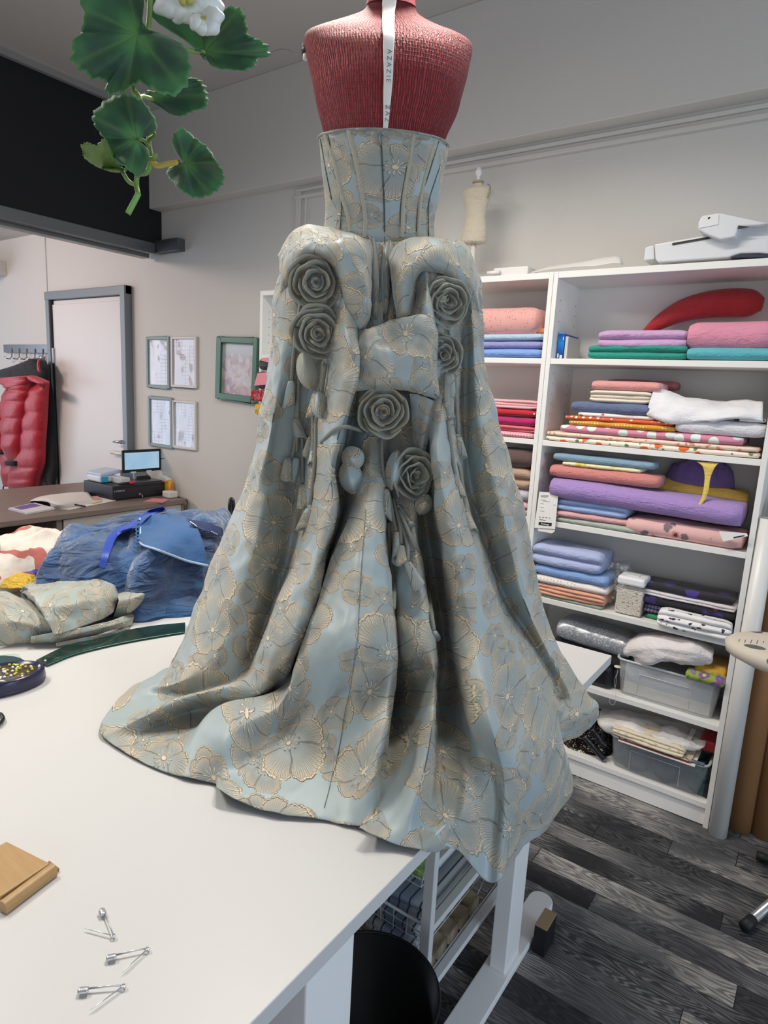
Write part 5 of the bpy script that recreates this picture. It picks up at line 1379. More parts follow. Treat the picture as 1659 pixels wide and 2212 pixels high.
def roll(name, x, y, r, h, mat, label, cat, grp=None, inner=None, lean=(0, 0)):
    p = onZ(x, y, 0); p = p+FH*r+np.array([.009, 0, 0])
    o = lathe(name, [(r, 0.001), (r, h), (r*.86, h), (r*.86, h-.05)], mat, None, 28, (p[0], p[1], 0), True, True)
    for v in o.data.vertices:
        v.co.x += lean[0]*v.co.z; v.co.y += lean[1]*v.co.z
    tag(o, label, cat, grp); return o
M_kraft = plain('kraft_card', '#a5784e', .65, var=.08)
roll('vinyl_roll', 1553, 1812, .031, 1.18, plain('white_vinyl', '#dcdbd7', .35), 'white vinyl roll standing against the right bookcase', 'roll', lean=(-.004, .03))
roll('cardboard_tube', 1603, 1800, .044, 1.22, M_kraft, 'brown cardboard tube next to the white vinyl roll', 'tube', 'cardboard tubes at the right', lean=(-.002, .01))
roll('cardboard_tube', 1660, 1818, .046, 1.25, M_kraft, 'brown cardboard tube cut off by the right edge of the photo', 'tube', 'cardboard tubes at the right', lean=(-.002, .01))
p = onY(1640, 1350, 2.70)
o = box_obj('foam_sheet', onY(1624, 1300, 2.66)[0], onY(1654, 1300, 2.66)[0], 2.655, 2.70, .001, onY(1640, 1219, 2.66)[2], plain('white_board', '#cfd3d9', .4), None, .012); tag(o, 'tall white board standing behind the ironing board', 'board')
# ------------------------------------------------------------------ things lying on the cutting table
cT = lambda x, y, h=0: onZ(x, y, ZT+.003+h/100)
# ruched blue tulle gown
g = G('blue_tulle'); co = g.co()
n = g.noise(co, 5, 4, .5); st = g.noise(g.scale(co, (6, 6, 18)), 1.0, 3, .5, dist=1.8)
spk = g.vor(co, 150, 1); sp = g.M('MULTIPLY', g.M('LESS_THAN', spk.outputs['Distance'], .10), g.M('GREATER_THAN', g.xyz(spk.outputs['Color'])[0], .90))
c = g.mix(g.step(n, .35, .68), lin('#17365f'), lin('#265487')); c = g.mix(g.M('MULTIPLY', g.step(st, .52, .75), .45), c, lin('#4a7fb8')); c = g.mix(sp, c, lin('#c9dcf2'))
M_tulle = g.fin(c, .75, 0, g.bump(g.M('ADD', n, g.M('MULTIPLY', st, .8)), .045), Sheen_Weight=.5, Sheen_Roughness=.5)
M_denim = cloth('blue_satin_denim', '#2a5586', crease=.004)
M_piping = plain('pale_blue_piping', '#9db8d8', .5)
bd = empty('blue_gown', tuple(cT(290, 1215))); tag(bd, 'royal blue tulle gown with a laced bodice heaped on the cutting table', 'dress')
c0 = cT(265, 1255)
TL = []
for nm, px_, py_, dd_, rx_, ry_, hh_, sd_, rg_ in (('tulle_skirt', 288, 1225, 2.08, .262, .36, .205, 7, .5), ('tulle_layer', 405, 1235, 2.10, .175, .38, .225, 17, .45), ('tulle_layer', 210, 1240, 2.0, .125, .28, .17, 27, .5), ('tulle_layer', 340, 1285, 1.86, .16, .12, .06, 37, .5)):
    cc_ = onD(px_, py_, dd_); cc_[2] = ZT
    o = crumple_heap(nm, tuple(cc_), tuple(_R0), tuple(FH), rx_, ry_, hh_, M_tulle, sd_, 60, rg_, 1.5, bd, .36, False, 2)
    TL.append(o)
_v, _f = [], []
for o in TL:
    n0 = len(_v); _v += [v.co.copy() for v in o.data.vertices]; _f += [[i+n0 for i in p.vertices] for p in o.data.polygons]
bvh_tul = BVHTree.FromPolygons(_v, _f)
def cD(x, y, d):
    r = ray(x, y); r = r/np.linalg.norm(r); best = None
    for dx, dy in ((0, 0), (-9, 0), (9, 0), (0, -9), (0, 9)):
        q = ray(x+dx, y+dy); q = q/np.linalg.norm(q); h = bvh_tul.ray_cast(Vector(EYE), Vector(q))
        if h[0] is not None and (best is None or h[3] < best): best = h[3]
    if best is None: return onD(x, y, d)
    lift = .022+(1.98-d)*.02
    return EYE+r*(best-lift)
bod_rows = [[(300, 1121, 2.02), (325, 1112, 2.00), (352, 1111, 1.99), (385, 1114, 1.98), (410, 1118, 1.97)],
            [(300, 1140, 1.93), (328, 1136, 1.91), (358, 1137, 1.90), (395, 1143, 1.89), (430, 1148, 1.88)],
            [(301, 1160, 1.88), (330, 1162, 1.86), (362, 1168, 1.85), (400, 1178, 1.84), (442, 1184, 1.83)],
            [(302, 1174, 1.85), (334, 1186, 1.83), (368, 1197, 1.82), (406, 1211, 1.81), (448, 1220, 1.80)]]
o = sheet('gown_bodice', bod_rows, M_denim, conv=cD, amp=.003, seed=3, thick=.004, parent=bd)
def line_tube(name, pts, r, mat, parent, conv, n=8): return tube(name, catmull(np.array([conv(*p) for p in pts]), 6), r, mat, parent, n)
line_tube('piping', [(302, 1120, 1.99), (303, 1150, 1.88), (304, 1174, 1.835), (335, 1186, 1.815), (368, 1198, 1.805), (406, 1212, 1.795), (450, 1222, 1.79)], .0035, M_piping, bd, cD)
for k in range(6):
    y = 1124+k*8.6; d = 1.96-k*.022
    line_tube('lacing_loop', [(302, y, d), (296, y-1, d-.01), (294, y+3, d-.012), (296, y+6, d-.012), (302, y+6, d-.008)], .0022, M_denim, bd, cD, 6)
V1 = [[(352, 1094, 2.02), (356, 1098, 1.99), (360, 1102, 1.98)], [(318, 1104, 1.99), (322, 1108, 1.96), (326, 1113, 1.95)], [(282, 1128, 1.93), (288, 1134, 1.90), (294, 1139, 1.89)], [(240, 1150, 1.86), (248, 1153, 1.84), (256, 1156, 1.83)], [(222, 1190, 1.80), (230, 1192, 1.78), (238, 1194, 1.77)], [(214, 1226, 1.74), (220, 1228, 1.72), (227, 1230, 1.71)]]
sheet('waist_ribbon', V1, plain('royal_blue_ribbon', '#2746a6', .45), conv=cD, amp=.002, parent=bd, thick=.002)
o = sheet('strap', [[(412, 1122, 1.95), (445, 1128, 1.93), (480, 1140, 1.92)], [(415, 1132, 1.93), (448, 1138, 1.91), (482, 1150, 1.90)], [(430, 1142, 1.91), (455, 1150, 1.90), (484, 1160, 1.89)]], plain('navy_strap', '#1d2c55', .6), conv=cD, amp=.002, parent=bd)
box = [(414, 1127, 1.925), (424, 1135, 1.915)]
line_tube('strap_slider', [(411, 1127, 1.925), (418, 1132, 1.92), (426, 1138, 1.915)], .0025, plain('steel_slider', '#c9ccd2', .2, .9), bd, cD)
line_tube('strap_slider', [(456, 1148, 1.895), (463, 1151, 1.893), (470, 1154, 1.89)], .0022, plain('steel_slider', '#c9ccd2', .2, .9), bd, cD)
# white cloth with a coral band, at the far left
g = G('white_coral_cloth'); co = g.co(); x, y, zz = g.xyz(co)
w = g.noise(co, 5, 3); band = g.M('MULTIPLY', g.M('GREATER_THAN', g.M('SINE', g.M('ADD', g.M('MULTIPLY', x, 17), g.M('MULTIPLY', w, 9))), .88), 1.0)
M_wc = g.fin(g.mix(band, lin('#d9cfc5'), lin('#b86a60')), .85, 0, g.bump(g.noise(co, 12, 4), .01))
cw = onD(40, 1215, 2.12); cw[2] = ZT
o = crumple_heap('crumpled_cloth', tuple(cw), tuple(_R0), tuple(FH), .165, .27, .115, M_wc, 41, 56, .34, 1.8, None, .45, True, 3); tag(o, 'crumpled white cloth with coral bands at the left edge of the table', 'fabric')
pz = onD(3, 1150, 1.95)
V, F = tube_vf([np.array([pz[0]-.03, pz[1]-.02, ZT+.012]), np.array([pz[0]-.03, pz[1]-.02, pz[2]+.10])], [.028, .022], 16); o = from_vf('fabric_roll', V, F, cloth('ivory_roll', '#d3c7b6')); tag(o, 'upright ivory fabric roll cut off by the left edge of the photo', 'fabric roll')
# yellow and blue plastic bag
g = G('printed_bag'); co = g.co('UV'); u, v, _ = g.xyz(co)
vv = g.M('ADD', v, g.M('MULTIPLY', g.M('MULTIPLY', u, u), -1.0))
c = g.ramp(v, [(0, lin('#c9a32a')), (.62, lin('#d2b02c')), (.64, lin('#9c1f24')), (.71, lin('#9c1f24')), (.73, lin('#2f3a92')), (1, lin('#333f9c'))])
for e in g.t.nodes:
    if e.type == 'VALTORGB': e.color_ramp.interpolation = 'CONSTANT'
M_bag = g.fin(c, .2, 0, g.bump(g.noise(co, 7, 3), .02), Specular_IOR_Level=.6)
R_ = [[(-10, 1222, 3.5), (22, 1226, 4), (62, 1228, 4.5), (80, 1225, 4.5), (92, 1240, 2), (99, 1262, .3)],
      [(-10, 1232, 4), (22, 1234, 5), (55, 1238, 5), (76, 1242, 4.5), (88, 1252, 2), (97, 1266, .3)],
      [(-10, 1245, 4), (20, 1248, 5), (48, 1250, 5), (70, 1255, 4), (84, 1263, 2), (94, 1272, .3)],
      [(-10, 1268, 2), (18, 1270, 3), (42, 1270, 3), (62, 1273, 2.5), (76, 1276, 1.5), (88, 1280, .2)]]
C = np.array([[cT(*q) for q in r] for r in R_]); A = crumple(densify(C, 7, 9), .004, 22, 3); vv_, ff_ = grid_vf(A)
nr, nc = A.shape[:2]; uv = [(j/(nc-1), 1-i/(nr-1)) for i in range(nr) for j in range(nc)]
pb_ = from_vf('plastic_bag', vv_, [f[::-1] for f in ff_], M_bag, None, True, uv); s = pb_.modifiers.new('t', 'SOLIDIFY'); s.thickness = .0015
tag(pb_, 'yellow plastic bag with a red line and blue rim in front of the white cloth', 'bag')
# folded length of the same brocade
fb = empty('brocade_piece', tuple(cT(150, 1380))); tag(fb, 'folded offcut of blue and gold floral brocade lying left of the gown on the table', 'fabric')
def bro_sheet(name, rows, seed=1, mat=None, thick=.003, uvo=(0, 0), amp=.004):
    C = np.array([[cT(*q) for q in r] for r in rows]); D_ = catmull(C, 8, .3); A = crumple(catmull(D_.transpose(1, 0, 2), 8, .28).transpose(1, 0, 2), amp, 16, seed)
    A[..., 2] = np.maximum(A[..., 2], ZT+.0045); v, f = grid_vf(A)
    o = from_vf(name, v, [q[::-1] for q in f], [mat or M_bropale, M_lining], fb, True, arc_uv(A)+np.array(uvo))
    s = o.modifiers.new('t', 'SOLIDIFY'); s.thickness = thick; s.offset = -1; s.material_offset = 1; s.material_offset_rim = 1
bro_sheet('lower_fold', [[(-15, 1275, 6), (20, 1280, 7), (50, 1290, 6), (90, 1300, 6)], [(-15, 1305, 9), (25, 1306, 9), (60, 1318, 8), (105, 1335, 6)], [(-15, 1345, 6), (25, 1342, 7), (70, 1350, 5.5), (112, 1366, 3)], [(-15, 1398, .3), (30, 1392, .3), (75, 1388, .3), (116, 1378, .3)]], 1)
bro_sheet('long_fold', [[(68, 1375, 3), (120, 1365, 4), (180, 1355, 4), (240, 1340, 3.5), (292, 1322, 2)], [(66, 1384, 2), (120, 1378, 2.5), (180, 1368, 2.6), (240, 1352, 2.5), (290, 1335, 1.5)], [(66, 1391, .3), (122, 1388, .3), (184, 1378, .3), (245, 1362, .3), (284, 1350, .3)]], 2, uvo=(.3, .2))
bro_sheet('narrow_fold', [[(120, 1389, 1.2), (180, 1378, 1.4), (235, 1368, 1.4), (282, 1354, .8)], [(122, 1396, .3), (182, 1387, .3), (238, 1375, .3), (280, 1360, .3)]], 3, uvo=(.5, .4), amp=.002)
bro_sheet('top_fold', [[(42, 1276, 5), (62, 1262, 8), (120, 1245, 8.5), (200, 1232, 9), (236, 1228, 8), (246, 1240, 6)], [(50, 1282, 6.5), (74, 1284, 10), (135, 1272, 11), (210, 1255, 11), (246, 1258, 9), (252, 1270, 6)], [(70, 1298, 7), (86, 1312, 9), (145, 1305, 10), (216, 1288, 9.5), (252, 1290, 7), (258, 1296, 4)], [(92, 1325, 7), (100, 1340, 7), (156, 1330, 7), (220, 1312, 7), (250, 1305, 5), (256, 1306, 3)], [(112, 1350, 5), (118, 1372, 3.4), (165, 1358, 4), (220, 1338, 4), (244, 1322, 3.4), (250, 1316, 2.6)]], 4, uvo=(.9, .7))
bro_sheet('side_loop', [[(252, 1284, 6), (275, 1274, 7), (305, 1266, 7), (325, 1268, 6), (328, 1284, 4)], [(256, 1296, 7), (280, 1290, 8), (308, 1284, 8), (326, 1284, 6), (327, 1298, 3)], [(250, 1318, 4), (280, 1316, 4.5), (305, 1306, 4.5), (320, 1300, 3.5), (323, 1312, 1)], [(244, 1334, .6), (278, 1331, .4), (302, 1322, .4), (318, 1314, .4), (321, 1318, .3)]], 5, uvo=(1.3, .2))
M_in = plain('grey_green_wrong_side', '#566765', .7)
bro_sheet('open_end', [[(44, 1272, 6.5), (50, 1268, 8), (60, 1272, 8.5)], [(46, 1288, 5), (58, 1288, 5), (74, 1296, 7)], [(56, 1300, 4), (74, 1310, 4), (92, 1322, 6)]], 6, M_in)
bro_sheet('loop_lining', [[(262, 1284, 5.5), (290, 1274, 6.6), (318, 1268, 6.6)], [(264, 1292, 6), (292, 1284, 7), (322, 1276, 6.8)]], 7, M_in)
# curved dark green acrylic ruler
up = [(78, 1431), (135, 1403), (202, 1381), (270, 1366), (337, 1355), (400, 1349)]; lo = [(101, 1439), (152, 1418), (202, 1404), (270, 1389), (337, 1377), (400, 1367)]
A = np.stack([catmull(np.array([cT(*p) for p in up]), 8), catmull(np.array([cT(*p) for p in lo]), 8)], 1)
v, f = grid_vf(np.concatenate([A+np.array([0, 0, .003])], 1))
g = G('dark_green_acrylic'); co = g.co(); gr = g.noise(g.scale(co, (90, 90, 1)), 1, 3)
M_acr = g.fin(g.mix(gr, lin('#0f2523'), lin('#17362f')), .12, 0, Specular_IOR_Level=.7)
ru = from_vf('curved_ruler', v, [q[::-1] for q in f], M_acr, None, False); s = ru.modifiers.new('t', 'SOLIDIFY'); s.thickness = .003; s.offset = -1
tag(ru, 'long curved dark green ruler lying behind the pincushion', 'ruler')
P = [p+np.array([0, 0, .0025]) for p in catmull(np.array([cT(*p) for p in lo]), 8)]
e = tube('bright_edge', P, .0012, plain('bright_green_edge', '#2f8f78', .15), ru, 6)
# translucent curve template
Ct = [cT(x, y) for x, y in ((-20, 1420), (10, 1416), (30, 1414), (41, 1416), (50, 1433), (30, 1442), (-20, 1450))]
def slab(name, pts, h, mat, parent=None, bevel=.001):
    V = list(pts)+[p+np.array([0, 0, h]) for p in pts]; m = len(pts); bm = bmesh.new(); vs = [bm.verts.new(q) for q in V]
    for q in [tuple(range(m))[::-1], tuple(range(m, 2*m))]+[(i, (i+1) % m, m+(i+1) % m, m+i) for i in range(m)]: bm.faces.new([vs[i] for i in q])
    return from_bm(name, bm, mat, parent, False, bevel)
g = G('frosted_green'); tp = slab('curve_template', Ct, .003, g.fin((.55, .68, .64, 1), .2, 0, Alpha=.6), None, 0); tag(tp, 'pale green clear curve template behind the pincushion', 'ruler')
P2 = [cT(x, y)+np.array([0, 0, .0045]) for x, y in ((-20, 1424), (10, 1422), (30, 1424), (45, 1428), (53, 1433), (30, 1440), (-20, 1442))]
o = slab('sleeve_curve', P2, .003, plain('dark_teal_plastic', '#2b474d', .25), None, 0); tag(o, 'dark teal plastic curve lying on the clear template', 'ruler')
# pincushion with its pins
pc = cT(22, 1470); pcx = empty('pincushion', tuple(pc)); tag(pcx, 'dark blue oval magnetic pin dish at the left edge of the table', 'pin dish')
ax = np.array([cT(101, 1452)-cT(-60, 1486)])[0]; ax[2] = 0; La = .088; ax /= np.linalg.norm(ax); ay = np.array([-ax[1], ax[0], 0])
pcc = cT(100, 1461)-ax*La; pcc = pcc-ay*.0
def oval(name, prof, mat, a=La, b=.058, parent=pcx, cap=True):
    V, F = [], []; n = 44
    for s, z in prof:
        for k in range(n):
            th = 2*math.pi*k/n; V.append(pcc+ax*a*s*math.cos(th)+ay*b*s*math.sin(th)+np.array([0, 0, z]))
    m = len(prof)
    for i in range(m-1):
        for k in range(n): F.append((i*n+k, i*n+(k+1) % n, (i+1)*n+(k+1) % n, (i+1)*n+k))
    F.append(tuple(range(n))[::-1]); F.append(tuple((m-1)*n+k for k in range(n)))
    return from_vf(name, V, F, mat, parent, True)
oval('dish', [(.97, 0), (.985, .003), (.95, .006), (.99, .010), (.965, .026), (.93, .031), (.88, .030), (.84, .027), (.80, .026)], plain('dark_blue_plastic', '#232544', .22))
oval('magnet_plate', [(.80, .0255), (.80, .0262)], plain('brown_plate', '#4a3d38', .5))
rd = random.Random(31)
M_pin = plain('pin_steel', '#b9bbbf', .2, 1.)
heads = {'yellow': plain('yellow_pin_head', '#cfc63a', .2), 'white': plain('white_pin_head', '#ebe9e2', .2), 'red': plain('red_pin_head', '#b5303a', .2)}
pins = {}
for k in range(74):
    colr = 'yellow' if k % 2 else 'white'
    if k == 5: colr = 'red'
    th, rr_ = rd.random()*6.28, math.sqrt(rd.random())*.76
    if k == 5: th, rr_ = -1.15, .78
    base = pcc+ax*La*rr_*math.cos(th)+ay*.058*rr_*math.sin(th)+np.array([0, 0, .0285])
    az = rd.random()*6.28; el = rd.random()*.35
    if colr not in pins:
        r = bpy.data.objects.new('pin', None); COL.objects.link(r); r.empty_display_size = .01
        V, F = tube_vf([(0, 0, 0), (0, 0, -.022)], [.0004, .0002], 5); from_vf('shank', V, F, M_pin, r)
        bmp = bmesh.new(); bmesh.ops.create_icosphere(bmp, subdivisions=2, radius=.0031); from_bm('head', bmp, heads[colr], r, True)
        pins[colr] = r; root = r
    else:
        src = pins[colr]; root = src.copy(); COL.objects.link(root)
        for ch in list(src.children):
            c_ = ch.copy(); COL.objects.link(c_); c_.parent = root; c_.matrix_parent_inverse = Matrix()
    tip = Vector((math.cos(az)*math.cos(el), math.sin(az)*math.cos(el), math.sin(el)))
    root.matrix_basis = Matrix.Translation(Vector(base)) @ tip.to_track_quat('Z', 'Y').to_matrix().to_4x4()
    lb = {'yellow': 'tiny pin with a yellow ball head lying in the dark blue pin dish', 'white': 'tiny pin with a white ball head lying in the dark blue pin dish', 'red': 'the single red headed pin on the rim of the dark blue dish'}[colr]
    tag(root, lb, 'pin', colr+' headed pins in the dish')
lone = pins['white'].copy(); COL.objects.link(lone)
for ch in list(pins['white'].children):
    c_ = ch.copy(); COL.objects.link(c_); c_.parent = lone; c_.matrix_parent_inverse = Matrix()
lp = cT(98, 1433)+np.array([0, 0, .0065]); lone.matrix_basis = Matrix.Translation(Vector(lp)) @ Matrix.Rotation(1.45, 4, 'Y')
tag(lone, 'lone white headed pin on the end of the curved ruler', 'pin')
# black loop at the edge of the photo
loop = [cT(-14, 1545), cT(0, 1546), cT(6, 1552), cT(7, 1558), cT(3, 1564), cT(-4, 1570), cT(-16, 1572)]
o = tube('scissor_handle', [p+np.array([0, 0, .004]) for p in catmull(np.array(loop), 5)], .0035, plain('black_handle', '#17171a', .3), None, 10); tag(o, 'black scissor handle loop at the left edge of the table', 'scissors')
# wooden phone stand
ws = empty('phone_stand', tuple(cT(50, 1900))); tag(ws, 'light oak phone stand with a groove at the lower left of the table', 'phone stand')
g = G('light_oak'); co = g.co(); n = g.noise(g.scale(co, (10, 90, 90)), 1, 4, .6); M_oak = g.fin(g.mix(n, lin('#a57f50'), lin('#bb9767')), .45, 0, g.bump(n, .0006))
q0 = onZ(110, 1860, ZT+.02); 
def pl(x, y, h): return onZ(x, y, ZT+.003+h)
h1 = .017
T1 = [pl(14, 1815, h1), pl(107, 1862, h1), pl(0, 1934, h1), pl(-100, 1880, h1)]
slab('plate', [np.array([p[0], p[1], ZT+.0015]) for p in T1][::-1], h1, M_oak, ws, .0015)
e1, e2 = pl(112, 1867, .0), pl(4, 1947, .0)
rot_dir = (e1-e2); rot_dir /= np.linalg.norm(rot_dir); sd = np.array([rot_dir[1], -rot_dir[0], 0])
wv = .0145
fr_ = [(0, 0), (wv, 0), (wv, .008), (wv*.80, .0135), (wv*.5, .0155), (.002, .015)]
A0, A1 = pl(14, 1974, 0), pl(138, 1896, 0)
L_ = np.linalg.norm(A1-A0)
base_ = A0-sd*wv
V = [np.array([*(base_+sd*a)[:2], ZT+.0015+b]) for a, b in fr_]+[np.array([*(base_+rot_dir*L_+sd*a)[:2], ZT+.0015+b]) for a, b in fr_]
m = len(fr_); bm = bmesh.new(); vs = [bm.verts.new(q) for q in V]
for q in [tuple(range(m)), tuple(range(m, 2*m))[::-1]]+[(i, m+i, m+(i+1) % m, (i+1) % m) for i in range(m)]: bm.faces.new([vs[i] for i in q])
from_bm('front_lip', bm, M_oak, ws, False, .0012)
slab('groove_floor', [np.array([p[0], p[1], ZT+.001]) for p in (pl(107, 1862, 0), pl(128, 1878, 0), pl(12, 1958, 0), pl(0, 1938, 0))][::-1], .004, plain('dark_oak', '#8a6238', .6), ws, 0)
# safety pins
M_nick = plain('nickel', '#d3d4d6', .28, .75)
def safety_pin(cap, coil, tip, label):
    a, b, c_ = (cT(*p)+np.array([0, 0, .0010]) for p in (cap, coil, tip))
    r = empty('safety_pin', tuple(b)); tag(r, label, 'safety pin', 'open safety pins on the table')
    u = (a-b)/np.linalg.norm(a-b); w = (c_-b)/np.linalg.norm(c_-b); up_ = np.array([0, 0, 1.]); s_ = np.cross(up_, u)
    tube('fixed_arm', [b+u*.002, b+u*.01+up_*.001, a-u*.004], .00075, M_nick, r, 8)
    tube('fixed_arm', [b+u*.002+up_*.0012, a-u*.004+up_*.0018], .00055, M_nick, r, 8)
    tube('pin_arm', [b+w*.002, c_-w*.004, c_], [.00075, .0007, .0001], M_nick, r, 8)
    circ = []
    for k in range(30):
        th = k/10*2*math.pi; circ.append(b+u*.0024*math.cos(th)+s_*.0024*math.sin(th)+up_*(.0006*k/10-.001))
    tube('coil', circ, .0007, M_nick, r, 6)
    # folded cap
    sg = 1 if (w@s_) > 0 else -1
    V, F = [], []; n = 10
    for i, (t_, wd) in enumerate(((-.007, .0034), (-.005, .0042), (.002, .0044), (.004, .0032))):
        for k in range(n):
            th = 2*math.pi*k/n; V.append(a+u*t_+s_*sg*(.0018+wd*math.cos(th))+up_*(.0008+.0024*math.sin(th)))
    for i in range(3):
        for k in range(n): F.append((i*n+k, i*n+(k+1) % n, (i+1)*n+(k+1) % n, (i+1)*n+k))
    F.append(tuple(range(n))[::-1]); F.append(tuple(3*n+k for k in range(n)))
    from_vf('cap', V, F, M_nick, r, True)
safety_pin((224, 1970), (245, 2023), (182, 2006), 'open safety pin nearest the wooden phone stand')
safety_pin((238, 2068), (319, 2051), (263, 2103), 'open safety pin in the middle of the three')
safety_pin((178, 2139), (267, 2131), (193, 2185), 'open safety pin nearest the viewer')

# ------------------------------------------------------------------ under the table
bs = empty('basket_stand', (-.80, 1.38, 0)); tag(bs, 'white wire basket drawer stand under the cutting table', 'basket stand')
Xp, Yp = -.62, 1.150
zA = float(onX(940, 1979, Xp)[2]); zB = float(onX(960, 2078, Xp)[2]); zT0 = float(onX(950, 1858, Xp)[2])
M_wire = plain('white_wire', '#d6d7d8', .4)
Wd, Dp = .40, .46
for xx, yy in ((Xp, Yp), (Xp-Wd, Yp), (Xp, Yp+Dp), (Xp-Wd, Yp+Dp)):
    box_obj('post', xx-.013, xx+.013, yy-.010, yy+.010, .002, .72, M_wire, bs, .002)
levels = [(zA+.20, .10), (zA, .11), (zB, .12)]
levels = [(.478, .104), (.304, .125), (.122, .085)]
for z_, dpt in levels:
    for xx in (Xp, Xp-Wd): box_obj('rail', xx-.011, xx+.011, Yp+.01, Yp+Dp-.01, z_-.012, z_+.006, M_wire, bs, .002)
    b_ = empty('basket', (Xp-Wd/2, Yp+Dp/2, z_-dpt)); b_.parent = bs; b_.matrix_parent_inverse = bs.matrix_world.inverted()
    x0, x1, y0, y1 = Xp-Wd+.016, Xp-.016, Yp+.004, Yp+Dp-.012
    W_ = []
    ins = .025
    def cor(z): 
        s = (z_-z)/dpt*ins; return x0+s, x1-s, y0+s, y1-s
    for q in range(5):
        z = z_-dpt*q/4; a, b, c_, d_ = cor(z); W_.append([(a, c_, z), (b, c_, z), (b, d_, z), (a, d_, z), (a, c_, z)])
    a1_, b1_, c1_, d1_ = cor(z_); a2_, b2_, c2_, d2_ = cor(z_-dpt)
    for q in range(10):
        f_ = q/9
        W_.append([(a1_+(b1_-a1_)*f_, c1_, z_), (a2_+(b2_-a2_)*f_, c2_, z_-dpt), (a2_+(b2_-a2_)*f_, d2_, z_-dpt), (a1_+(b1_-a1_)*f_, d1_, z_)])
        W_.append([(a1_, c1_+(d1_-c1_)*f_, z_), (a2_, c2_+(d2_-c2_)*f_, z_-dpt), (b2_, c2_+(d2_-c2_)*f_, z_-dpt), (b1_, c1_+(d1_-c1_)*f_, z_)])
    tubes('wire_mesh', W_, .0013, M_wire, b_, 5)
    tube('rim_wire', [(a1_, c1_, z_), (b1_, c1_, z_), (b1_, d1_, z_), (a1_, d1_, z_), (a1_, c1_, z_)], .0042, M_wire, b_, 8)
# what the baskets hold
g = G('striped_ticking'); co = g.co(); x, y, zz = g.xyz(co)
s1 = g.M('FRACT', g.M('DIVIDE', x, .028)); bk = g.mix(g.step(g.noise(g.comb(x, 0.0, 0.0), 16, 1), .45, .55), lin('#a9adb0'), lin('#8797ad')); bk = g.mix(g.M('GREATER_THAN', g.noise(g.comb(g.M('ADD', x, 7), 0.0, 0.0), 13, 1), .6), bk, lin('#a3937f'))
c = g.mix(g.M('LESS_THAN', s1, .16), bk, lin('#3d434d')); M_tick = g.fin(c, .85, 0, g.bump(s1, .002))
zl1, zl2, zl3 = levels[0][0], levels[1][0], levels[2][0]
o = box_obj('green_fabric', Xp-Wd+.05, Xp-.033, Yp+.03, Yp+.36, zl1-.098, zl1-.004, cloth('leaf_green_cotton', '#7fa34e'), None, .02); tag(o, 'leaf green fabric folded in the top wire basket', 'fabric', 'fabrics in the wire baskets')
o = box_obj('navy_fabric', Xp-Wd+.06, Xp-.05, Yp+.05, Yp+.34, zl1-.003, zl1+.03, cloth('navy_cotton', '#23284f'), None, .015); tag(o, 'navy fabric lying on the green one in the top wire basket', 'fabric', 'fabrics in the wire baskets')
o = box_obj('red_fabric', Xp-.11, Xp-.06, Yp+.028, Yp+.048, zl1-.02, zl1+.02, cloth('red_cotton', '#a12a33'), None, .006); tag(o, 'red fabric corner at the front of the top wire basket', 'fabric', 'fabrics in the wire baskets')
for k in range(3):
    o = fold_mesh('striped_fabric', Xp-Wd+.045, Xp-.040, zl2-.118+k*.042, zl2-.0775+k*.042, Yp+.012+k*.012, .40, M_tick, 2, 30+k, bulge=.25, rough=.006)
    tag(o, ('striped grey blue and beige fabric, bottom', 'striped grey blue and beige fabric, middle', 'striped grey blue and beige fabric, topmost')[k]+' of the three in the middle wire basket', 'fabric', 'striped fabrics in the middle basket')
g = G('camel_plush'); co = g.co(); n = g.noise(co, 12, 3); M_camel = g.fin(g.mix(n, lin('#6f5a43'), lin('#cfc0a4')), .9, 0, g.bump(g.noise(co, 120, 3), .004))
for k in range(6):
    V, F = tube_vf([(Xp-Wd+.06, Yp+.06+k*.062, zl3-.045), (Xp-.05, Yp+.06+k*.062, zl3-.045)], .030, 14); o = from_vf('rolled_fabric', V, F, M_camel); tag(o, 'rolled camel and cream plush fabric in the bottom wire basket', 'fabric', 'plush rolls in the bottom basket')
# bin
bc = np.array([-.618, .915])
bn = empty('waste_bin', (bc[0], bc[1], 0)); tag(bn, 'round black waste bin under the table edge', 'bin')
M_bin = plain('black_plastic_bin', '#0b0c10', .35)
lathe('bin_body', [(.105, .002), (.146, .335), (.142, .335), (.101, .008)], M_bin, bn, 56, (bc[0], bc[1], 0), True, True)
tube('rim', [(bc[0]+.145*math.cos(k/40*6.2832), bc[1]+.145*math.sin(k/40*6.2832), .336) for k in range(41)], .0035, M_bin, bn, 8)
rd = random.Random(3)
for k in range(7):
    a = rd.random()*6.28; rr_ = .06*rd.random()
    o = crumple_heap('fabric_scrap', (bc[0]+rr_*math.cos(a), bc[1]+rr_*math.sin(a), .06+.012*k), (1, 0, 0), (0, 1, 0), .035, .028, .035, cloth('scrap', rd.choice(['#7d6a58', '#8a5a48', '#6b6152', '#a08d74'])), 60+k, 16, .9, 3)
    tag(o, 'small brown fabric scrap in the black waste bin', 'scrap', 'scraps in the bin')
bb = empty('black_carton', (-.43, 1.59, 0)); tag(bb, 'black carton with a tan lid behind the table foot', 'box')
box_obj('carton_body', -.500, -.464, 1.555, 1.632, .001, .086, plain('black_card', '#0d0d10', .6), bb, .002)
box_obj('lid', -.500, -.464, 1.555, 1.632, .086, .089, plain('tan_card', '#9a8466', .7), bb, .001)

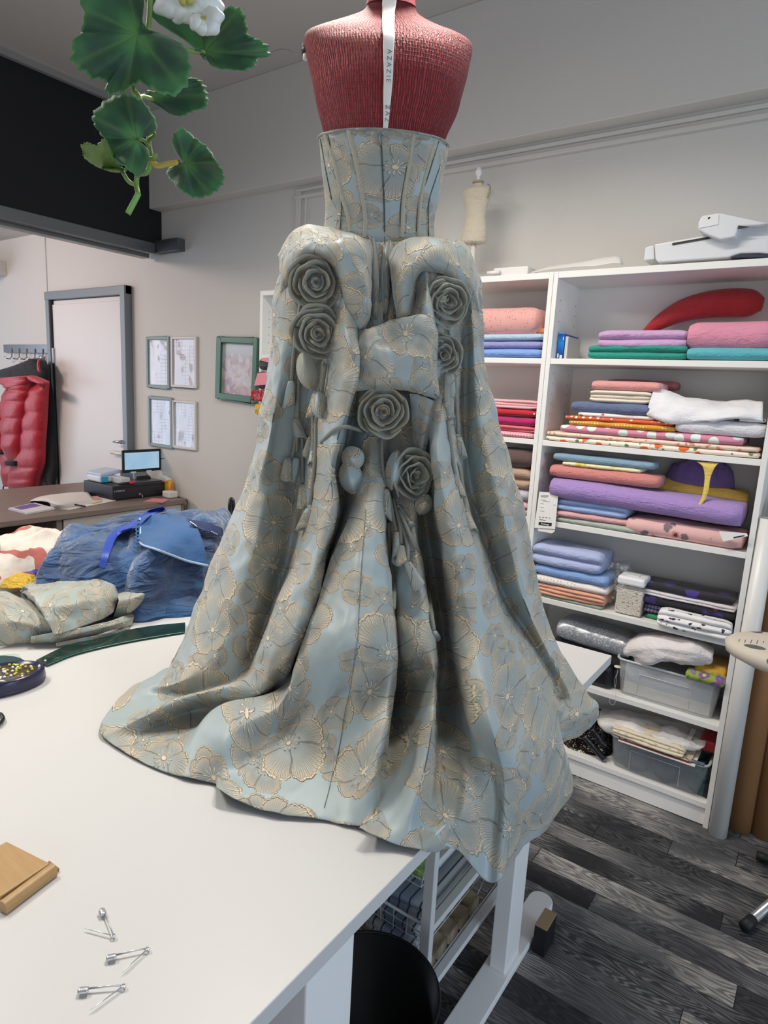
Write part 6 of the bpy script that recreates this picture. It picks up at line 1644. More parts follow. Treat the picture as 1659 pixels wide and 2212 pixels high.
# ------------------------------------------------------------------ counter, till and wall on the left
ZD = .757
ds = empty('counter', (-4.05, 2.1, 0)); tag(ds, 'grey brown shop counter by the door with a till on it', 'counter')
g = G('grey_oak_top'); co = g.co(); n = g.noise(g.scale(co, (60, 6, 60)), 1, 4, .6); M_desk = g.fin(g.mix(n, lin('#6f6159'), lin('#8d7d73')), .45)
box_obj('counter_top', -4.55, -3.53, 1.0, 2.72, ZD-.03, ZD, M_desk, ds, .002)
M_dk = plain('dark_inside', '#14151c', .7)
box_obj('back_board', -4.5, -4.45, 1.02, 2.70, .001, ZD-.03, M_dk, ds)
for y0, y1, m_ in ((1.0, 1.03, M_desk), (1.84, 1.872, M_desk), (2.68, 2.71, M_desk)): box_obj('upright', -4.45, -3.55, y0, y1, .001, ZD-.03, m_, ds, .001)
box_obj('front_panel', -3.56, -3.545, 1.88, 2.68, .001, ZD-.035, plain('pale_panel', '#b7b0a8', .5), ds, .001)
box_obj('inner_shelf', -4.45, -3.6, 1.03, 1.84, .40, .42, M_desk, ds, .001)
# till drawer
dx0, dx1, dy0, dy1 = -4.075, -3.735, 2.305, 2.69
cd_ = empty('cash_drawer', ((dx0+dx1)/2, (dy0+dy1)/2, ZD)); tag(cd_, 'black metal cash drawer on the counter under the small screen', 'cash drawer')
hz = float(onX(245, 1051, dx1)[2])
M_blk = plain('black_metal', '#1a1b20', .42)
box_obj('drawer_body', dx0, dx1, dy0, dy1, ZD+.001, hz, M_blk, cd_, .004)
fr = box_obj('drawer_front', dx1, dx1+.006, dy0+.005, dy1-.005, ZD+.012, hz-.016, plain('black_front', '#202127', .4), cd_, .002)
lk = onX(302, 1068, dx1+.007)
V, F = tube_vf([lk, lk+np.array([.008, 0, 0])], .012, 18); from_vf('lock', V, F, plain('lock_steel', '#77787b', .3, .9), cd_)
V, F = tube_vf([lk+np.array([.008, .002, 0]), lk+np.array([.022, .003, -.002]), lk+np.array([.024, .006, -.03])], [.003, .003, .006], 8); from_vf('key', V, F, plain('key_steel', '#9a9a9c', .3, .9), cd_)
pt = onX(258, 1061, dx1+.0075)
flat_text('lettering', 'e-THERMO', pt, .016, plain('silver_print', '#c5c8cc', .4), cd_, math.pi/2)
# screen on its stand
sc_ = empty('till_screen', (-3.9, 2.5, hz)); tag(sc_, 'small touch screen with a black bezel on a silver stand', 'screen')
pA, pB = onX(268, 995, -3.86), onX(344, 995, -3.86)
sw = abs(pB[1]-pA[1]); zt_s, zb_s = float(onX(306, 971, -3.86)[2]), float(onX(306, 1019, -3.86)[2])
ya_, yb_ = pA[1]-.012, pB[1]+.014
box_obj('bezel', -3.872, -3.86, ya_, yb_, zb_s, zt_s, plain('black_bezel', '#0c0d12', .25), sc_, .003)
g = G('lit_screen'); uv = g.co('Object'); x, y, zz = g.xyz(uv)
n = g.noise(uv, 9, 2); c = g.mix(n, lin('#8fc2e8'), lin('#c7e4f7')); lines = g.M('MULTIPLY', g.M('LESS_THAN', g.M('FRACT', g.M('MULTIPLY', zz, 60)), .12), g.M('GREATER_THAN', g.noise(g.scale(uv, (1, 22, 60)), 1, 1), .58))
c = g.mix(g.M('MULTIPLY', lines, .25), c, lin('#5f8fb8'))
g.put(g.b.inputs['Emission Color'], c); g.b.inputs['Emission Strength'].default_value = .75; M_scr = g.fin((.02, .02, .03, 1), .2)
box_obj('display', -3.8605, -3.8585, ya_+.016, yb_-.016, zb_s+.020, zt_s-.018, M_scr, sc_)
M_sil = plain('silver_stand', '#9b9da1', .3, .6)
ym_ = (ya_+yb_)/2
box_obj('stand_column', -3.90, -3.875, ym_-.05, ym_+.045, hz+.006, zb_s+.03, M_sil, sc_, .003)
box_obj('stand_foot', -3.955, -3.77, ym_-.10, ym_+.10, hz+.001, hz+.006, plain('grey_foot', '#6d6e72', .3, .5), sc_, .002)
for yy in (ym_-.07, ym_+.05): box_obj('clip', -3.875, -3.856, yy-.02, yy+.02, zb_s-.005, zb_s+.006, plain('white_clip', '#d9dadc', .4), sc_, .002)
cab = [(-3.866, yb_+.002, float(onX(349, 991, -3.86)[2]))]+[tuple(onX(x, y, -3.80)) for x, y in ((362, 991), (372, 997), (385, 1016), (396, 1040), (401, 1062), (404, 1080))]
cab[-1] = (cab[-1][0], cab[-1][1], ZD+.004)
o = tube('power_cable', catmull(np.array(cab), 6), .003, plain('black_cable', '#16161a', .5), None, 8); tag(o, 'black power cable running down from the till screen', 'cable')
pc2 = [tuple(onZ(x, y, ZD+.005)) for x, y in ((374, 1068), (384, 1064), (400, 1062), (418, 1066))]+[tuple(onX(x, y, -3.52)) for x, y in ((428, 1078), (430, 1088), (427, 1096))]
pc2 = [(p[0], min(p[1], 2.71), p[2]) for p in pc2]
o = tube('power_cable', catmull(np.array(pc2), 6), .003, plain('black_cable', '#16161a', .5), None, 8); tag(o, 'black cable looping over the end of the counter', 'cable')
# on and around the drawer
tp_ = empty('tissue_box', (-4.0, 2.37, hz)); tag(tp_, 'blue and white tissue pack on the left of the cash drawer', 'packet')
box_obj('packet_body', -4.06, -3.90, 2.318, 2.45, hz+.001, hz+.045, plain('white_packet', '#cfd6de', .4), tp_, .012)
box_obj('blue_side', -3.90, -3.895, 2.325, 2.375, hz+.004, hz+.040, plain('turquoise_print', '#3aa0c9', .4), tp_, .001)
o = box_obj('paper_packet', -4.07, -3.90, 2.325, 2.47, hz+.046, hz+.072, plain('pale_blue_packet', '#b7c6da', .35), None, .008, Matrix.Rotation(.15, 3, 'X')); tag(o, 'pale blue flat pack lying tilted on the tissue pack', 'packet')
o = box_obj('card_box', -3.885, -3.78, 2.395, 2.46, hz+.001, hz+.040, plain('white_card_box', '#c9c9cc', .45), None, .004); tag(o, 'small white card box in front of the tissue pack', 'box')
mk = empty('marker', (-3.76, 2.42, hz)); tag(mk, 'black marker with a red cap at the front of the cash drawer', 'marker')
V, F = tube_vf([(-3.752, 2.36, hz+.010), (-3.752, 2.43, hz+.010)], .008, 14); from_vf('barrel', V, F, plain('black_barrel', '#17171b', .4), mk)
V, F = tube_vf([(-3.752, 2.43, hz+.010), (-3.752, 2.472, hz+.010), (-3.752, 2.476, hz+.010)], [.0098, .0095, .006], 14); from_vf('cap', V, F, plain('red_cap', '#c3313b', .35), mk)
ct = empty('card_terminal', (-3.98, 2.62, hz)); tag(ct, 'black card terminal behind the till screen', 'card terminal')
prs = [(-4.07, hz+.001), (-3.86, hz+.001), (-3.86, hz+.022), (-3.93, hz+.05), (-4.07, hz+.052)]
V = [(x, 2.57, z) for x, z in prs]+[(x, 2.672, z) for x, z in prs]; m = 5; bm = bmesh.new(); vs = [bm.verts.new(q) for q in V]
for q in [tuple(range(m)), tuple(range(m, 2*m))[::-1]]+[(i, m+i, m+(i+1) % m, (i+1) % m) for i in range(m)]: bm.faces.new([vs[i] for i in q])
from_bm('terminal_body', bm, plain('black_terminal', '#17181c', .4), ct, False, .005)
box_obj('terminal_screen', -3.925, -3.872, 2.585, 2.655, hz+.036, hz+.038, plain('dark_glass', '#0a0b10', .15), ct, 0, Matrix.Rotation(.38, 3, 'Y'))
yp = onZ(362, 1072, ZD); g = G('yellow_sachet'); n = g.noise(g.co(), 30, 2); M_yel = g.fin(g.mix(g.step(n, .5, .56), lin('#e0b23f'), lin('#d8792a')), .35)
o = box_obj('yellow_packet', yp[0]-.06, yp[0]+.0, 2.695, 2.735, ZD+.002, ZD+.105, M_yel, None, .008, Matrix.Rotation(.12, 3, 'X')); tag(o, 'yellow and orange packet standing right of the cash drawer', 'packet')
wp = onZ(382, 1062, ZD)
o = box_obj('white_adapter', -3.68, -3.60, 2.63, 2.70, ZD+.001, ZD+.045, plain('white_adapter', '#d2cfca', .4), None, .008); tag(o, 'white plug adapter at the end of the counter', 'adapter')
o = box_obj('card_stack', -3.80, -3.73, 2.70, 2.74, ZD+.04, ZD+.12, M_paper, None, .001, Matrix.Rotation(.25, 3, 'Y')); tag(o, 'small white card leaning behind the yellow packet', 'card')
def on_desk(pts, h, mat, name, parent=None): return slab(name, [np.array([*onZ(x, y, ZD+.001)[:2], ZD+.001+h[0]]) for x, y in pts][::-1], h[1], mat, parent, 0)
bk_ = empty('open_book', tuple(onZ(120, 1085, ZD))); tag(bk_, 'open appointment book with curling pages on the counter', 'book')
pg = [[(62, 1083, 0), (85, 1073, 0), (130, 1066, 0), (180, 1062, 0)], [(78, 1081, 2.5), (100, 1074, 4.5), (145, 1068, 4), (190, 1064, 3)], [(104, 1086, 2.5), (122, 1088, 3.5), (160, 1082, 3), (200, 1075, 2)], [(110, 1095, .3), (130, 1098, .3), (170, 1092, .3), (215, 1083, .3)]]
cDk = lambda x, y, h=0: onZ(x, y, ZD+.003+h/100)
sheet('pages', pg, plain('cream_pages', '#dbd3cf', .7), conv=cDk, amp=.002, parent=bk_, thick=.004)
on_desk([(100, 1097), (150, 1102), (250, 1082), (215, 1070)], (0, .004), plain('white_page', '#ddd8d6', .7), 'lower_page', bk_)
V, F = tube_vf(catmull(np.array([cDk(154, 1085, 1), cDk(155, 1078, 2.5), cDk(158, 1073, 3), cDk(162, 1077, 2), cDk(163, 1084, .5)]), 5), .003, 6); from_vf('page_tab', V, F, plain('beige_tab', '#c4b2a2', .6), bk_)
nb = on_desk([(18, 1101), (76, 1089), (118, 1101), (58, 1112)], (0, .010), plain('white_notebook', '#d8d3d6', .5), 'notebook'); tag(nb, 'white notebook with a violet picture at the left of the counter', 'notebook')
on_desk([(28, 1100), (72, 1091), (90, 1096), (46, 1105)], (.0101, .0006), plain('violet_print', '#6d5f9e', .5), 'cover_print', nb)
pz_ = on_desk([(172, 1088), (176, 1082), (215, 1080), (219, 1086), (200, 1090)], (.0055, .006), plain('pale_green_notes', '#c9cc9a', .7), 'sticky_notes'); tag(pz_, 'pale green sticky notes under the pink ones', 'notes')
pz_ = on_desk([(176, 1084), (182, 1079), (212, 1077), (216, 1083), (196, 1086)], (.0118, .006), plain('pink_notes', '#dd8f93', .7), 'sticky_notes'); tag(pz_, 'pink sticky notes on top of the green ones', 'notes')
pz_ = on_desk([(311, 1084), (330, 1077), (366, 1080), (352, 1086)], (0, .004), plain('coral_notes', '#d6848a', .7), 'sticky_notes'); tag(pz_, 'coral paper slips lying in front of the cash drawer', 'notes')
V, F = tube_vf([cDk(157, 1089, 1.2), cDk(184, 1094, 1.2)], .005, 10); o = from_vf('pen', V, F, plain('black_pen', '#1b1a1f', .35)); tag(o, 'black pen lying on the open book', 'pen')

# coat rack and coats
hr = empty('coat_rack', (-5.6, YW, 1.75)); tag(hr, 'steel coat rail with five hooks beside the door', 'coat rack')
cW = lambda x, y, k=0: onY(x, y, YW-.012-k/100)
a_, b_ = cW(10, 750), cW(105, 757)
zr = (a_[2]+b_[2])/2
box_obj('rail', a_[0], min(b_[0], -5.27), YW-.022, YW-.002, zr-.033, zr+.033, plain('steel_rail', '#85858a', .3, .8), hr, .001)
for xx in (29, 45, 61, 79, 96):
    p = cW(xx, 757); x_ = p[0]
    tube('hook', [(x_, YW-.024, zr), (x_, YW-.028, zr-.07), (x_, YW-.045, zr-.088), (x_-.02, YW-.068, zr-.085), (x_-.03, YW-.074, zr-.072)], .006, plain('chrome_hook', '#c7c9cc', .15, 1.), hr, 8)
def puff(name, rows, dep, mat, parent, Yb=.02, quilts=0, n=28, squash=.35, flat=.55):
    """padded tube: rows of (y, left, right) pixels measured on the wall plane"""
    R_ = np.array(rows, float); D_ = catmull(R_, 10); m = len(D_); V, F = [], []
    for i, (y, xl, xr) in enumerate(D_):
        s = i/(m-1); q = 1.0
        if quilts: q = .84+.16*abs(math.sin(math.pi*quilts*s))**.55
        e = min(1, 6*s+.25, 6*(1-s)+.35)
        A, B = onY(xl, y, YW-.05-Yb), onY(xr, y, YW-.05-Yb); c = (A+B)/2; hw = (B[0]-A[0])/2
        for k in range(n):
            th = 2*math.pi*k/n
            wr = 1+.05*noise.noise(Vector((th*1.5, s*9, 2.0)))
            yy = -dep*q*e*max(0, math.sin(th))**flat*wr + dep*squash*max(0, -math.sin(th))
            V.append((c[0]+hw*math.cos(th)*(.97+.03*q), c[1]+yy, A[2]+(B[2]-A[2])*(math.cos(th)+1)/2))
    for i in range(m-1):
        for k in range(n): F.append((i*n+k, (i+1)*n+k, (i+1)*n+(k+1) % n, i*n+(k+1) % n))
    F.append(tuple(range(n))); F.append(tuple((m-1)*n+k for k in range(n))[::-1])
    return from_vf(name, V, F, mat, parent, True)
bk2 = empty('black_coat', tuple(cW(110, 1000))); tag(bk2, 'long black coat hanging behind the red padded one', 'coat')
M_bcoat = cloth('black_wool', '#121319'); M_rj = plain('red_nylon', '#b41f2e', .42, bump=.004, bscale=24, Sheen_Weight=.2)
puff('coat_body', [(782, 84, 97), (800, 82, 103), (830, 84, 111), (870, 88, 118), (930, 90, 121), (985, 94, 123), (1020, 99, 124), (1056, 104, 116)], .05, M_bcoat, bk2, .0)
puff('lining', [(960, 84, 100), (1000, 84, 102), (1066, 86, 105)], .02, plain('beige_lining', '#b9aea2', .7), bk2, .0)
puff('hanging_loop', [(768, 86, 92), (776, 86, 92), (784, 85, 93)], .01, plain('steel_loop', '#a9a9ad', .3, .8), bk2, -.03)
rj = empty('red_jacket', tuple(cW(55, 1000, 8))); tag(rj, 'long red quilted jacket with a black hood hanging on the coat rail', 'jacket')
puff('left_front', [(836, 16, 44), (870, 10, 44), (905, 2, 40), (950, -6, 36), (1000, 10, 40), (1051, 9, 42)], .07, M_rj, rj, .07, 6)
puff('right_front', [(822, 60, 106), (860, 54, 104), (905, 50, 102), (950, 46, 99), (1000, 36, 97), (1030, 28, 88), (1067, 26, 78)], .09, M_rj, rj, .075, 7)
puff('sleeve', [(818, 46, 72), (845, 32, 71), (868, 20, 67), (905, 16, 61), (940, 17, 56), (996, 20, 52)], .10, M_rj, rj, .12, 5)
puff('cuff', [(994, 22, 49), (1000, 23, 49), (1006, 26, 48)], .08, M_bcoat, rj, .125)
puff('sleeve', [(880, -14, 17), (920, -16, 18), (960, -16, 18), (978, -14, 17)], .08, M_rj, rj, .11, 3)
puff('cuff', [(976, -12, 17), (981, -10, 16)], .07, M_bcoat, rj, .112)
puff('hood', [(774, 84, 90), (779, 76, 97), (786, 56, 101), (794, 30, 105), (801, 6, 107), (810, -8, 108), (822, -6, 106)], .085, M_bcoat, rj, .07)
puff('hood_seam', [(776, 83, 87), (790, 82, 85.5), (804, 84, 88)], .012, M_rj, rj, .155)
puff('collar', [(812, 56, 68), (818, 2, 66), (825, -8, 64), (832, 12, 56), (841, 18, 38)], .06, M_rj, rj, .165)
puff('collar', [(811, 66, 74), (816, 67, 88), (822, 71, 101), (827, 84, 106), (830, 96, 104)], .05, M_rj, rj, .17)
for pts in ([(7, 1051), (7, 1060), (5, 1068)], [(32, 1067), (32, 1076), (33, 1084)]): tube('zip_cord', [onY(x, y, YW-.16) for x, y in pts], .006, M_bcoat, rj, 6)

# frames on the wall
def sketch(name, seed, tint, glare):
    g = G(name); co = g.co(); x, y, z = g.xyz(co)
    l1 = g.M('GREATER_THAN', g.M('SINE', g.M('ADD', g.M('MULTIPLY', z, 230+seed*20), g.M('MULTIPLY', g.noise(co, 8, 2), 9))), .93)
    l2 = g.M('GREATER_THAN', g.M('SINE', g.M('ADD', g.M('MULTIPLY', x, 120+seed*13), g.M('MULTIPLY', g.noise(co, 5, 2), 6))), .95)
    gate = g.M('GREATER_THAN', g.noise(g.V('ADD', co, (seed*3.3, 0, seed)), 9, 2), .52)
    c = g.mix(g.M('MULTIPLY', g.M('MAXIMUM', l1, l2), g.M('MULTIPLY', gate, .8)), lin(tint), lin('#8b8289'))
    wr = g.noise(g.V('ADD', co, (seed, 0, 0)), 4.5, 2)
    return g.fin(c, .10, 0, g.bump(wr, .035), Specular_IOR_Level=.8, Coat_Weight=.25, Coat_Roughness=.05)
def picture(px0, px1, py0, py1, bar, mat, pic, label, dep=.018, tilt=0.0, name='picture_frame'):
    Yf = YW-dep
    A, B = onY((px0+px0)/2, (py0+py1)/2, Yf), onY(px1, (py0+py1)/2, Yf); xm = (px0+px1)/2
    z1, z0 = onY(xm, py0, Yf)[2], onY(xm, py1, Yf)[2]; x0, x1 = A[0], B[0]; cx_, cz_ = (x0+x1)/2, (z0+z1)/2
    r = empty(name, (cx_, YW, cz_)); tag(r, label, 'picture frame', 'framed pictures on the wall')
    R_ = Matrix.Translation((cx_, 0, cz_)) @ Matrix.Rotation(tilt, 4, 'Y') @ Matrix.Translation((-cx_, 0, -cz_))
    bm = bmesh.new()
    for q in ((x0, x0+bar, z0, z1), (x1-bar, x1, z0, z1), (x0+bar, x1-bar, z1-bar, z1), (x0+bar, x1-bar, z0, z0+bar)): bx(bm, q[0], q[1], Yf, YW-.001, q[2], q[3])
    bmesh.ops.remove_doubles(bm, verts=bm.verts, dist=1e-5)
    bmesh.ops.transform(bm, matrix=R_, verts=bm.verts); from_bm('moulding', bm, mat, r, False, min(.006, bar*.2))
    bm = bmesh.new(); bx(bm, x0+bar, x1-bar, YW-.008, YW-.004, z0+bar, z1-bar); bmesh.ops.transform(bm, matrix=R_, verts=bm.verts); from_bm('picture', bm, pic, r)
M_fg = plain('sage_frame', '#83948f', .4); M_fw = plain('white_frame', '#d6d0cd', .4); M_fG = plain('green_frame', '#45705a', .3)
picture(315, 365, 727, 838, .022, M_fg, sketch('sketch', 1, '#cfcbd0', 1), 'sage framed sketch, upper left of the four small pictures')
picture(368, 423, 727, 837, .016, M_fw, sketch('sketch', 2, '#cdc8cb', 1), 'white framed sketch, upper right of the four small pictures')
picture(319, 371, 857, 966, .022, M_fg, sketch('sketch', 3, '#c3cbdc', 1), 'sage framed sketch, lower left of the four small pictures')
picture(372, 422, 866, 970, .014, M_fw, sketch('sketch', 4, '#c9cedb', 1), 'white framed sketch, lower right of the four small pictures')
g = G('watercolour'); co = g.co(); x, y, z = g.xyz(co)
n1, n2 = g.noise(co, 14, 4, .65), g.noise(co, 40, 3, .6, out=1)
hgt = g.M('MULTIPLY', g.M('SUBTRACT', z, 1.46), 1/.34)
c = g.ramp(n1, [(.3, lin('#8f8c98')), (.42, lin('#c9b5bd')), (.52, lin('#d9d3d4')), (.62, lin('#b3c4c4')), (.75, lin('#e3d9d4'))])
c = g.mix(.22, c, n2); c = g.mix(g.M('SUBTRACT', 1, g.step(hgt, .1, .3)), c, lin('#c8a5a8')); c = g.mix(g.M('MULTIPLY', g.step(hgt, .62, .8), .8), c, lin('#c3cdd1'))
cl = g.vor(g.scale(co, (1, 1, .8)), 42, .9); rr1 = g.xyz(cl.outputs['Color'])
det = g.ramp(rr1[0], [(0, lin('#8d7f96')), (.3, lin('#b98f9d')), (.5, lin('#d8cfd2')), (.7, lin('#7fa5a4')), (1, lin('#cdb2b4'))])
mk = g.M('MULTIPLY', g.step(g.noise(co, 7, 2), .40, .55), g.M('SUBTRACT', 1, g.step(hgt, .62, .86)))
c = g.mix(g.M('MULTIPLY', mk, .75), c, det)
M_wcol = g.fin(c, .3)
picture(465, 554, 728, 866, .038, M_fG, M_wcol, 'larger green framed watercolour hanging slightly crooked', .03, .035)

# leftmost shelf: flower vase, hanging bags
YV = YS+.12
va = empty('flower_vase', tuple(np.append(onY(583, 762, YV)[:2], ZS[1]))); tag(va, 'dark vase of orange and white flowers on the leftmost bookcase', 'vase')
vx = onY(584, 762, YV)[0]
lathe('vase_body', [(.02, .002), (.035, .01), (.02, .07), (.018, .09), (.04, .14), (.048, .19), (.035, .22)], plain('brown_glass', '#4c3a33', .2), va, 24, (vx, YV, ZS[1]))
V, F = tube_vf([(vx, YV, ZS[1]+.001), (vx, YV, ZS[1]+.03), (vx, YV, ZS[1]+.06)], [.05, .054, .02], 12); from_vf('pumpkin', V, F, plain('pumpkin_orange', '#d5602a', .5), va)
for k, (dx, dz, cc_, rr_) in enumerate(((-.01, .29, '#d4793f', .03), (.03, .28, '#d96a33', .03), (-.03, .25, '#e0d7d0', .022), (.02, .24, '#3f7a45', .035), (-.03, .215, '#2f5a3a', .03), (.03, .20, '#3d8a3f', .03))):
    bmp = bmesh.new(); bmesh.ops.create_icosphere(bmp, subdivisions=3, radius=rr_)
    for v in bmp.verts: v.co *= 1+.35*noise.noise(v.co*60+Vector((k, 0, 0)))
    bmesh.ops.translate(bmp, verts=bmp.verts, vec=(vx+dx, YV, ZS[1]+dz)); from_bm('blossom' if k < 3 else 'leaves', bmp, cloth('petal_%s' % 'abcdef'[k], cc_), va, True)
def hang(px0, px1, py0, py1, dep, mat, name, label, cat, bev=.02, k=3):
    Y0 = YS-.075; A, B = onY(px0, (py0+py1)/2, Y0), onY(px1, (py0+py1)/2, Y0); z1, z0 = onY((px0+px1)/2, py0, Y0)[2], onY((px0+px1)/2, py1, Y0)[2]
    o = box_obj(name, A[0], B[0], Y0, Y0+dep, z0, z1, mat, None, bev); tag(o, label, cat); return o
M_bfab = cloth('black_shiny', '#121217', rough=.4)
hk = hang(556, 626, 774, 800, .06, M_bfab, 'black_bundle', 'upper black folded bundle with a pink slip hanging at the leftmost bookcase', 'bundle')
hk2 = hang(552, 622, 803, 842, .06, M_bfab, 'black_bundle', 'lower black folded bundle with a pink slip hanging at the leftmost bookcase', 'bundle')
M_pk = plain('pink_paper', '#d98590', .6)
def slip(parent, c): 
    o = card('pink_slip', c, M_pk, YS-.079, .0015, parent); o['label'] = 'pink paper slip'
slip(hk, [(566, 773), (588, 772), (586, 784), (563, 779)]); slip(hk2, [(556, 806), (577, 804), (575, 831), (549, 833)])
hang(540, 600, 843, 868, .05, plain('red_foil', '#a3141f', .25, bump=.02, bscale=30), 'red_packet', 'shiny red packet under the black bundles beside the gown', 'packet', .01)
hang(549, 600, 874, 897, .05, plain('yellow_foil', '#cfa21f', .3, bump=.02, bscale=30), 'yellow_packet', 'yellow packet below the red one beside the gown', 'packet', .01)
ch = empty('chair', tuple(np.append(onD(500, 1095, 2.72)[:2], 0))); tag(ch, 'black chair with a rounded lever handle behind the blue tulle', 'chair')
cpt = onD(500, 1095, 2.72)
lathe('handle', [(.006, -.06), (.012, -.045), (.02, -.01), (.021, .015), (.016, .035), (.006, .042)], plain('black_gloss', '#111114', .25), ch, 20, tuple(cpt), True, True, 1, .5)
tube('stem', [tuple(cpt+np.array([0, 0, -.055])), tuple(cpt+np.array([.005, 0, -.2])), (cpt[0]+.01, cpt[1], .5)], .008, plain('grey_stem', '#55565a', .4), ch, 8)
lathe('seat', [(.0, .46), (.18, .46), (.19, .48), (.18, .51), (0, .515)], plain('black_seat', '#16161a', .7), ch, 28, (cpt[0]+.05, cpt[1]+.25, 0))
for k in range(4):
    a = k*math.pi/2+.5; tube('leg', [(cpt[0]+.05+.13*math.cos(a), cpt[1]+.25+.13*math.sin(a), .46), (cpt[0]+.05+.2*math.cos(a), cpt[1]+.25+.2*math.sin(a), .01)], .011, plain('black_leg', '#16161a', .5), ch, 8)
tube('lever_bar', [(cpt[0]+.01, cpt[1], .5), (cpt[0]+.04, cpt[1]+.15, .48)], .008, plain('grey_stem', '#55565a', .4), ch, 8)

# ------------------------------------------------------------------ geranium hanging into the picture
gp = empty('geranium', tuple(onD(320, -260, .62))); tag(gp, 'artificial geranium spray with a white blossom hanging in the upper left', 'plant')
def leaf_mat():
    g = G('geranium_leaf'); uv = g.co('UV'); a, r, _ = g.xyz(uv); co = g.co()
    vein = g.M('POWER', g.M('ABSOLUTE', g.M('COSINE', g.M('MULTIPLY', a, 21.99))), 30.0)
    n = g.noise(co, 26, 3); zone = g.M('MULTIPLY', g.step(r, .25, .5), g.M('SUBTRACT', 1, g.step(r, .62, .88)))
    c = g.mix(g.step(n, .35, .65), lin('#1f4a2b'), lin('#35703c')); c = g.mix(g.M('MULTIPLY', zone, .55), c, lin('#1a3527'))
    c = g.mix(g.M('MULTIPLY', g.M('SUBTRACT', 1, g.step(r, .05, .4)), .6), c, lin('#5f9346')); c = g.mix(g.M('MULTIPLY', vein, .16), c, lin('#7fa65c'))
    c = g.mix(g.step(r, .93, 1.0), c, lin('#4f8a4c'))
    return g.fin(c, .62, 0, g.bump(g.M('SUBTRACT', g.M('MULTIPLY', g.noise(co, 60, 3), .5), g.M('MULTIPLY', vein, .15)), .003), Subsurface_Weight=.0, Sheen_Weight=.2)
M_leaf = leaf_mat()
M_stem = plain('pale_green_stem', '#7f9a4e', .5)
def geranium_leaf(outline, junc, d, cup=.012, tilt=(0, 0), seed=0, mat=None):
    O_ = catmull(np.array(outline+[outline[0]], float), 9)[:-1]; J = np.array(junc, float); n = len(O_); NRd = 11
    V, U, F = [], [], []
    k_ = d/FPX
    for i in range(NRd+1):
        s = i/NRd
        for j in range(n):
            fr_ = 1+(.022*math.sin(j/n*2*math.pi*26+seed)+.014*math.sin(j/n*2*math.pi*47))*s**4
            q = J+(O_[j]-J)*s*fr_
            px = (q-J)*k_
            a = math.atan2(O_[j][1]-J[1], O_[j][0]-J[0])
            dz = cup*(s*s)*(.8+.9*math.sin(3.5*a+seed))*.8-cup*.5*s+ tilt[0]*px[0]+tilt[1]*px[1]+.0035*math.sin(7*a+seed)*s**1.5
            dd = d+dz
            V.append(onD(q[0], q[1], dd)); U.append((a/(2*math.pi), s))
    for i in range(NRd):
        for j in range(n): F.append((i*n+j, i*n+(j+1) % n, (i+1)*n+(j+1) % n, (i+1)*n+j))
    o = from_vf('leaf', V, F, mat or M_leaf, gp, True, U); s = o.modifiers.new('t', 'SOLIDIFY'); s.thickness = .0007; s.offset = 0
    return o
geranium_leaf([(190, -60), (176, 0), (182, 50), (158, 92), (155, 130), (176, 152), (200, 170), (229, 176), (228, 200), (245, 206), (275, 193), (300, 178), (330, 192), (360, 206), (392, 198), (410, 165), (410, 130), (396, 98), (368, 80), (335, 68), (318, 60), (308, 40), (312, 0), (290, -50), (240, -75)], (298, 74), .60, .016, (.25, -.1), 1)
geranium_leaf([(312, -5), (330, 38), (360, 62), (395, 84), (425, 108), (440, 128), (466, 146), (500, 151), (528, 153), (552, 142), (556, 126), (581, 122), (579, 100), (560, 86), (537, 74), (531, 44), (520, 20), (498, 14), (465, 16), (420, -10), (360, -30)], (442, 112), .66, .02, (-.15, .5), 2)
geranium_leaf([(306, 208), (322, 195), (360, 204), (392, 178), (412, 168), (436, 176), (448, 205), (446, 232), (420, 240), (394, 251), (368, 246), (340, 228)], (314, 208), .68, .018, (.2, .7), 3)
geranium_leaf([(232, 214), (268, 203), (300, 212), (324, 238), (339, 272), (326, 290), (304, 298), (300, 306), (318, 322), (322, 345), (302, 382), (272, 362), (244, 342), (226, 302), (204, 270), (202, 244)], (296, 300), .59, .014, (.3, .1), 4)
geranium_leaf([(392, 274), (408, 286), (430, 304), (450, 320), (466, 346), (482, 370), (484, 388), (474, 406), (454, 421), (430, 428), (404, 420), (384, 404), (366, 384), (361, 370), (378, 354), (396, 351), (386, 338), (376, 322), (371, 306), (378, 286)], (400, 352), .60, .012, (-.3, .2), 5)
M_leaf2 = plain('young_leaf', '#5f7f38', .5, bump=.003, bscale=60, var=.25)
geranium_leaf([(174, 314), (190, 308), (208, 314), (226, 300), (238, 330), (256, 356), (274, 368), (250, 372), (214, 362), (184, 342), (180, 328)], (262, 364), .61, .02, (.4, .8), 6, M_leaf2)
def stem(pts, d, r=.0022, mat=None): tube('stem', catmull(np.array([onD(x, y, d+dd) for x, y, dd in pts]), 6), r, mat or M_stem, gp, 8)
stem([(322, -120, .02), (324, -20, .02), (320, 60, .02), (300, 130, .02), (288, 190, .02), (300, 210, .02), (318, 270, .02), (322, 310, .015), (327, 345, .01), (318, 372, .01), (298, 378, .01), (295, 400, .01), (299, 420, .005)], .60, .0022)
stem([(299, 418, .005), (290, 436, .005), (276, 462, .005)], .60, .0026, plain('bright_stem', '#7fae5a', .5))
stem([(295, 400, .01), (278, 392, .01), (262, 366, .012)], .60, .0018)
stem([(325, 350, .01), (342, 358, .008), (362, 354, .005), (386, 351, .002)], .60, .0024, plain('yellow_stem', '#c3ad4a', .5))
stem([(300, 210, .02), (310, 208, .05), (330, 214, .075)], .60, .0018)
stem([(298, 74, .004), (302, 100, .02), (296, 150, .02)], .60, .0018)
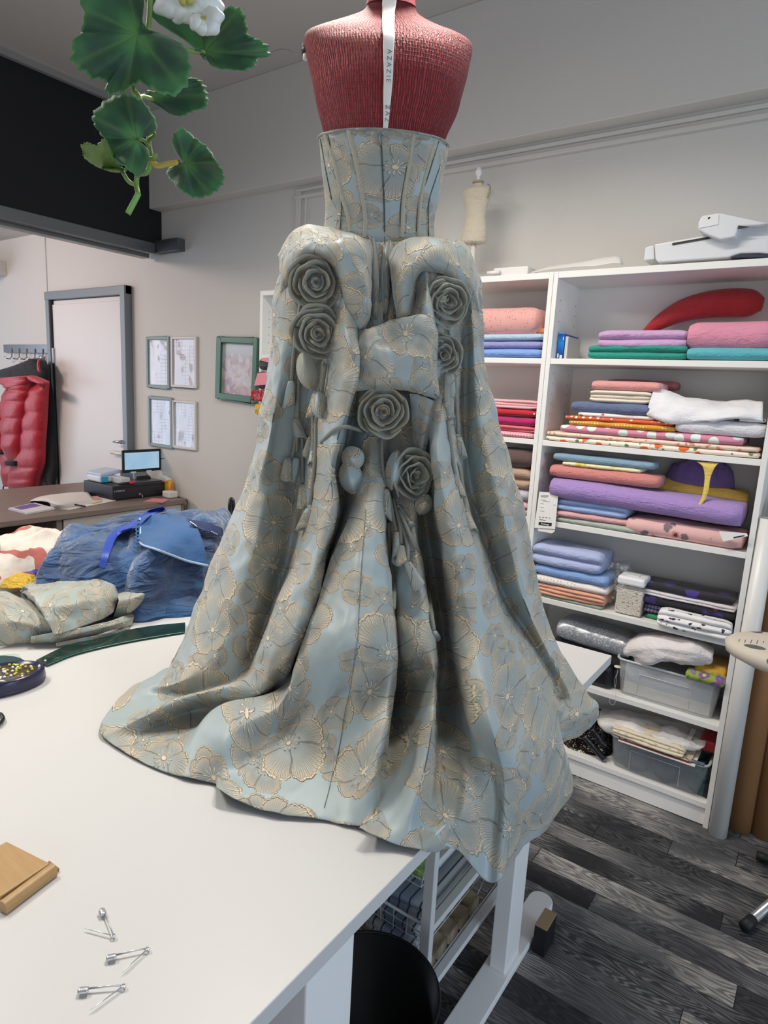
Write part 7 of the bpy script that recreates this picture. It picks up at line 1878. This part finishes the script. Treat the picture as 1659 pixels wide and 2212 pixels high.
stem([(322, 300, .015), (334, 292, .01), (332, 286, .01)], .60, .0016); stem([(324, 320, .012), (312, 304, .01), (298, 300, .004)], .60, .0016)
stem([(400, 108, .05), (425, 112, .055), (442, 112, .06)], .60, .002)
stem([(322, 345, .01), (334, 340, .008), (336, 332, .008)], .60, .0022)
# white blossom
M_pet = plain('white_petal', '#e9ece6', .55, bump=.002, bscale=80, Sheen_Weight=.3)
M_heart = plain('yellow_green_heart', '#b9b45a', .6)
def petal(bx_, by, ang, L, W, d, curl):
    A = []
    for i in range(9):
        v = i/8; row = []
        wv = W*(math.sin(math.pi*min(.93, v*.85+.10)))**.7
        for j in range(7):
            s = j/6*2-1; lx = s*wv*(1+.05*math.sin(v*20)); ly = L*v*(1-.12*s*s*v)
            X_ = bx_+lx*math.cos(ang)+ly*math.sin(ang); Y_ = by-lx*math.sin(ang)+ly*math.cos(ang)
            A_d = d-.010*math.sin(v*2.2)+curl*v*v+.006*s*s
            row.append(onD(X_, Y_, A_d))
        A.append(row)
    A = densify(np.array(A), 2, 2); v, f = grid_vf(A); o = from_vf('petal', v, f, M_pet, gp, True, arc_uv(A)); s = o.modifiers.new('t', 'SOLIDIFY'); s.thickness = .0008
for a_, L_, W_ in ((-1.15, 76, 34), (-.35, 62, 34), (.45, 70, 36), (1.25, 86, 34), (2.4, 60, 30), (-2.2, 60, 30)): petal(402, -8, a_, L_, W_, .585, .012)
for a_, L_, W_ in ((-.9, 34, 22), (-.1, 36, 24), (.75, 44, 24), (1.7, 44, 24)): petal(440, 40, a_, L_, W_, .575, .006)
for x, y in ((402, -4), (438, 46), (446, 44), (395, 2), (410, 0)):
    bmp = bmesh.new(); bmesh.ops.create_icosphere(bmp, subdivisions=2, radius=.0034); bmesh.ops.translate(bmp, verts=bmp.verts, vec=Vector(onD(x, y, .574))); from_bm('stamen', bmp, M_heart, gp, True)
# fine fibre springing from the tip of the upper right leaf
P = catmull(np.array([onD(x, y, .66) for x, y in ((572, 122), (588, 113), (598, 108), (612, 106), (628, 110), (640, 117))]), 6)
tube('fibre', P, .00028, plain('grey_wire', '#6a6663', .5), gp, 5)
